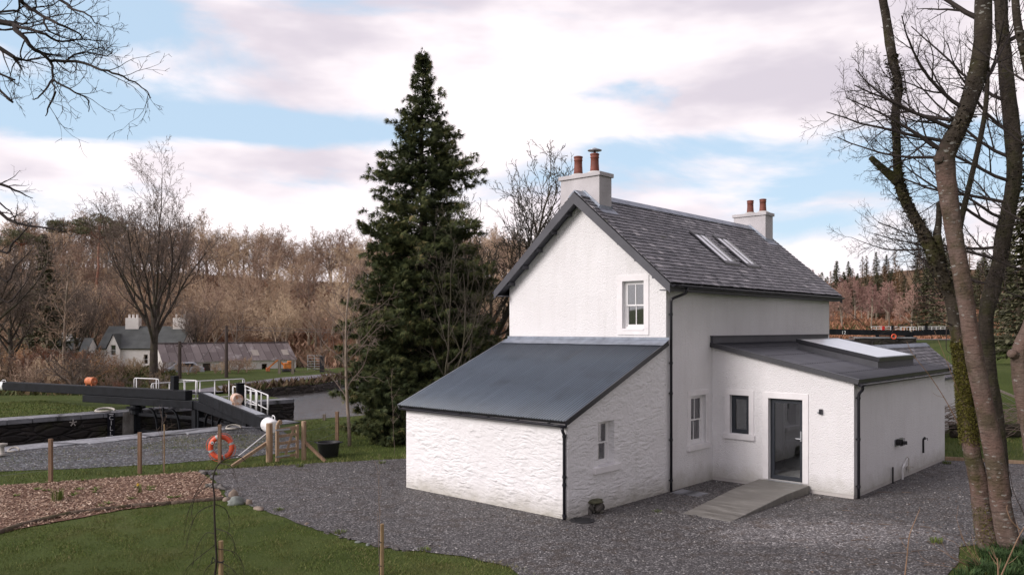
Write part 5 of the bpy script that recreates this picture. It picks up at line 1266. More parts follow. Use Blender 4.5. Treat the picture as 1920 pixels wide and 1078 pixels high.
# ---------------------------------------------------------------- trees
def rdir(r): 
    while True:
        v = Vector((r.uniform(-1, 1), r.uniform(-1, 1), r.uniform(-1, 1)))
        if .05 < v.length < 1: return v.normalized()
def branch(out, p, d, L, r, lev, q, rnd):
    """q: per-level lists seg, wob, trop, kids, ang, ratio, start, sides; part: level at which the crown begins"""
    n = q['seg'][lev]; pts = [p]; rad = [r]; re = r * q['taper'][lev]; ds = [d]
    for i in range(n):
        d = d + rdir(rnd) * q['wob'][lev]; d.z += q['trop'][lev]; d.normalize(); p = p + d * (L / n); pts.append(p); rad.append(r + (re - r) * (i + 1) / n); ds.append(d)
    mb = out[0] if lev < q['part'] else out[1]
    mb.cv = rnd.random(); mb.tube(pts, rad, q['sides'][lev], caps=lev == 0)
    if lev + 1 >= len(q['seg']): return
    k = q['kids'][lev]; k = int(k + rnd.random()); st = q['start'][lev]; ph = rnd.random() * 6.28
    for c in range(k):
        t = st + (1 - st) * (c + rnd.random()) / k; t = min(t, .999); i = int(t * n); f = t * n - i; pp = pts[i].lerp(pts[i + 1], f); dd = ds[i + 1]; rr = rad[i] + (rad[i + 1] - rad[i]) * f
        side = dd.cross(Vector((math.cos(ph), math.sin(ph), .3))); 
        if side.length < .1: side = dd.cross(Vector((1, 0, 0)))
        side.normalize(); ph += 2.4 + rnd.uniform(-.5, .5)
        an = q['ang'][lev] * rnd.uniform(.7, 1.25); nd = dd * math.cos(an) + side * math.sin(an)
        branch(out, pp, nd, L * q['ratio'][lev] * rnd.uniform(.65, 1.15) * (1.1 - .45 * (t - st) / (1 - st + .01)), max(rr * q['rr'][lev], q['rmin']), lev + 1, q, rnd)
def tree_mesh(q, L, r, seed, d=(0, 0, 1)):
    out = (MB(), MB()); branch(out, Vector((0, 0, -.15)), Vector(d), L, r, 0, q, random.Random(seed)); return out
def tree(name, loc, q, L, r, seed, mt, mc, label, cat='tree', group=None, d=(0, 0, 1), rz=0, scale=1):
    T, Cc = tree_mesh(q, L, r, seed, d); e = empty(name, loc, rz, label=label, cat=cat, group=group); e.scale = (scale,) * 3
    T.build('trunk', M[mt], e, smooth=True); Cc.build('crown', M[mc], e, smooth=False); return e
OAK = dict(seg=[5, 9, 7, 5, 3, 2], wob=[.06, .12, .18, .24, .3, .3], trop=[.0, .075, .08, .06, .04, .04], kids=[11, 10, 8, 5.5, 4], ang=[.72, .58, .65, .7, .75], ratio=[1.95, .44, .52, .50, .5], start=[.42, .22, .15, .15, .1],
           rr=[.48, .5, .55, .6, .7], taper=[.62, .22, .3, .4, .5, .5], sides=[10, 7, 5, 4, 3, 3], part=3, rmin=.011)
oak = tree('oak', A(288, 63, -.4), dict(OAK, ang=[.58, .50, .62, .7, .75], trop=[0, .05, .08, .06, .04, .04], kids=[10, 9, 7, 5.5, 4]), 6.4, .34, 12, 'bark_oak', 'twig_oak', 'large bare oak with wide branching crown in front of the old farmhouse', scale=1.02)
# straggly tree behind the evergreen
ASH = dict(seg=[5, 9, 7, 5, 3, 2], wob=[.06, .16, .24, .3, .3, .3], trop=[.0, .10, .10, .07, .06, .05], kids=[11, 9, 6, 4, 3], ang=[.75, .6, .65, .7, .7], ratio=[2.1, .45, .5, .5, .5], start=[.35, .2, .15, .15, .1],
           rr=[.5, .55, .6, .6, .7], taper=[.6, .25, .3, .4, .5, .5], sides=[9, 6, 5, 4, 3, 3], part=3, rmin=.007)
tree('lichened_tree', A(893, 35.5, 0), dict(ASH, rmin=.012, ang=[.6, .55, .65, .7, .7]), 4.1, .28, 5, 'twig_grey', 'twig_grey', 'bare lichened tree between the tall evergreen and the gable')
tree('lichened_tree', A(835, 29.0, 0), dict(ASH, kids=[6, 6, 5, 3, 2]), 3.0, .12, 9, 'twig_grey', 'twig_grey', 'thin grey leafless tree growing in front of the tall evergreen')
SAP = dict(seg=[7, 7, 5, 3], wob=[.05, .2, .25, .3], trop=[.03, .05, .04, .03], kids=[15, 8, 4], ang=[.95, .7, .7], ratio=[.46, .42, .5], start=[.30, .15, .1], rr=[.45, .55, .7], taper=[.3, .3, .4, .5], sides=[8, 5, 4, 3], part=1, rmin=.005)
tree('young_tree', G(656, 836), SAP, 5.6, .070, 4, 'bark_hill', 'twig_oak', 'slender bare young tree beside the tub at the foot of the evergreen')

# tall evergreen
def cypress(loc, label, prof, n=1500, seed=2, mname='conifer', H0=-.1, top=14.9):
    r = np.random.default_rng(seed); e = empty('tall_evergreen', loc, 0, label=label, cat='tree')
    T = MB(); rn = random.Random(3); T.tube([(.05 * math.sin(z), .05 * math.cos(z * .7), z) for z in np.linspace(-.2, top - .5, 16)], list(np.linspace(.30, .02, 16)), 9); T.build('trunk', M['bark_dark'], e, smooth=True)
    zz = [p[0] for p in prof]; rr = [p[1] for p in prof]; tiers = r.uniform(.62, 1.15, 60); tri = []; var = []; Bm = MB()
    for i in range(n):
        u = r.random() ** .9; z0 = .1 + (top - .35) * u
        if z0 > 7.5 and r.random() < .42: continue
        z0 += 0; az = r.uniform(0, 6.283); R0 = np.interp(z0, zz, rr); k = tiers[int(z0 * 2.2 + az * 1.6) % 60]
        L = R0 * k * r.uniform(.62, 1.08)
        if r.random() < .25: L *= r.uniform(.4, .8)
        d = np.array([math.cos(az), math.sin(az), 0]); side = np.array([-d[1], d[0], 0]); m = int(8 + L * (44 if z0 < 7.5 else 30)); droop = r.uniform(.12, .34) ; up0 = r.uniform(.10, .5) if z0 > 7 else r.uniform(-.05, .25)
        s = np.sqrt(r.random(m) * .96 + .04); s = np.clip(s, .12, 1)
        if z0 < 9: s = s[s > .3]; m = len(s)
        wv = .26 * L * (1.15 - s) + .07; off = r.normal(0, .5, m) * wv
        P = d[None] * (L * s)[:, None] + side[None] * off[:, None]; P[:, 2] = z0 + L * s * up0 - droop * L * s ** 2.2 + .10 * L * s ** 6 + r.normal(0, .05, m) - np.abs(off) * .25
        # each spray: three narrow leaflets fanned in a drooping plane
        dirv = d[None] * r.uniform(.5, 1.0, m)[:, None] + side[None] * (np.sign(off) * r.uniform(.1, .9, m))[:, None]; dirv[:, 2] = r.uniform(-1.05, .12, m); dirv /= np.linalg.norm(dirv, axis=1)[:, None]
        c = np.cross(dirv, r.normal(0, 1, (m, 3))); c /= np.linalg.norm(c, axis=1)[:, None] + 1e-9; l = r.uniform(.09, .24, m) * (.7 + .3 * min(1, L)); w = l * r.uniform(.12, .24, m)
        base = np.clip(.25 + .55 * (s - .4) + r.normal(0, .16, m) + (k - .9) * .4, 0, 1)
        for q in (-.8, -.4, 0, .4, .8):
            dv = dirv + c * q; tip = P + dv * (l * (1.25 - .45 * abs(q)))[:, None]; wd = np.cross(dv, np.cross(dirv, c)); wd /= np.linalg.norm(wd, axis=1)[:, None] + 1e-9
            b0 = P + dv * (l * .1)[:, None]; tri.append(np.stack([b0 + wd * (w * .42)[:, None], tip, b0 - wd * (w * .42)[:, None]], 1)); var.append(np.clip(base + abs(q) * .1, 0, 1))
        if i % 3 == 0:
            Q = [Vector(d * L * t) + Vector((0, 0, z0 + L * t * up0 - droop * L * t ** 2.2)) for t in (0, .35, .7, .95)]; Bm.tube(Q, [.03, .02, .012, .004], 4, caps=False)
    Bm.build('branches', M['bark_dark'], e)
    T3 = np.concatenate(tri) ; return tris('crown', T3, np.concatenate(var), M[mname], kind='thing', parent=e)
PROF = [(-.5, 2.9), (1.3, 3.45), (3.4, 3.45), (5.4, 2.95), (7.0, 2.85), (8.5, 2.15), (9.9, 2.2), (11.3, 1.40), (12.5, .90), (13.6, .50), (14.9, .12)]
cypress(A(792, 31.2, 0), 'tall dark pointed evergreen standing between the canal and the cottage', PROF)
def evergreen_bush(loc, r0, h, label, seed):
    p = [(0, r0 * .8), (h * .4, r0), (h * .8, r0 * .6), (h, .1)]; return cypress(loc, label, p, 240, seed, top=h)
b_ = evergreen_bush(A(742, 28.6, 0), 1.5, 3.3, 'low evergreen shrub at the foot of the tall evergreen near the young tree', 8); b_.parent.name = 'evergreen_shrub'

# woodland on the far hill: a few kinds, copied as individual trees
HQ = dict(seg=[5, 5, 4, 3, 2], wob=[.10, .22, .3, .35, .35], trop=[.0, .05, .03, .02, .02], kids=[9, 7, 6.5, 4.5], ang=[.8, .8, .85, .8], ratio=[.72, .5, .5, .5], start=[.35, .25, .15, .1], rr=[.55, .55, .55, .7], taper=[.45, .3, .35, .5, .6],
          sides=[6, 4, 3, 3, 3], part=2, rmin=.020)
def hill_proto(q, L, r, seed, mt, mc, two=True):
    T, Cc = tree_mesh(q, L, r, seed); e = empty('bare_tree'); T.build('trunk', M[mt], e); Cc.build('crown', M[mc], e); return e
protos = [hill_proto(HQ, 6.6, .24, 20 + i, 'bark_hill', 'twig_hill') for i in range(5)]
SCR = dict(seg=[3, 4, 3, 2], wob=[.2, .25, .3, .3], trop=[.0, .05, .04, .03], kids=[9, 8, 6], ang=[.9, .7, .8], ratio=[1.4, .5, .5], start=[.05, .2, .1], rr=[.7, .55, .6], taper=[.6, .4, .4, .5], sides=[4, 3, 3, 3], part=1, rmin=.020)
def bush_proto(seed, mc, L=1.5, nm='scrub_bush'):
    T, Cc = tree_mesh(SCR, L, .10, seed); n0 = len(Cc.v); Cc.v += T.v; Cc.f += [tuple(i + n0 for i in f) for f in T.f]; Cc.m += T.m; Cc.c += T.c; return Cc.build(nm, M[mc], None)
bushes = [bush_proto(40, 'twig_hill'), bush_proto(41, 'twig_orange'), bush_proto(42, 'twig_oak')]
used = set(); wr = random.Random(99)
def place(proto, x, y, s, label, cat, group, dz=0, rz=None):
    k = id(proto); o = proto if k not in used else copy_tree(proto); used.add(k)
    o.location = (x, y, H(x, y) + dz); o.rotation_euler = (wr.uniform(-.05, .05), wr.uniform(-.05, .05), wr.uniform(0, 6.28) if rz is None else rz); o.scale = (s, s, s * wr.uniform(.92, 1.1)); tag(o, label, cat, group); return o
pos = []
def spaced(x, y, dmin):
    for a, b in pos:
        if (a - x) ** 2 + (b - y) ** 2 < dmin * dmin: return False
    pos.append((x, y)); return True
# skyline row
for px in range(-60, 985, 25):
    for row in (0, 1):
        Y = wr.uniform(158, 166) if row == 0 else wr.uniform(168, 178); x = (px + wr.uniform(-9, 9) - 960) / F * Y; pos.append((x, Y))
        place(wr.choice(protos), x, Y, wr.uniform(.95, 1.30), 'bare brown tree in the row along the hilltop skyline', 'tree', 'bare trees along the hilltop')
n = 0
while n < 175:
    Y = wr.uniform(97, 156); px = wr.uniform(-60, 1000); x = (px - 960) / F * Y
    if not spaced(x, Y, 4.6 if n < 150 else 3): n += .02; continue
    place(wr.choice(protos), x, Y, wr.uniform(.72, 1.1), 'bare brown tree in the wood covering the hillside', 'tree', 'bare trees on the hillside'); n += 1
for i in range(120):
    Y = wr.uniform(93, 150); px = wr.uniform(-40, 1000); x = (px - 960) / F * Y
    place(wr.choice(bushes[:2] if wr.random() < .75 else bushes), x, Y, wr.uniform(.8, 1.8), 'leafless bush low on the wooded hillside', 'bush', 'bushes on the wooded hillside')
# valley floor on the left: hedgerow scrub before the farm and behind the lock
for i in range(85):
    Y = wr.uniform(52, 82); px = wr.uniform(-60, 335); x = (px - 960) / F * Y
    if px > 175 and Y > 64: continue
    place(wr.choice(bushes), x, Y, wr.uniform(.55, 1.25) * (.42 if px > 165 else 1), 'tangled leafless bush in the scrub behind the far lock side', 'bush', 'scrub behind the far lock side')
for i, (px, Y, s) in enumerate(((432, 82, .6), (446, 81, .65), (462, 83, .6), (416, 80, .5), (405, 80, .4), (212, 84, .7), (245, 83, .65), (340, 78, .5), (352, 79, .45), (366, 79, .4), (225, 74, .55), (262, 76, .6), (300, 76, .55), (200, 72, .6))):
    x = (px - 960) / F * Y; place(bushes[0], x, Y, s, 'brown bush growing in front of the farm buildings', 'bush', 'bushes in front of the farm buildings')
MID = dict(OAK, kids=[9, 7, 6, 5, 3], rmin=.014, ratio=[1.5, .45, .5, .5, .5])
mids = [hill_proto(MID, 4.4, .24, 60 + i, 'bark_oak', 'twig_oak') for i in range(2)]
for px, Y, s in ((-35, 50, 1.15), (20, 66, 1.0), (-60, 62, 1.3), (55, 78, .95), (140, 80, .8), (365, 95, .7), (-20, 86, 1.2), (95, 92, 1.0), (170, 96, 1.0)):
    x = (px - 960) / F * Y; place(mids[0 if s > 1 else 1], x, Y, s, 'bare dark tree among the trees at the far left of the farm', 'tree', 'bare trees left of the farmhouse')
BIR = dict(HQ, trop=[.02, .12, .08, .0, -.03], kids=[15, 5, 5, 3], ratio=[.30, .5, .5, .5], start=[.25, .2, .1, .1], wob=[.04, .15, .2, .3, .3], rmin=.014)
tree('birch', A(118, 60, -.4), BIR, 9.2, .13, 77, 'bark_hill', 'twig_hill', 'slim pale birch standing beside the dark drooping conifer')
# brown undergrowth covering the slopes
def undergrowth(name, n, xr, yr, m, h0, h1, cond):
    X = nr.uniform(*xr, n); Y = nr.uniform(*yr, n); k = np.array([cond(x, y) for x, y in zip(X, Y)]); X, Y = X[k], Y[k]; k = len(X); Z = np.array([H(x, y) for x, y in zip(X, Y)])
    h = nr.uniform(h0, h1, k); a = nr.uniform(0, 6.28, k); w = h * nr.uniform(.10, .35, k); b = nr.uniform(0, 6.28, k); T = np.zeros((k, 3, 3))
    T[:, 0] = np.stack([X - np.cos(a) * w, Y - np.sin(a) * w, Z - .05], 1); T[:, 1] = np.stack([X + np.cos(a) * w, Y + np.sin(a) * w, Z - .05 + h * .3], 1); T[:, 2] = np.stack([X + np.cos(b) * h * .7, Y + np.sin(b) * h * .7, Z + h], 1)
    return tris(name, T, nr.random(k), m)
M['bracken'] = foliage('bracken_and_litter', [(0, (.15, .095, .06)), (.5, (.36, .225, .15)), (.8, (.47, .30, .21)), (1, (.16, .16, .075))])
undergrowth('undergrowth', 70000, (-120, 20), (93, 172), M['bracken'], .4, 1.6, lambda x, y: (x / y) < .04 and (x / y) > -.70)
undergrowth('rough_grass', 20000, (-45, -12), (50, 92), foliage('rough_winter_grass', [(0, (.04, .06, .015)), (.6, (.10, .10, .035)), (1, (.22, .15, .09))]), .08, .5, lambda x, y: not inpoly(x, y, CANAL) and (px_ := x / y * F + 960) < 560 - (y - 60) * 2 and px_ < 330)
undergrowth('bank_weeds', 9000, (-19.8, -11), (53, 84), foliage('bank_weed', [(0, (.06, .04, .025)), (.6, (.17, .11, .07)), (1, (.10, .11, .04))]), .15, .7, lambda x, y: (not inpoly(x, y, CANAL)) and (inpoly(x + 1.3, y, CANAL) or inpoly(x + 1, y - 1.2, CANAL)))

# conifers
def spruce_mesh(h, r0, seed, mname, dens=1.0, name='spruce', open_=0.0):
    r = np.random.default_rng(seed); e = empty(name); T = MB(); T.tube([(0, 0, -.2), (0, 0, h * .5), (0, 0, h)], [h * .016 + .05, h * .010 + .03, .02], 6); T.build('trunk', M['bark_hill'], e)
    tri = []; var = []; n = int(120 * dens * h / 8)
    for i in range(n):
        u = .06 + .94 * (i + r.random()) / n; z = h * u; L = r0 * (1 - u) ** .85 * r.uniform(.6, 1.15) + .12; az = r.uniform(0, 6.283); d = np.array([math.cos(az), math.sin(az), 0]); sd_ = np.array([-d[1], d[0], 0]); m = int(10 + 16 * L)
        s = r.uniform(.1, 1, m) ** .7; off = r.normal(0, .16, m) * L * (1.1 - s); P = d[None] * (L * s)[:, None] + sd_[None] * off[:, None]; P[:, 2] = z - .25 * L * s + .16 * L * s ** 3
        l = r.uniform(.2, .45, m) * h / 10; dv = d[None] * .8 + sd_[None] * (np.sign(off) * .5)[:, None] + r.normal(0, .25, (m, 3)); dv[:, 2] -= .15; w = l * .28; cr = np.cross(dv, [0, 0, 1.0]); cr /= np.linalg.norm(cr, axis=1)[:, None] + 1e-9
        tri.append(np.stack([P - cr * w[:, None], P + cr * w[:, None], P + dv * l[:, None]], 1)); var.append(np.clip(r.random(m) * .7 + .3 * s, 0, 1))
    tris('crown', np.concatenate(tri), np.concatenate(var), M[mname], kind='thing', parent=e); return e
sp = [spruce_mesh(11, 2.7, 1, 'spruce', 1.5), spruce_mesh(9, 2.5, 2, 'spruce', 1.5), spruce_mesh(10, 2.4, 3, 'spruce_sun', .8)]
n = 0
while n < 170:
    Y = wr.uniform(140, 245); px = wr.uniform(1500, 2010); x = (px - 960) / F * Y
    if not spaced(x, Y, 3.1): n += .02; continue
    k = wr.random(); q = sp[0] if k < .30 else sp[1] if k < .60 else sp[2]
    place(q, x, Y, wr.uniform(.55, .85) * (1.15 if q is sp[0] else 1), 'pointed conifer in the mixed wood on the right-hand hill' if q is not sp[2] else 'larch in sunlit orange-brown colouring in the wood on the right-hand hill', 'tree', 'conifers on the right-hand hill' if q is not sp[2] else 'larches on the right-hand hill'); n += 1
for px, Y in ((372, 112), (388, 116), (352, 122), (60, 104), (110, 112), (20, 100)):
    place(sp[1], (px - 960) / F * Y, Y, wr.uniform(.4, .55), 'small dark evergreen among the bare trees of the hillside wood', 'tree', 'evergreens in the hillside wood')
M_pink = [hill_proto(dict(BIR, kids=[13, 6, 6, 5], rmin=.028), 6.0, .12, 83, 'bark_hill', 'twig_pink'), hill_proto(dict(HQ, rmin=.03), 5.2, .2, 84, 'bark_hill', 'twig_pink')]
for i in range(75):
    Y = wr.uniform(98, 140); px = wr.uniform(1460, 1990); x = (px - 960) / F * Y
    if not spaced(x, Y, 2.6): continue
    place(wr.choice(M_pink), x, Y, wr.uniform(.6, .95), 'pinkish leafless birch in the band below the conifers', 'tree', 'pink birches below the conifers')
undergrowth('bracken', 50000, (30, 110), (84, 150), foliage('orange_bracken', [(0, (.17, .08, .045)), (.6, (.36, .17, .10)), (1, (.48, .27, .17))]), .15, .5, lambda x, y: (x / y) > .33 and x / y < .75)
for i, (px, Y, s, q) in enumerate(((1905, 52, 1.0, 0), (1955, 48, 1.15, 0), (1888, 66, 1.05, 1), (1985, 60, 1.2, 1))):
    x = (px - 960) / F * Y; place(sp[q], x, Y, s, 'near dark conifer behind the bare trunks at the right edge', 'tree', 'dark conifers behind the bare trunks')
for i, (px, Y, s) in enumerate(((1745, 98, .95), (1775, 92, .85), (1812, 100, .9), (1722, 106, .75))):
    x = (px - 960) / F * Y; place(sp[i % 2], x, Y, s, 'open dark conifer standing before the orange hill beside the upper lock', 'tree', 'open conifers by the upper lock')
# drooping conifer and pines on the left
o = place(sp[0], (92 - 960) / F * 72, 72, .95, 'dark drooping conifer with a bare lower trunk left of the pale birch', 'tree', None, dz=1.9)
t = MB(); t.tube([(0, 0, -2.6), (0, 0, 3)], [.22, .2], 8); t.build('trunk', M['bark_hill'], o)
def pine(px, Y, h, cw, label, seed, zoff=0, lean=0):
    e = empty('scots_pine', (A(px, Y).x, Y, H(A(px, Y).x, Y) + zoff), 0, label=label, cat='tree'); T = MB(); T.tube([(lean * z / h + .1 * math.sin(z), 0, z) for z in np.linspace(-.3, h * .96, 9)], list(np.linspace(.26, .10, 9)), 7)
    T.build('trunk', simple('pine_bark', (.30, .15, .10), .9, var=.3) if 'pine_bark' not in bpy.data.materials else bpy.data.materials['pine_bark'], e, smooth=True)
    r = np.random.default_rng(seed); tri = []; var = []; Bm = MB()
    for i in range(17):
        a = r.uniform(0, 6.28); rr_ = cw * math.sqrt(r.random()) * .8; c = np.array([lean + rr_ * math.cos(a), rr_ * math.sin(a), h * (1 - .05 - .13 * (rr_ / cw) ** 2 - .15 * r.random())]); m = 420
        q = r.normal(0, 1, (m, 3)); q /= np.linalg.norm(q, axis=1)[:, None]; P = c + q * np.array([1.25, 1.25, .5]) * cw * .26 * r.uniform(.5, 1, m)[:, None]; dv = q + r.normal(0, .4, (m, 3)) + np.array([0, 0, .3]); l = r.uniform(.18, .4, m); cr = np.cross(dv, r.normal(0, 1, (m, 3))); cr /= np.linalg.norm(cr, axis=1)[:, None]
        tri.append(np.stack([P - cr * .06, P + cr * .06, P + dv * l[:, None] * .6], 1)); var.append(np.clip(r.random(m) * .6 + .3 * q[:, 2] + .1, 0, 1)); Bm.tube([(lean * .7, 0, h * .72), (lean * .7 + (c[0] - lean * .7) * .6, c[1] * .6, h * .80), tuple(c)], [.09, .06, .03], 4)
    Bm.build('branches', bpy.data.materials['pine_bark'], e); tris('crown', np.concatenate(tri), np.concatenate(var), M['spruce'], kind='thing', parent=e)
pine(40, 150, 11.5, 4.6, 'flat-topped dark pine on the skyline at the far left', 3)
pine(178, 128, 17.0, 4.0, 'tall pine with an orange trunk rising above the farmhouse wood', 4, lean=1.0)
pine(120, 160, 11.5, 4.2, 'low domed pine on the skyline just left of the tall pine', 6)

# ---------------------------------------------------------------- farm across the canal
FY = 92
fo = A(185, FY, -.9)
e = empty('farmhouse', fo, R(3), label='old white farmhouse with grey roof half hidden behind the big oak', cat='house')
u = FY / F                                            # metres per photo pixel at the farmhouse
W_ = 150 * u; ez, rz_ = 2.85, 5.25
t = MB(); panel(t, (0, 0, 0), (1, 0, 0), (0, -1, 0), [(0, -.6), (W_, -.6), (W_, ez), (0, ez)], [(W_ * .12, W_ * .17, .2, 2.1), (W_ * .55, W_ * .6, .9, 2.0)], .15)
panel(t, (W_, 0, 0), (0, 1, 0), (1, 0, 0), [(0, -.6), (6, -.6), (6, ez), (3, rz_ - .05), (0, ez)]); panel(t, (0, 0, 0), (0, 1, 0), (-1, 0, 0), [(0, -.6), (6, -.6), (6, ez), (3, rz_ - .05), (0, ez)])
panel(t, (0, 6, 0), (1, 0, 0), (0, 1, 0), [(0, -.6), (W_, -.6), (W_, ez), (0, ez)]); t.build('wall', M['farm_wall'], e)
t = MB()
for ya, yb in ((-.25, 3), (6.25, 3)): t.poly([(-.15, ya, ez - .15), (W_ + .15, ya, ez - .15), (W_ + .15, yb, rz_), (-.15, yb, rz_)][::(1 if ya < 1 else -1)])
rf = t.build('roof', M['old_slate'], e); rf.modifiers.new('s', 'SOLIDIFY').thickness = .12
for x in (.55 + 2.1, W_ - 1.0):
    t = MB(); t.b2(x - .75, x + .75, 2.55, 3.45, rz_ - .6, rz_ + .95); c_ = t.build('chimney', M['farm_wall'], rf)
    for k in range(3): t = MB(); t.lathe((x - .45 + k * .45, 3, rz_ + .95), [(.16, 0), (.12, .15), (.14, .42), (.1, .42)], 8); t.build('chimney_pot', M['farm_wall'], c_)
gx0, gx1 = (202 - 185) * u, (226 - 185) * u; gm = (gx0 + gx1) / 2
t = MB(); panel(t, (0, -.35, 0), (1, 0, 0), (0, -1, 0), [(gx0, -.6), (gx1, -.6), (gx1, 2.6), (gm, 4.25), (gx0, 2.6)], [(gm - .28, gm + .28, 1.9, 3.1), (gm - .3, gm + .3, -.4, .9)], .12)
panel(t, (gx0, -.35, 0), (0, 1, 0), (-1, 0, 0), [(0, -.6), (.34, -.6), (.34, 2.6), (0, 2.6)]); panel(t, (gx1, -.35, 0), (0, 1, 0), (1, 0, 0), [(0, -.6), (.34, -.6), (.34, 2.6), (0, 2.6)]); t.build('porch_gable', M['farm_wall'], e)
t = MB()
for s in (1, -1): xe = gm + s * (gm - gx0 + .12); t.poly([(gm, -.45, 4.35), (xe, -.45, 2.6), (xe, 1.6, 2.6), (gm, 2.6, 4.35)][::s])
t.build('dormer_roof', M['old_slate'], rf)
for (a, b, c, d, yy) in ((gm - .28, gm + .28, 1.9, 3.1, -.25), (W_ * .55, W_ * .6, .9, 2.0, .12)):
    t = MB(); t.b2(a, b, yy, yy + .04, c, c + .05); t.b2(a, b, yy, yy + .04, d - .05, d); t.b2(a, a + .05, yy, yy + .04, c, d); t.b2(b - .05, b, yy, yy + .04, c, d); t.b2(a, b, yy, yy + .04, (c + d) / 2 - .02, (c + d) / 2 + .02)
    wf = t.build('window', M['joinery'], e); t = MB(); t.poly([(a, yy + .02, c), (b, yy + .02, c), (b, yy + .02, d), (a, yy + .02, d)]); t.build('pane', M['glass'], wf)
t = MB(); t.b2(gm - .3, gm + .3, -.26, -.20, -.4, .9); t.build('door', M['pole_wood'], e)
t = MB(); t.poly([(W_ * .12, .12, .2), (W_ * .17, .12, .2), (W_ * .17, .12, 2.1), (W_ * .12, .12, 2.1)]); t.build('window', M['glass'], e)
# long shed
so_ = Vector((-34.3, 85.2, -.75)); sa = R(35)
e = empty('long_shed', so_, sa, label='long low white shed with rusty grey sheet roof right of the farmhouse', cat='shed')
SLn, SD = 14.2, 5.6; t = MB()
panel(t, (-2.3, 0, 0), (1, 0, 0), (0, -1, 0), [(0, -.8), (SLn, -.8), (SLn, 1.35), (0, 1.35)], [(4.0, 4.8, -.5, 1.1), (10.3, 10.9, .2, .9)], .2)
for x, nn in ((-2.3, -1), (SLn - 2.3, 1)): panel(t, (x, 0, 0), (0, 1, 0), (nn, 0, 0), [(0, -.8), (SD, -.8), (SD, 1.35), (SD / 2, 3.15), (0, 1.35)])
panel(t, (-2.3, SD, 0), (1, 0, 0), (0, 1, 0), [(0, -.8), (SLn, -.8), (SLn, 1.35), (0, 1.35)]); t.build('wall', M['farm_wall'], e)
t = MB(); n = 17
for i in range(n):
    for s, (ya, yb) in enumerate(((-.25, SD / 2), (SD + .25, SD / 2))):
        x0 = -2.4 + (SLn + .2) * i / n; x1 = -2.4 + (SLn + .2) * (i + 1) / n - .03; dz = rng.uniform(-.03, .03); t.cv = rng.random()
        for j in range(2):
            f0, f1 = j / 2, (j + 1) / 2 - .01; za, zb = 1.28, 3.25; P = lambda x, f: (x, ya + (yb - ya) * f, za + (zb - za) * f + dz - .02 * j)
            t.cv = rng.random(); t.poly([P(x0, f0), P(x1, f0), P(x1, f1), P(x0, f1)][::(1 if s == 0 else -1)])
t.beam((-2.4, SD / 2, 3.26), (SLn - 2.2, SD / 2, 3.26), .3, .06)
rf = t.build('roof', M['shed_roof'], e)
for x in (7.2, 10.6): t = MB(); P = lambda x, f, h: (x, -.25 + (SD / 2 + .25) * f, 1.28 + 1.97 * f + h); t.poly([P(x, .25, .05), P(x + .75, .25, .05), P(x + .75, .55, .05), P(x, .55, .05)]); t.build('roof_patch', simple('fibre_sheet', (.34, .30, .26), .7) if 'fibre_sheet' not in bpy.data.materials else bpy.data.materials['fibre_sheet'], rf)
t = MB(); t.b2(4.0 - 2.3, 4.8 - 2.3, .1, .14, -.5, 1.1); t.build('door', M['pole_wood'], e)
# low dark roofed building at the far left
e = empty('low_cottage', A(92, 88, -.5), R(8), label='low dark-roofed cottage behind the trees at the far left', cat='house')
t = MB(); panel(t, (0, 0, 0), (1, 0, 0), (0, -1, 0), [(0, -.5), (3.6, -.5), (3.6, 1.6), (0, 1.6)]); 
for x, nn in ((0, -1), (3.6, 1)): panel(t, (x, 0, 0), (0, 1, 0), (nn, 0, 0), [(0, -.5), (5, -.5), (5, 1.6), (2.5, 3.4), (0, 1.6)])
t.build('wall', M['farm_wall'], e); t = MB(); t.poly([(-.1, -.2, 1.5), (3.7, -.2, 1.5), (3.7, 2.5, 3.5), (-.1, 2.5, 3.5)]); t.poly([(-.1, 2.5, 3.5), (3.7, 2.5, 3.5), (3.7, 5.2, 1.5), (-.1, 5.2, 1.5)]); rf = t.build('roof', M['old_slate'], e)
t = MB(); t.b2(.5, 1.3, 2.1, 2.9, 3.0, 4.1); t.build('chimney', M['farm_wall'], rf)
t = MB(); t.b2(1.4, 2.2, -.03, -.01, -.4, 1.2); t.build('door', M['pole_wood'], e)
# poles
def pole(px, py0, py1, Y, label, stay=False):
    zt = CH - (py0 - HY) / F * Y; zb = CH - (py1 - HY) / F * Y; c = A(px, Y, zb - .3); e = empty('telegraph_pole', c, 0, label=label, cat='pole'); h = zt - zb + .3
    t = MB(); t.tube([(0, 0, 0), (0, 0, h)], [.17, .13], 8); t.build('pole', M['pole_wood'], e); t = MB(); t.b2(-.3, .3, -.06, .0, h - .45, h - .36); t.tube([(.15, -.1, h - .6), (.15, -.1, h - .3)], .07, 6); t.build('insulator', M['pole_wood'], e)
    if stay: t = MB(); t.tube([(0, 0, h - .3), (-2.6, .5, 2.0)], .02, 4); t.build('stay_wire', M['wire'], e)
    return c + Vector((0, 0, h))
a = pole(424.5, 611, 712, 74, 'tall telegraph pole in front of the long shed roof', True); b = pole(337, 640, 716, 72, 'shorter dark pole beside the farmhouse gable')
t = MB(); a0 = a - Vector((0, 0, .3))
for dz in (0, .25): t.tube([a0 + Vector((k * 3.2, k * 1.2, -.35 * math.sin(math.pi * k / 8) + dz)) - a0 for k in range(9)], .012, 3, caps=False)
o = t.build('overhead_wire', M['wire'], None, label='thin overhead wires running right from the telegraph pole', cat='wire'); o.location = a0
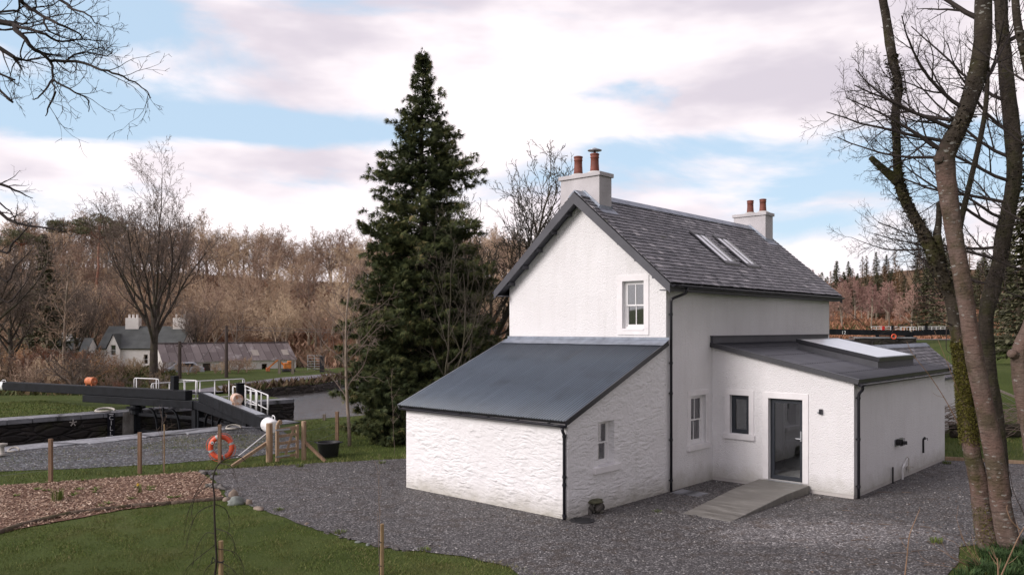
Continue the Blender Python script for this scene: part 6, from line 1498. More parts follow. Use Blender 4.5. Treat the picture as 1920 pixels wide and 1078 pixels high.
# farm gate, posts, orange machine, parked car
e = empty('field_gate', A(577, 84, -.35), R(-10), label='grey tubular field gate across the towpath beyond the shed', cat='gate')
for z in (.25, .5, .75, 1.0, 1.3, 1.6): t = MB(); t.tube([(0, 0, z), (1.5, 0, z)], .03, 5); t.build('bar', M['steel'], e)
for x in (0, .75, 1.5): t = MB(); t.tube([(x, 0, .1), (x, 0, 1.65)], .035, 5); t.build('upright', M['steel'], e)
t = MB(); t.b2(-.22, .22, -.15, .15, -.2, 1.6); o = t.build('gate_pillar', M['black_metal'], None, label='broad black post closing the field gate by the canal', cat='post'); o.location = A(604, 83, -.35)
for px, py in ((524, 692), (549, 690)): t = MB(); t.b2(-.12, .12, -.12, .12, -.2, 1.35); o = t.build('old_post', M['old_wood'], None, label='weathered thick post by the orange machine at the shed end', cat='post', group='posts by the orange machine'); o.location = A(px, 80, -.38)
e = empty('excavator', A(541, 84, -.45), R(20), label='small orange excavator parked at the right end of the long shed', cat='excavator')
t = MB(); t.b2(-.5, .5, -.4, .4, .35, .95); t.b2(-.1, .5, -.4, .4, .95, 1.15); t.build('body', M['orange'], e, bevel=.05)
for s in (-.45, .45): t = MB(); t.b2(-.65, .65, s - .12, s + .12, .0, .32); t.build('track', M['black_plastic'], e, bevel=.1)
t = MB(); t.beam((-.4, 0, .7), (-1.1, 0, 1.25), .14, .18); t.beam((-1.1, 0, 1.25), (-2.0, 0, .45), .12, .14); a_ = t.build('arm', M['orange'], e); t = MB(); t.prism([(-2.25, -.2), (-1.85, -.2), (-1.85, .2), (-2.25, .2)], .1, .5); t.build('bucket', M['rust'], a_, bevel=.05)
e = empty('parked_car', A(346, 84, -.85), R(20), label='silver car parked by the farmhouse gable, mostly hidden by scrub', cat='car')
t = MB(); q = [(-1.9, .35), (-1.9, .85), (-1.3, .95), (-.8, 1.4), (.9, 1.42), (1.5, .98), (1.95, .8), (1.95, .35)]; b0 = len(t.v); k = len(q)
t.v += [(x, -.8, z) for x, z in q] + [(x, .8, z) for x, z in q]; t.face(tuple(range(k))); t.face(tuple(range(2 * k - 1, k - 1, -1)))
for i in range(k): j = (i + 1) % k; t.face((i, k + i, k + j, j))
t.build('body', M['bluecar'], e, bevel=.08)
t = MB(); t.poly([(-.75, -.806, 1.0), (-.6, -.806, 1.32), (.8, -.806, 1.33), (1.2, -.806, 1.0)]); t.build('side_window', M['black_metal'], e)
for x in (-1.2, 1.25):
    for y in (-.72, .72): t = MB(); t.tube([(x, y - .1, .32), (x, y + .1, .32)], .32, 14); t.build('wheel', M['black_plastic'], e)
t = MB(); t.b2(1.9, 1.965, -.75, -.5, .6, .8); t.build('tail_light', M['red'], e)

# ---------------------------------------------------------------- upper lock, seen past the far corner of the house
UY = 74; um = UY / F
def UP_(px, py, Y=UY): return AZ(px, py, Y)
def hz(px, Y=UY): p = A(px, Y); return H(p.x, p.y)
p0, p1 = UP_(1500, 633), UP_(1700, 633); base = H(p0.x + 8, UY) 
e = empty('upper_lock_gate', UP_(1700, 640), 0, label='black lock gate with a balance beam marked 12 beyond the cottage', cat='lock gate', group='gates of the upper lock'); o_ = e.location
t = MB(); t.beam(UP_(1490, 621) - o_, UP_(1704, 624.5) - o_, .40, .50); b_ = t.build('balance_beam', M['beam'], e)
tx = text('12', .42, M['white_metal'], b_, UP_(1580, 626.2) - o_ + Vector((0, -.225, 0)), (R(90), 0, 0), ext=.004)
for px in (1645, 1672, 1700): t = MB(); q = UP_(px, 628) - o_; t.b2(q.x - .12, q.x + .12, q.y - .12, q.y + .12, q.z - 1.2, q.z); t.build('gate_post', M['beam'], e)
for py in (632, 640): t = MB(); t.beam(UP_(1645, py) - o_, UP_(1700, py) - o_, .12, .2); t.build('gate_rail', M['beam'], e)
for px, nm, mm, hh in ((1656, 'red_box', 'red', .36), (1673, 'paddle_post', 'beam', .42)): t = MB(); q = UP_(px, 619) - o_; t.b2(q.x - .09, q.x + .09, -.1, .1, q.z - .1, q.z + hh); t.build(nm, M[mm], e)
e2 = empty('upper_lock_gate', UP_(1712, 640), 0, label='black lock gate whose beam runs right behind the bare trunks', cat='lock gate', group='gates of the upper lock'); o2 = e2.location
t = MB(); t.beam(UP_(1712, 624.5) - o2, UP_(1790, 622) - o2, .40, .48); t.build('balance_beam', M['beam'], e2)
t = MB(); q = UP_(1708, 626) - o2; t.b2(q.x - .15, q.x + .15, -.15, .15, q.z - 1.3, q.z + .2); t.build('gate_post', M['beam'], e2)
for px in (1736,): t = MB(); q = UP_(px, 619) - o2; t.b2(q.x - .1, q.x + .1, -.1, .1, q.z - .1, q.z + .42); t.build('paddle_post', M['beam'], e2)
def urail(parent, po, pa, pb, top, bot, k):
    a, b = UP_(pa, top) - po, UP_(pb, top) - po; dz = (bot - top) * um; t = MB()
    t.tube([a, b], .024, 5); t.tube([a - up * dz * .5, b - up * dz * .5], .02, 5)
    for i in range(k): q = a.lerp(b, i / (k - 1)); t.tube([q, q - up * dz], .02, 5)
    t.build('guard_rail', M['white_metal'], parent)
urail(e, o_, 1634, 1688, 612.5, 621, 7); urail(e, o_, 1690, 1706, 613, 627, 4); urail(e2, o2, 1707, 1718, 613, 621, 3); urail(e2, o2, 1722, 1772, 612.5, 620, 7)
w0, w1 = UP_(1600, 634), UP_(1715, 634); t = MB(); k = 24
for i in range(k + 1):
    for z in (0, -.5, -1.0, -1.6): q = w0.lerp(w1, i / k); t.v.append((q.x, q.y - .3 + .06 * noise.noise(Vector((i, z * 3, 0))), q.z + z))
for i in range(k):
    for j in range(3): a = i * 4 + j; t.face((a, a + 1, a + 5, a + 4))
e = empty('upper_lock_wall', (0, 0, 0), 0, label='dark stone lock wall under the beam marked 12', cat='wall'); t.build('stone_face', M['wet_stone'], e)
t = MB(); t.b2(w0.x, w1.x, w0.y - .35, w0.y + 1.0, w0.z - .01, w0.z + .12); t.build('coping', M['coping'], e)
t = MB(); torus(t, .20, .06); o = t.build('lifebuoy', M['buoy'], None, smooth=True, label='far orange lifebuoy below the beam of the upper lock', cat='lifebuoy'); o.location = UP_(1676, 631, 73.4)
# ---------------------------------------------------------------- bare trunks on the right
def crom(P, sub):
    out = []
    for i in range(len(P) - 1):
        a, b, c, d = P[max(i - 1, 0)], P[i], P[i + 1], P[min(i + 2, len(P) - 1)]
        for k in range(sub):
            t = k / sub; out.append([.5 * ((2 * b[j]) + (-a[j] + c[j]) * t + (2 * a[j] - 5 * b[j] + 4 * c[j] - d[j]) * t * t + (-a[j] + 3 * b[j] - 3 * c[j] + d[j]) * t ** 3) for j in range(len(b))])
    out.append(list(P[-1])); return out
TW = dict(seg=[7, 6, 4, 3], wob=[.14, .20, .25, .3], trop=[.05, .07, .06, .05], kids=[9, 6, 4], ang=[.75, .75, .8], ratio=[.42, .48, .5], start=[.12, .12, .1], rr=[.55, .6, .7], taper=[.25, .3, .4, .5], sides=[6, 4, 3, 3], part=0, rmin=.0035)
def trunk(name, path, label, m, limbs=(), tufts=(), seed=1, ns=20, rough=.05, stubs=(), mossy=()):
    """path: (px, py, width in px, depth) down the photographed stem, rebuilt as a round stem at its own distance"""
    r = random.Random(seed); C = crom([(*AZ(a, b, Y), w / 2 * Y / F) for a, b, w, Y in path], 9); P = [Vector(c[:3]) for c in C]; Rd = [c[3] * .76 for c in C]; o = P[0].copy(); o.z = H(P[0].x, P[0].y)
    e = empty(name, o, 0, label=label, cat='tree'); t = MB()
    def ov(i, a, p): return 1 + rough * 2.2 * noise.noise(Vector((math.cos(a) * 1.2, math.sin(a) * 1.2, p.z * 1.3 + seed * 7))) + rough * noise.noise(Vector((math.cos(a) * 3, math.sin(a) * 3, p.z * 5)))
    t.tube([p - o for p in P], Rd, ns, ovals=ov)
    for (px, py, px2, py2, w1_, w2_) in stubs:
        Y = min(path, key=lambda q: abs(q[1] - py))[3]; S_ = crom([(*AZ(px, py, Y), w1_ / 2 * Y / F), (*AZ((px + px2) / 2 + 2, (py + py2) / 2 + 3, Y), (w1_ + w2_) / 4 * Y / F), (*AZ(px2, py2, Y - .1), w2_ / 2 * Y / F)], 5)
        t.tube([Vector(c[:3]) - o for c in S_], [c[3] for c in S_], 12, ovals=ov)
    t.build('trunk', M[m], e, smooth=True)
    mb = MB()
    for (t_, az, el, L, rr_) in limbs:
        i = int(t_ * (len(P) - 1)); d = Vector((math.sin(R(az)) * math.cos(R(el)), math.cos(R(az)) * math.cos(R(el)), math.sin(R(el)))); branch((mb, mb), P[i] - o, d, L * (.80 if az < 0 else 1), rr_, 0, TW, r)
    if limbs: mb.build('branches', M['twig'], e)
    def leafy(nm, spans, mt, size):
        T = []; v = []
        for (t0, t1, n, spread, half) in spans:
            for k in range(n):
                i = min(len(P) - 2, int((t0 + (t1 - t0) * r.random()) * (len(P) - 1))); f = r.random(); c = P[i].lerp(P[i + 1], f) - o; a = r.uniform(0, 6.283) if not half else r.uniform(math.pi * .70, math.pi * 1.75)
                nrm = Vector((math.cos(a), math.sin(a), r.uniform(-.3, .5))).normalized(); q = c + nrm * (Rd[i] * (1 + r.random() * spread)); s = size * r.uniform(.5, 1.3); u_ = (nrm.cross(Vector((0, 0, 1))) + rdir(r) * .6).normalized(); w_ = (nrm + rdir(r) * .9).normalized()
                T.append([tuple(q - u_ * s * .5), tuple(q + u_ * s * .5), tuple(q + w_ * s)]); v.append(r.random())
        if T: tris(nm, np.array(T), np.array(v), M[mt], kind='thing', parent=e)
    leafy('ivy', tufts, 'ivy', .055); leafy('moss', mossy, 'mossleaf', .026)
    return e
# A: the big front stem
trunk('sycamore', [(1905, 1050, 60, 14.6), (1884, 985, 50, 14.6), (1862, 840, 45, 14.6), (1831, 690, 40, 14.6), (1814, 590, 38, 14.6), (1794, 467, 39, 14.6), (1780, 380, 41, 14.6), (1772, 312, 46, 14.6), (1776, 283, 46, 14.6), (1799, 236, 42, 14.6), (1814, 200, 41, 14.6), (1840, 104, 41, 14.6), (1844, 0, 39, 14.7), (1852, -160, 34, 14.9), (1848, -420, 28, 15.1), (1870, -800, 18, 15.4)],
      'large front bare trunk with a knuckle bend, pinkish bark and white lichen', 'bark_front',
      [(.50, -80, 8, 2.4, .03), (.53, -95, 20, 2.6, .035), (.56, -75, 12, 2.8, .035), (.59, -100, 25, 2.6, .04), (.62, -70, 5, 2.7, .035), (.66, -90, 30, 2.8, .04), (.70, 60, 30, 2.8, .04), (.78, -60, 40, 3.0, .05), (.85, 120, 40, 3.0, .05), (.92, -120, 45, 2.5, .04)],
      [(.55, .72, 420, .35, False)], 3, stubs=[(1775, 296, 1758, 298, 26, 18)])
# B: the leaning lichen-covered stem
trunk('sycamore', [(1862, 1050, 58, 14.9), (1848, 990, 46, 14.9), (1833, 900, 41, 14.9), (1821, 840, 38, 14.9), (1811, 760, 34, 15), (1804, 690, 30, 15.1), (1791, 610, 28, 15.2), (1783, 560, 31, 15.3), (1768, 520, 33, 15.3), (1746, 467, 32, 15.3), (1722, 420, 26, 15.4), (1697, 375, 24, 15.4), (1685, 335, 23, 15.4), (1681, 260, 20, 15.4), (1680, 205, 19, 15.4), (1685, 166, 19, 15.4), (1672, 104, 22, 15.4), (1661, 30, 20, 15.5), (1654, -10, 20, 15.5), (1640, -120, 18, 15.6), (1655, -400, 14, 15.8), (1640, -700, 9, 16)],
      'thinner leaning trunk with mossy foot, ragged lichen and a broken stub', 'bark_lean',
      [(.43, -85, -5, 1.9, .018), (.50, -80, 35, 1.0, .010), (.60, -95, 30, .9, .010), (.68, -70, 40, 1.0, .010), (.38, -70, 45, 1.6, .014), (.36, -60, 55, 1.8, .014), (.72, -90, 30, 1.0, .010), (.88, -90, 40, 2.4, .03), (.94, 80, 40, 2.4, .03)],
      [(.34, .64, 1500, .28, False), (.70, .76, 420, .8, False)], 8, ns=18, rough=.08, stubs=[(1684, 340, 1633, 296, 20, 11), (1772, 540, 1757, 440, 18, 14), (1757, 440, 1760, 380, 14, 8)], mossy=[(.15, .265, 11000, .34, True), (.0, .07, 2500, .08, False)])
trunk('sycamore', [(1878, 930, 42, 17.6), (1868, 800, 38, 17.6), (1855, 700, 35, 17.6), (1849, 600, 33, 17.6), (1860, 540, 38, 17.6), (1874, 489, 33, 17.6), (1881, 442, 36, 17.6), (1891, 395, 34, 17.6), (1902, 325, 34, 17.6), (1897, 240, 36, 17.7), (1886, 130, 32, 17.8), (1877, 20, 29, 17.9), (1878, -120, 27, 18), (1890, -420, 22, 18.2), (1880, -700, 14, 18.4)],
      'dark mossy trunk standing behind the big front trunk', 'bark_dark',
      [(.30, -80, 5, 3.0, .03), (.36, -90, 10, 3.4, .035), (.40, -75, 0, 3.4, .035), (.45, -85, 15, 3.6, .04), (.48, -100, 8, 3.4, .035), (.52, -70, 18, 3.6, .04), (.56, -90, 12, 3.6, .04), (.60, -80, 22, 3.6, .04), (.64, -95, 28, 3.4, .04), (.68, -75, 32, 3.4, .04), (.60, 60, 25, 2.5, .04), (.75, 90, 35, 3.2, .05), (.8, -60, 40, 3, .05), (.9, 150, 45, 3, .04)],
      [(.3, .8, 700, .2, False)], 5, ns=18, rough=.07)
trunk('sycamore', [(1800, 640, 12, 16.2), (1797, 520, 13, 16.2), (1800, 430, 13, 16.2), (1817, 350, 13, 16.2), (1838, 260, 12, 16.2), (1850, 180, 11, 16.2), (1852, 60, 9, 16.2), (1856, -100, 7, 16.2)], 'thin straight stem rising between the two largest trunks', 'bark_dark', [(.5, -60, 40, 1.0, .012), (.7, 90, 40, 1.0, .012)], (), 12, ns=8)
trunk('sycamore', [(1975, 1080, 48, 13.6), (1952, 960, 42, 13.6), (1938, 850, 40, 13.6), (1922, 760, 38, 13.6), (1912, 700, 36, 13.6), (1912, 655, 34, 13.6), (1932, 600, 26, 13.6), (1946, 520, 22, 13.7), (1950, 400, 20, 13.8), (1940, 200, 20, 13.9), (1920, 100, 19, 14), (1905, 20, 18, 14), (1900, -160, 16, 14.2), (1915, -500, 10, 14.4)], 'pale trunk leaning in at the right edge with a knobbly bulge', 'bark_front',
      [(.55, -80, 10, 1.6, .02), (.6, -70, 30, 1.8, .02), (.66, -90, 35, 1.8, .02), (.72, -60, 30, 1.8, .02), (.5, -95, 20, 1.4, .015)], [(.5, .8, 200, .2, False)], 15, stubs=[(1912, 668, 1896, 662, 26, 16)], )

# ---------------------------------------------------------------- tree standing out of the frame at the left whose boughs hang into the picture
def bough_tree(base, top, boughs, depth, label, seed, r0=.32):
    r = random.Random(seed); e = empty('overhanging_tree', base, 0, label=label, cat='tree'); T = MB(); hgt = top - base
    T.tube([hgt * k / 8 + Vector((.15 * math.sin(k), .1 * math.cos(k), 0)) for k in range(9)], [r0 * (1 - .07 * k) for k in range(9)], 12); mb = MB()
    for path, w0 in boughs:
        pts = [AZ(a, b, depth + .25 * math.sin(a * .02 + b * .05)) - base for a, b in path]; start = hgt * r.uniform(.55, .9)
        st = [start, start.lerp(pts[0], .5) + Vector((0, 0, .6)), pts[0]] if path[0][0] <= 140 and (path[0][0] <= 5 or path[0][1] <= 0) else [pts[0]]
        full = crom([list(p) for p in st + pts[1:]], 4); full = [Vector(p) for p in full]; n = len(full); rad = [w0 / 2 * depth / F * (1.8 if len(st) > 1 else 1) * (1 - k / n) + .004 for k in range(n)]
        for k in range(1, n - 1): full[k] = full[k] + rdir(r) * .012
        mb.tube(full, rad, 6)
        for k in range(max(1, n - 4 * len(pts)), n - 1):
            if r.random() < .55:
                d = (full[k + 1] - full[k]).normalized(); side = rdir(r); side = (side - d * side.dot(d)).normalized(); side.y *= .5; dd = (d * .75 + side * .8 + Vector((.15, 0, .05))).normalized()
                branch((mb, mb), full[k], dd, r.uniform(.25, .75), max(.0045, rad[k] * .45), 1, dict(TW, wob=[.14, .28, .3, .3], kids=[9, 3.2, 1.8], trop=[0, .04, .02, 0]), r)
    T.build('trunk', M['bark_dark'], e, smooth=True); mb.build('branches', M['twig'], e)
bough_tree(Vector((-11.5, 11.0, H(-11.5, 11.0))), Vector((-11.2, 11.2, 11.5)), [
    ([(10, -14), (40, 5), (75, 27), (110, 45), (145, 63), (160, 78)], 7), ([(0, 40), (30, 58), (65, 92), (95, 115), (98, 150), (104, 172)], 8), ([(95, 115), (145, 117), (190, 130), (232, 145), (268, 165), (283, 184)], 5),
    ([(0, 90), (30, 110), (60, 113), (95, 105)], 6), ([(25, 50), (75, 62), (115, 78), (150, 74), (195, 78)], 5), ([(95, -8), (130, 15), (165, 27), (180, 45)], 4), ([(104, 172), (90, 205), (85, 218)], 3), ([(100, 150), (140, 172), (165, 190), (166, 210)], 3),
    ([(80, 30), (92, 60), (140, 78)], 4), ([(30, 110), (42, 130)], 4), ([(0, 22), (28, 22), (48, 8)], 4), ([(98, 150), (75, 182), (60, 186)], 3), ([(120, 120), (150, 100), (200, 105), (212, 92)], 3), ([(0, 170), (10, 180), (18, 189)], 4), ([(0, 140), (20, 150), (38, 162)], 3)],
    10.8, 'bare tree at the upper left whose thin boughs hang against the blue sky', 4)
bough_tree(Vector((-19.0, 24.2, 0)), Vector((-18.6, 24.2, 11.5)), [([(0, 345), (30, 358), (62, 372)], 5), ([(0, 398), (40, 420), (75, 426), (112, 431), (133, 442)], 5), ([(0, 470), (25, 455), (50, 430), (60, 415)], 4), ([(0, 520), (30, 498), (58, 470)], 4), ([(0, 380), (22, 400), (40, 440)], 3), ([(0, 560), (40, 540), (60, 505)], 3)],
    24, 'bare tree just outside the left edge reaching thin twigs over the lock', 9, .25)

# ---------------------------------------------------------------- young planted trees with their stakes
def stake(p, h, r, label):
    t = MB(); t.tube([(0, 0, -.2), (0, 0, h), (0, 0, h + .005)], [r, r, r * .9], 12); o = t.build('tree_stake', M['cane'], None, smooth=False, label=label, cat='stake'); o.location = p; return o
sy = 13.2; p = A(414, sy, 0)
stake(p, CH - (1014 - HY) / F * sy, .040, 'short round stake tied to the small weeping tree on the lawn')
e = empty('weeping_sapling', p + Vector((-.10, 0, 0)), 0, label='small leafless weeping tree with a bent top on the lawn', cat='tree'); o_ = e.location; r = random.Random(2)
st = [(407, 1120), (406, 1050), (404, 1010), (402, 960), (402, 930), (399, 905), (402, 885), (412, 868), (428, 858), (448, 855), (462, 866)]
P = [AZ(a, b, sy - .05) - o_ for a, b in st]; P[0] = Vector((0, 0, 0)); C = [Vector(c) for c in crom([list(q) for q in P], 4)]; n = len(C)
t = MB(); t.tube(C, [.015 * (1 - k / n) ** .6 + .003 for k in range(n)], 7); t.build('stem', M['twig'], e, smooth=True)
t = MB()
arcs = [((401, 885), (378, 905), (345, 1000), -1), ((402, 945), (372, 960), (350, 1030), -1), ((402, 1000), (385, 1000), (362, 1060), -1), ((402, 1022), (372, 1045), (343, 1082), -1), ((404, 945), (424, 955), (424, 1010), 1), ((404, 990), (430, 1000), (438, 1045), 1), ((406, 1028), (440, 1035), (458, 1082), 1), ((406, 1050), (430, 1062), (445, 1090), 1),
        ((405, 1050), (390, 1062), (385, 1095), -1), ((412, 868), (430, 872), (436, 890), 1), ((402, 905), (370, 925), (362, 985), -1), ((404, 1075), (420, 1070), (428, 1100), 1)]
for a, b, c, sgn in arcs:
    dy = r.uniform(-.25, .25); q = crom([list(AZ(*a, sy - .05) - o_), list(AZ(*b, sy + dy) - o_), list(AZ((b[0] + c[0]) / 2 + sgn * 6, (b[1] + c[1]) / 2, sy + dy) - o_), list(AZ(*c, sy + dy) - o_)], 5); Q = [Vector(x) for x in q]
    t.tube(Q, [.0045 * (1 - k / len(Q)) + .0022 for k in range(len(Q))], 5)
    for k in range(4, len(Q) - 1, 3):
        d = Vector((sgn * r.uniform(0, .6), r.uniform(-.5, .5), -1)).normalized(); t.tube([Q[k], Q[k] + d * .15, Q[k] + d * .32 + Vector((0, 0, -.03))], [.0025, .002, .0015], 3)
t.build('branches', M['twig'], e)
t = MB(); z = CH - (1052 - HY) / F * sy; t.tube([(.10 + .05 * math.cos(a), .05 * math.sin(a), z) for a in [i * .7 for i in range(10)]], .011, 6); t.tube([(.05, -.03, z), (-.02, -.03, z + .08), (-.04, -.03, z - .02)], .01, 5); t.build('tree_tie', M['black_plastic'], e)
def sapling(px, pyb, top, Y, label, lean, seed, H_=0, limbs=5, rad=.012):
    p = A(px, Y, H_); e = empty('sapling', p, 0, label=label, cat='tree'); r = random.Random(seed); h = CH - (top - HY) / F * Y - H_; C = [Vector((lean * (k / 8) + .012 * math.sin(k * 2), 0, h * k / 8 - (.05 if k == 0 else 0))) for k in range(9)]
    t = MB(); t.tube(C, [rad * (1 - k / 10) for k in range(9)], 6); t.build('stem', M['twig_oak'], e, smooth=True); t = MB()
    for k in range(limbs):
        q = C[3 + k % 5]; d = Vector((r.uniform(-1, 1), r.uniform(-1, 1), 1.6)).normalized(); branch((t, t), q, d, r.uniform(.2, .5), .005, 2, dict(TW, rmin=.0025), r)
    t.build('branches', M['twig_oak'], e); return e
sapling(711, 1090, 850, 13.2, 'tall thin leafless sapling whip in front of the gravel', .0, 3, rad=.010, limbs=4)
stake(A(716.5, 13.25, 0), CH - (982 - HY) / F * 13.25, .030, 'round stake tied to the thin whip at the lawn edge')
for i, py in enumerate((1016, 1060)): t = MB(); z = CH - (py - HY) / F * 13.2; t.tube([(-.05, 0, z), (.0, -.035, z - .01), (.055, 0, z - .02), (.0, .035, z - .01), (-.05, 0, z)], .007, 5); o = t.build('rubber_tie', M['black_plastic'], None, label=('upper' if i == 0 else 'lower') + ' black rubber tie between the thin whip and its stake', cat='tie'); o.location = A(714.5, 13.25, 0)
sapling(306, 880, 770, 22.7, 'small budding sapling behind the bark bed tied to a cane', -.05, 5, limbs=7, rad=.011)
p = G(308, 885); stake(p, 1.35, .016, 'thin cane holding the small sapling behind the bark bed')
sapling(985, 0, 770, 27.2, 'x', .1, 6) if False else None
sapling(740, 868, 690, 25.6, 'thin leaning shrub stems at the gravel edge before the evergreen', -.12, 8, limbs=8, rad=.008)
# low plants in the bark bed
for i in range(26):
    while True:
        x, y = wr.uniform(-13, -7.2), wr.uniform(16.5, 22.6)
        if inpoly(x, y, BED): break
    T = []; n = 26; a = nr.uniform(0, 6.28, n); l = nr.uniform(.03, .10, n); rr_ = nr.uniform(0, .09, n); X = rr_ * np.cos(a); Yv = rr_ * np.sin(a)
    Tm = np.zeros((n, 3, 3)); Tm[:, 0] = np.stack([X - .012, Yv, np.full(n, .02)], 1); Tm[:, 1] = np.stack([X + .012, Yv + .01, np.full(n, .03)], 1); Tm[:, 2] = np.stack([X + l * np.cos(a), Yv + l * np.sin(a), l * .9], 1)
    o = tris('bedding_plant', Tm, nr.uniform(0, .6, n), M['blade'], kind=None, label='tiny green plant coming up through the bark chips', cat='plant', group='seedlings in the bark bed'); o.location = (x, y, .02)
def clump(name, p, n, h, w, m, label, lean=.5, spread=.10, group=None, cat='plant'):
    a = nr.uniform(0, 6.28, n); rr_ = spread * np.sqrt(nr.random(n)); X = rr_ * np.cos(a); Yv = rr_ * np.sin(a); hh = h * nr.uniform(.6, 1.1, n); b = a + nr.normal(0, .6, n); ln = hh * lean * nr.uniform(.2, 1.2, n)
    M1 = np.stack([X + np.cos(b) * ln * .35, Yv + np.sin(b) * ln * .35, hh * .6], 1); TP = np.stack([X + np.cos(b) * ln, Yv + np.sin(b) * ln, hh * (1 - .25 * lean)], 1); B0 = np.stack([X, Yv, np.zeros(n)], 1); s = np.stack([-np.sin(b) * w / 2, np.cos(b) * w / 2, np.zeros(n)], 1)
    T = np.concatenate([np.stack([B0 - s, B0 + s, M1 + s], 1), np.stack([B0 - s, M1 + s, M1 - s], 1), np.stack([M1 - s, M1 + s, TP], 1)]); v = nr.uniform(0, .75, n)
    o = tris(name, T, np.concatenate([v] * 3), M[m], kind=None, label=label, cat=cat, group=group); o.location = p; return o
clump('daffodil_leaves', G(110, 940), 60, .34, .014, 'blade', 'tall green clump of bulb leaves at the left of the bark bed', .25, .14)
clump('daffodil_leaves', G(262, 925), 14, .26, .012, 'blade', 'slender leaves around the single yellow flower in the bark bed', .2, .06)
t = MB(); t.tube([(0, 0, 0), (0, 0, .28)], .004, 4); o = t.build('daffodil', M['ivy'], None, label='single yellow daffodil in the middle of the bark bed', cat='flower'); o.location = G(259, 930)
t = MB()
for k in range(6): a = k * 1.047; t.poly([(0, -.01, .285), (.035 * math.cos(a), -.02, .285 + .035 * math.sin(a)), (.035 * math.cos(a + .6), -.02, .285 + .035 * math.sin(a + .6))])
t.tube([(0, -.01, .285), (0, -.045, .285)], [.010, .014], 8); t.build('petals', M['yellow'], o)
M['leaf_green'] = foliage('bulb_leaves', [(0, (.028, .055, .018)), (.6, (.055, .100, .035)), (1, (.12, .15, .05))])
k_ = 0
for px, py, n, h in ((1862, 1052, 130, .34), (1900, 1062, 150, .38), (1885, 1040, 120, .34), (1925, 1050, 150, .40), (1910, 1030, 110, .34), (1840, 1072, 110, .30), (1880, 1085, 130, .34), (1935, 1085, 130, .38), (1815, 1085, 60, .26)):
    Y = 4.05 * F / (py - HY); x = (px - 960) / F * Y; z = H(x, Y); Y = (4.05 - z) * F / (py - HY); x = (px - 960) / F * Y
    clump('bulb_clump', (x, Y, H(x, Y) - .01), n * 2, h * .85, .015, 'leaf_green', 'thick clump of long green bulb leaves at the foot of the right-hand trunks', .75, .20, 'green leaf clumps under the bare trunks')
def stick(pts, rad, m, name, label, kids=3, seed=1, cat='stem'):
    r = random.Random(seed); P = [Vector(q) for q in pts]; o0 = P[0]; C = [Vector(c) for c in crom([list(q - o0) for q in P], 5)]; n = len(C); t = MB(); t.tube(C, [rad * (1 - .75 * k / n) for k in range(n)], 6)
    for k in range(kids): i = r.randrange(n // 4, n - 1); d = ((C[i + 1] - C[i]).normalized() + rdir(r) * .7).normalized(); t.tube([C[i], C[i] + d * .12, C[i] + d * .2 + Vector((0, 0, .03))], [rad * .4, rad * .25, .002], 4)
    o = t.build(name, m, None, label=label, cat=cat); o.location = o0; return o
g = lambda px, py, Y: AZ(px, py, Y)
M['dry_stem'] = simple('dry_brown_stem', (.26, .16, .10), .8, var=.25)
stick([g(1695, 1092, 12.6), g(1700, 1050, 12.6), g(1705, 1005, 12.55), g(1716, 975, 12.5), g(1725, 953, 12.5)], .011, M['dry_stem'], 'dead_plant', 'upright dry brown stem in front of the pale gravel patch', 1, 1)
stick([g(1872, 1090, 12.4), g(1890, 1050, 12.3), g(1908, 1010, 12.2), g(1928, 975, 12.2)], .013, M['dry_stem'], 'dead_plant', 'pale forked stem leaning right over the bulb leaves', 2, 2)
stick([g(1912, 992, 12.25), g(1896, 975, 12.2), g(1888, 955, 12.2), g(1889, 946, 12.2)], .010, M['dry_stem'], 'dead_plant', 'short pale side shoot curving up beside the big trunk', 0, 3)
stick([g(1872, 1090, 12.0), g(1871, 1060, 12.0), g(1870, 1045, 12.0)], .014, M['dry_stem'], 'cut_sapling', 'cut upright stem stub among the bulb leaves', 4, 4)
stick([g(1935, 1010, 14), g(1918, 960, 14.2), g(1900, 920, 14.3), g(1893, 880, 14.4)], .012, M['twig'], 'briar', 'dark curved stem right of the big front trunk', 2, 5)
for i, (a, b, c) in enumerate((((1838, 1062), (1806, 1010), (1792, 965)), ((1836, 1062), (1815, 1040), (1786, 1012)), ((1834, 1064), (1800, 1052), (1765, 1030)), ((1840, 1060), (1828, 1030), (1822, 1000)), ((1830, 1066), (1790, 1048), (1740, 1014)), ((1834, 1064), (1812, 1022), (1800, 1000)), ((1838, 1066), (1818, 1052), (1790, 1046)), ((1828, 1068), (1780, 1062), (1720, 1050)))):
    stick([g(*a, 13.6), g(*b, 13.5), g(*c, 13.5)], .0055, M['dry_stem'], 'dry_grass', 'wispy dry stem fanning from the foot of the leaning trunk', 2, 10 + i).__setitem__('group', 'dry stems at the foot of the leaning trunk')
# long thin shoots from the leaning trunk
stick([g(1800, 800, 15.0), g(1770, 745, 14.8), g(1740, 700, 14.6), g(1712, 665, 14.5), g(1700, 640, 14.5)], .009, M['dry_stem'], 'long_shoot', 'long pale shoot arching over the low extension roof corner', 1, 31)
stick([g(1797, 735, 15.0), g(1780, 690, 14.8), g(1762, 645, 14.7), g(1752, 620, 14.7)], .007, M['dry_stem'], 'long_shoot', 'short pale shoot rising left of the leaning trunk', 1, 32)
stick([g(1795, 615, 15.2), g(1760, 602, 15.0), g(1700, 607, 14.8), g(1660, 622, 14.7), g(1625, 612, 14.6), g(1600, 590, 14.5)], .012, M['twig'], 'hanging_branch', 'dark drooping branch crossing the beam marked 12', 6, 33)
stick([g(1775, 612, 15.1), g(1774, 640, 15.0), g(1776, 658, 15.0), g(1790, 665, 15.0)], .010, M['twig'], 'hanging_branch', 'dark hooked twig hanging beside the leaning trunk', 2, 34)
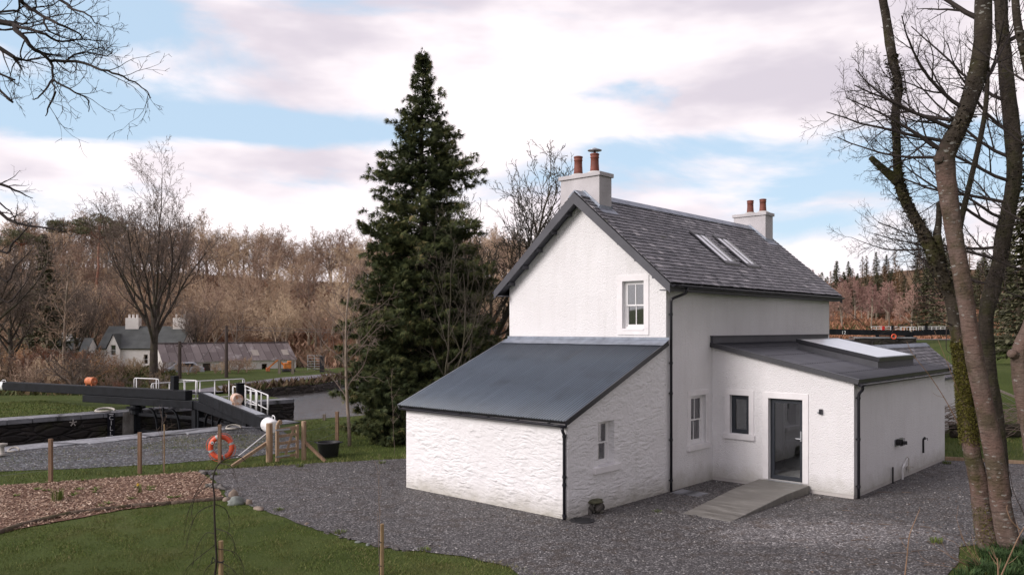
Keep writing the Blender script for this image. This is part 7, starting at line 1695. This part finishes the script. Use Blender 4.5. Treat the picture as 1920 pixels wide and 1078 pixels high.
for i, (a, b, c) in enumerate((((1765, 560), (1725, 500), (1705, 450)), ((1770, 580), (1720, 540), (1692, 470)), ((1762, 545), (1740, 500), (1690, 410)), ((1768, 600), (1740, 580), (1722, 540)))):
    stick([g(*a, 15.2), g(*b, 15.0), g(*c, 14.9)], .008, M['twig'], 'thin_shoot', 'thin curved shoot growing up-left from the leaning trunk', 4, 40 + i).__setitem__('group', 'shoots of the leaning trunk')
# back corner: wire fence, brushwood heap and a log wall beyond the grass
bp = [(1856, 735, 36), (1802, 722, 40), (1912, 745, 33), (1960, 760, 31)]
e = empty('back_fence', A(1856, 36, H(A(1856, 36).x, 36)), 0, label='old post and wire fence beyond the grass at the back right', cat='fence'); o_ = e.location; tops = []
for px, py, Y in sorted(bp): q = A(px, Y); z = H(q.x, q.y); t = MB(); q = Vector((q.x, q.y, z)) - o_; t.b2(q.x - .06, q.x + .06, q.y - .06, q.y + .06, q.z - .2, q.z + 1.0); t.build('post', M['post_wood'], e); tops.append(q)
for z in (.3, .6, .92):
    t = MB(); t.tube([q + up * z for q in tops], .008, 3, caps=False); t.build('wire', M['wire'], e)
t = MB(); t.beam(tops[1] + up * .98, tops[-1] + up * .96, .05, .09); t.build('top_rail', M['old_wood'], e)
hp = A(1880, 30.5); e = empty('brushwood_heap', (hp.x, hp.y, 0), 0, label='heap of cut brushwood and logs behind the right-hand trunks', cat='heap'); r = random.Random(5); t = MB()
for k in range(240):
    a = r.uniform(-.5, .5); c = Vector((r.uniform(-2.6, 2.6), r.uniform(-.8, .8), r.uniform(.1, 1.15))); l = r.uniform(.4, 1.3); d = Vector((math.cos(a), r.uniform(-.4, .4), r.uniform(-.35, .5))).normalized()
    t.tube([c - d * l / 2, c + rdir(r) * .08, c + d * l / 2 + Vector((0, 0, r.uniform(-.1, .2)))], [.014, .012, .004], 4, caps=False)
t.build('branches', M['twig_oak'], e)
for k in range(9): t = MB(); x = -2.2 + (k % 5) * 1.0; z = .14 + .26 * (k // 5); t.tube([(x, -.5 + r.uniform(-.1, .1), z), (x + .9, -.45, z)], r.uniform(.10, .14), 10); t.build('log', M['bark_dark'], e)
clump('dead_grass_tuft', Vector((*A(1905, 26.8)[:2], 0)), 260, .32, .015, 'dry_leaf' if 'dry_leaf' in M else 'leaf_green', 'tuft of long flattened grass on the back lawn', 1.2, .35) if False else None

# fallen leaves and bits of bark lying on the gravel
def litter():
    P = [(4.6, 12.9), (7.6, 13.8), (8.6, 15.3), (13.5, 17), (18, 19.5), (14, 24), (11.6, 20.8), (7.5, 17.3), (4.8, 14.6)]
    out = []; var = []
    for Q, n in ((P, 2600), (YARD, 900)):
        X, Y = scatter(Q, n, (HOUSE,)); k = len(X); a = nr.uniform(0, 6.28, k); l = nr.uniform(.010, .032, k); w = l * nr.uniform(.3, .8, k); z = np.full(k, .030) + nr.uniform(0, .012, k)
        c, s_ = np.cos(a), np.sin(a)
        p = lambda u, v, dz: np.stack([X + u * c - v * s_, Y + u * s_ + v * c, z + dz], 1)
        t0 = nr.uniform(-.006, .012, k); out.append(np.stack([p(-l, 0 * l, t0), p(0 * l, w, 0 * l), p(l, 0 * l, t0)], 1)); out.append(np.stack([p(-l, 0 * l, t0), p(l, 0 * l, t0), p(0 * l, -w, 0 * l)], 1)); v = nr.random(k); var += [v, v]
    tris('leaf_litter', np.concatenate(out), np.concatenate(var), foliage('fallen_leaves', [(0, (.05, .030, .018)), (.6, (.12, .065, .038)), (1, (.22, .14, .08))]))
litter()
# weeds and grass creeping in along the wall foot and the yard edges
def weeds():
    for i, (x, y, n_, h_) in enumerate(((-3.9, 24.3, 26, .10), (-6.2, 23.7, 30, .12), (-8.2, 22.4, 24, .10), (-5.2, 18.0, 16, .07), (-3.4, 16.0, 18, .08), (-1.6, 14.75, 20, .08), (8.0, 15.3, 30, .12), (13.0, 24.2, 30, .12), (3.2, 17.9, 10, .05), (.4, 18.4, 8, .05))):
        clump('weed_tuft', (x, y, .01), n_ + 24, h_, .012, 'blade', 'small tuft of grass growing through the edge of the gravel', .8, .12, 'grass tufts at the gravel edge')
weeds()
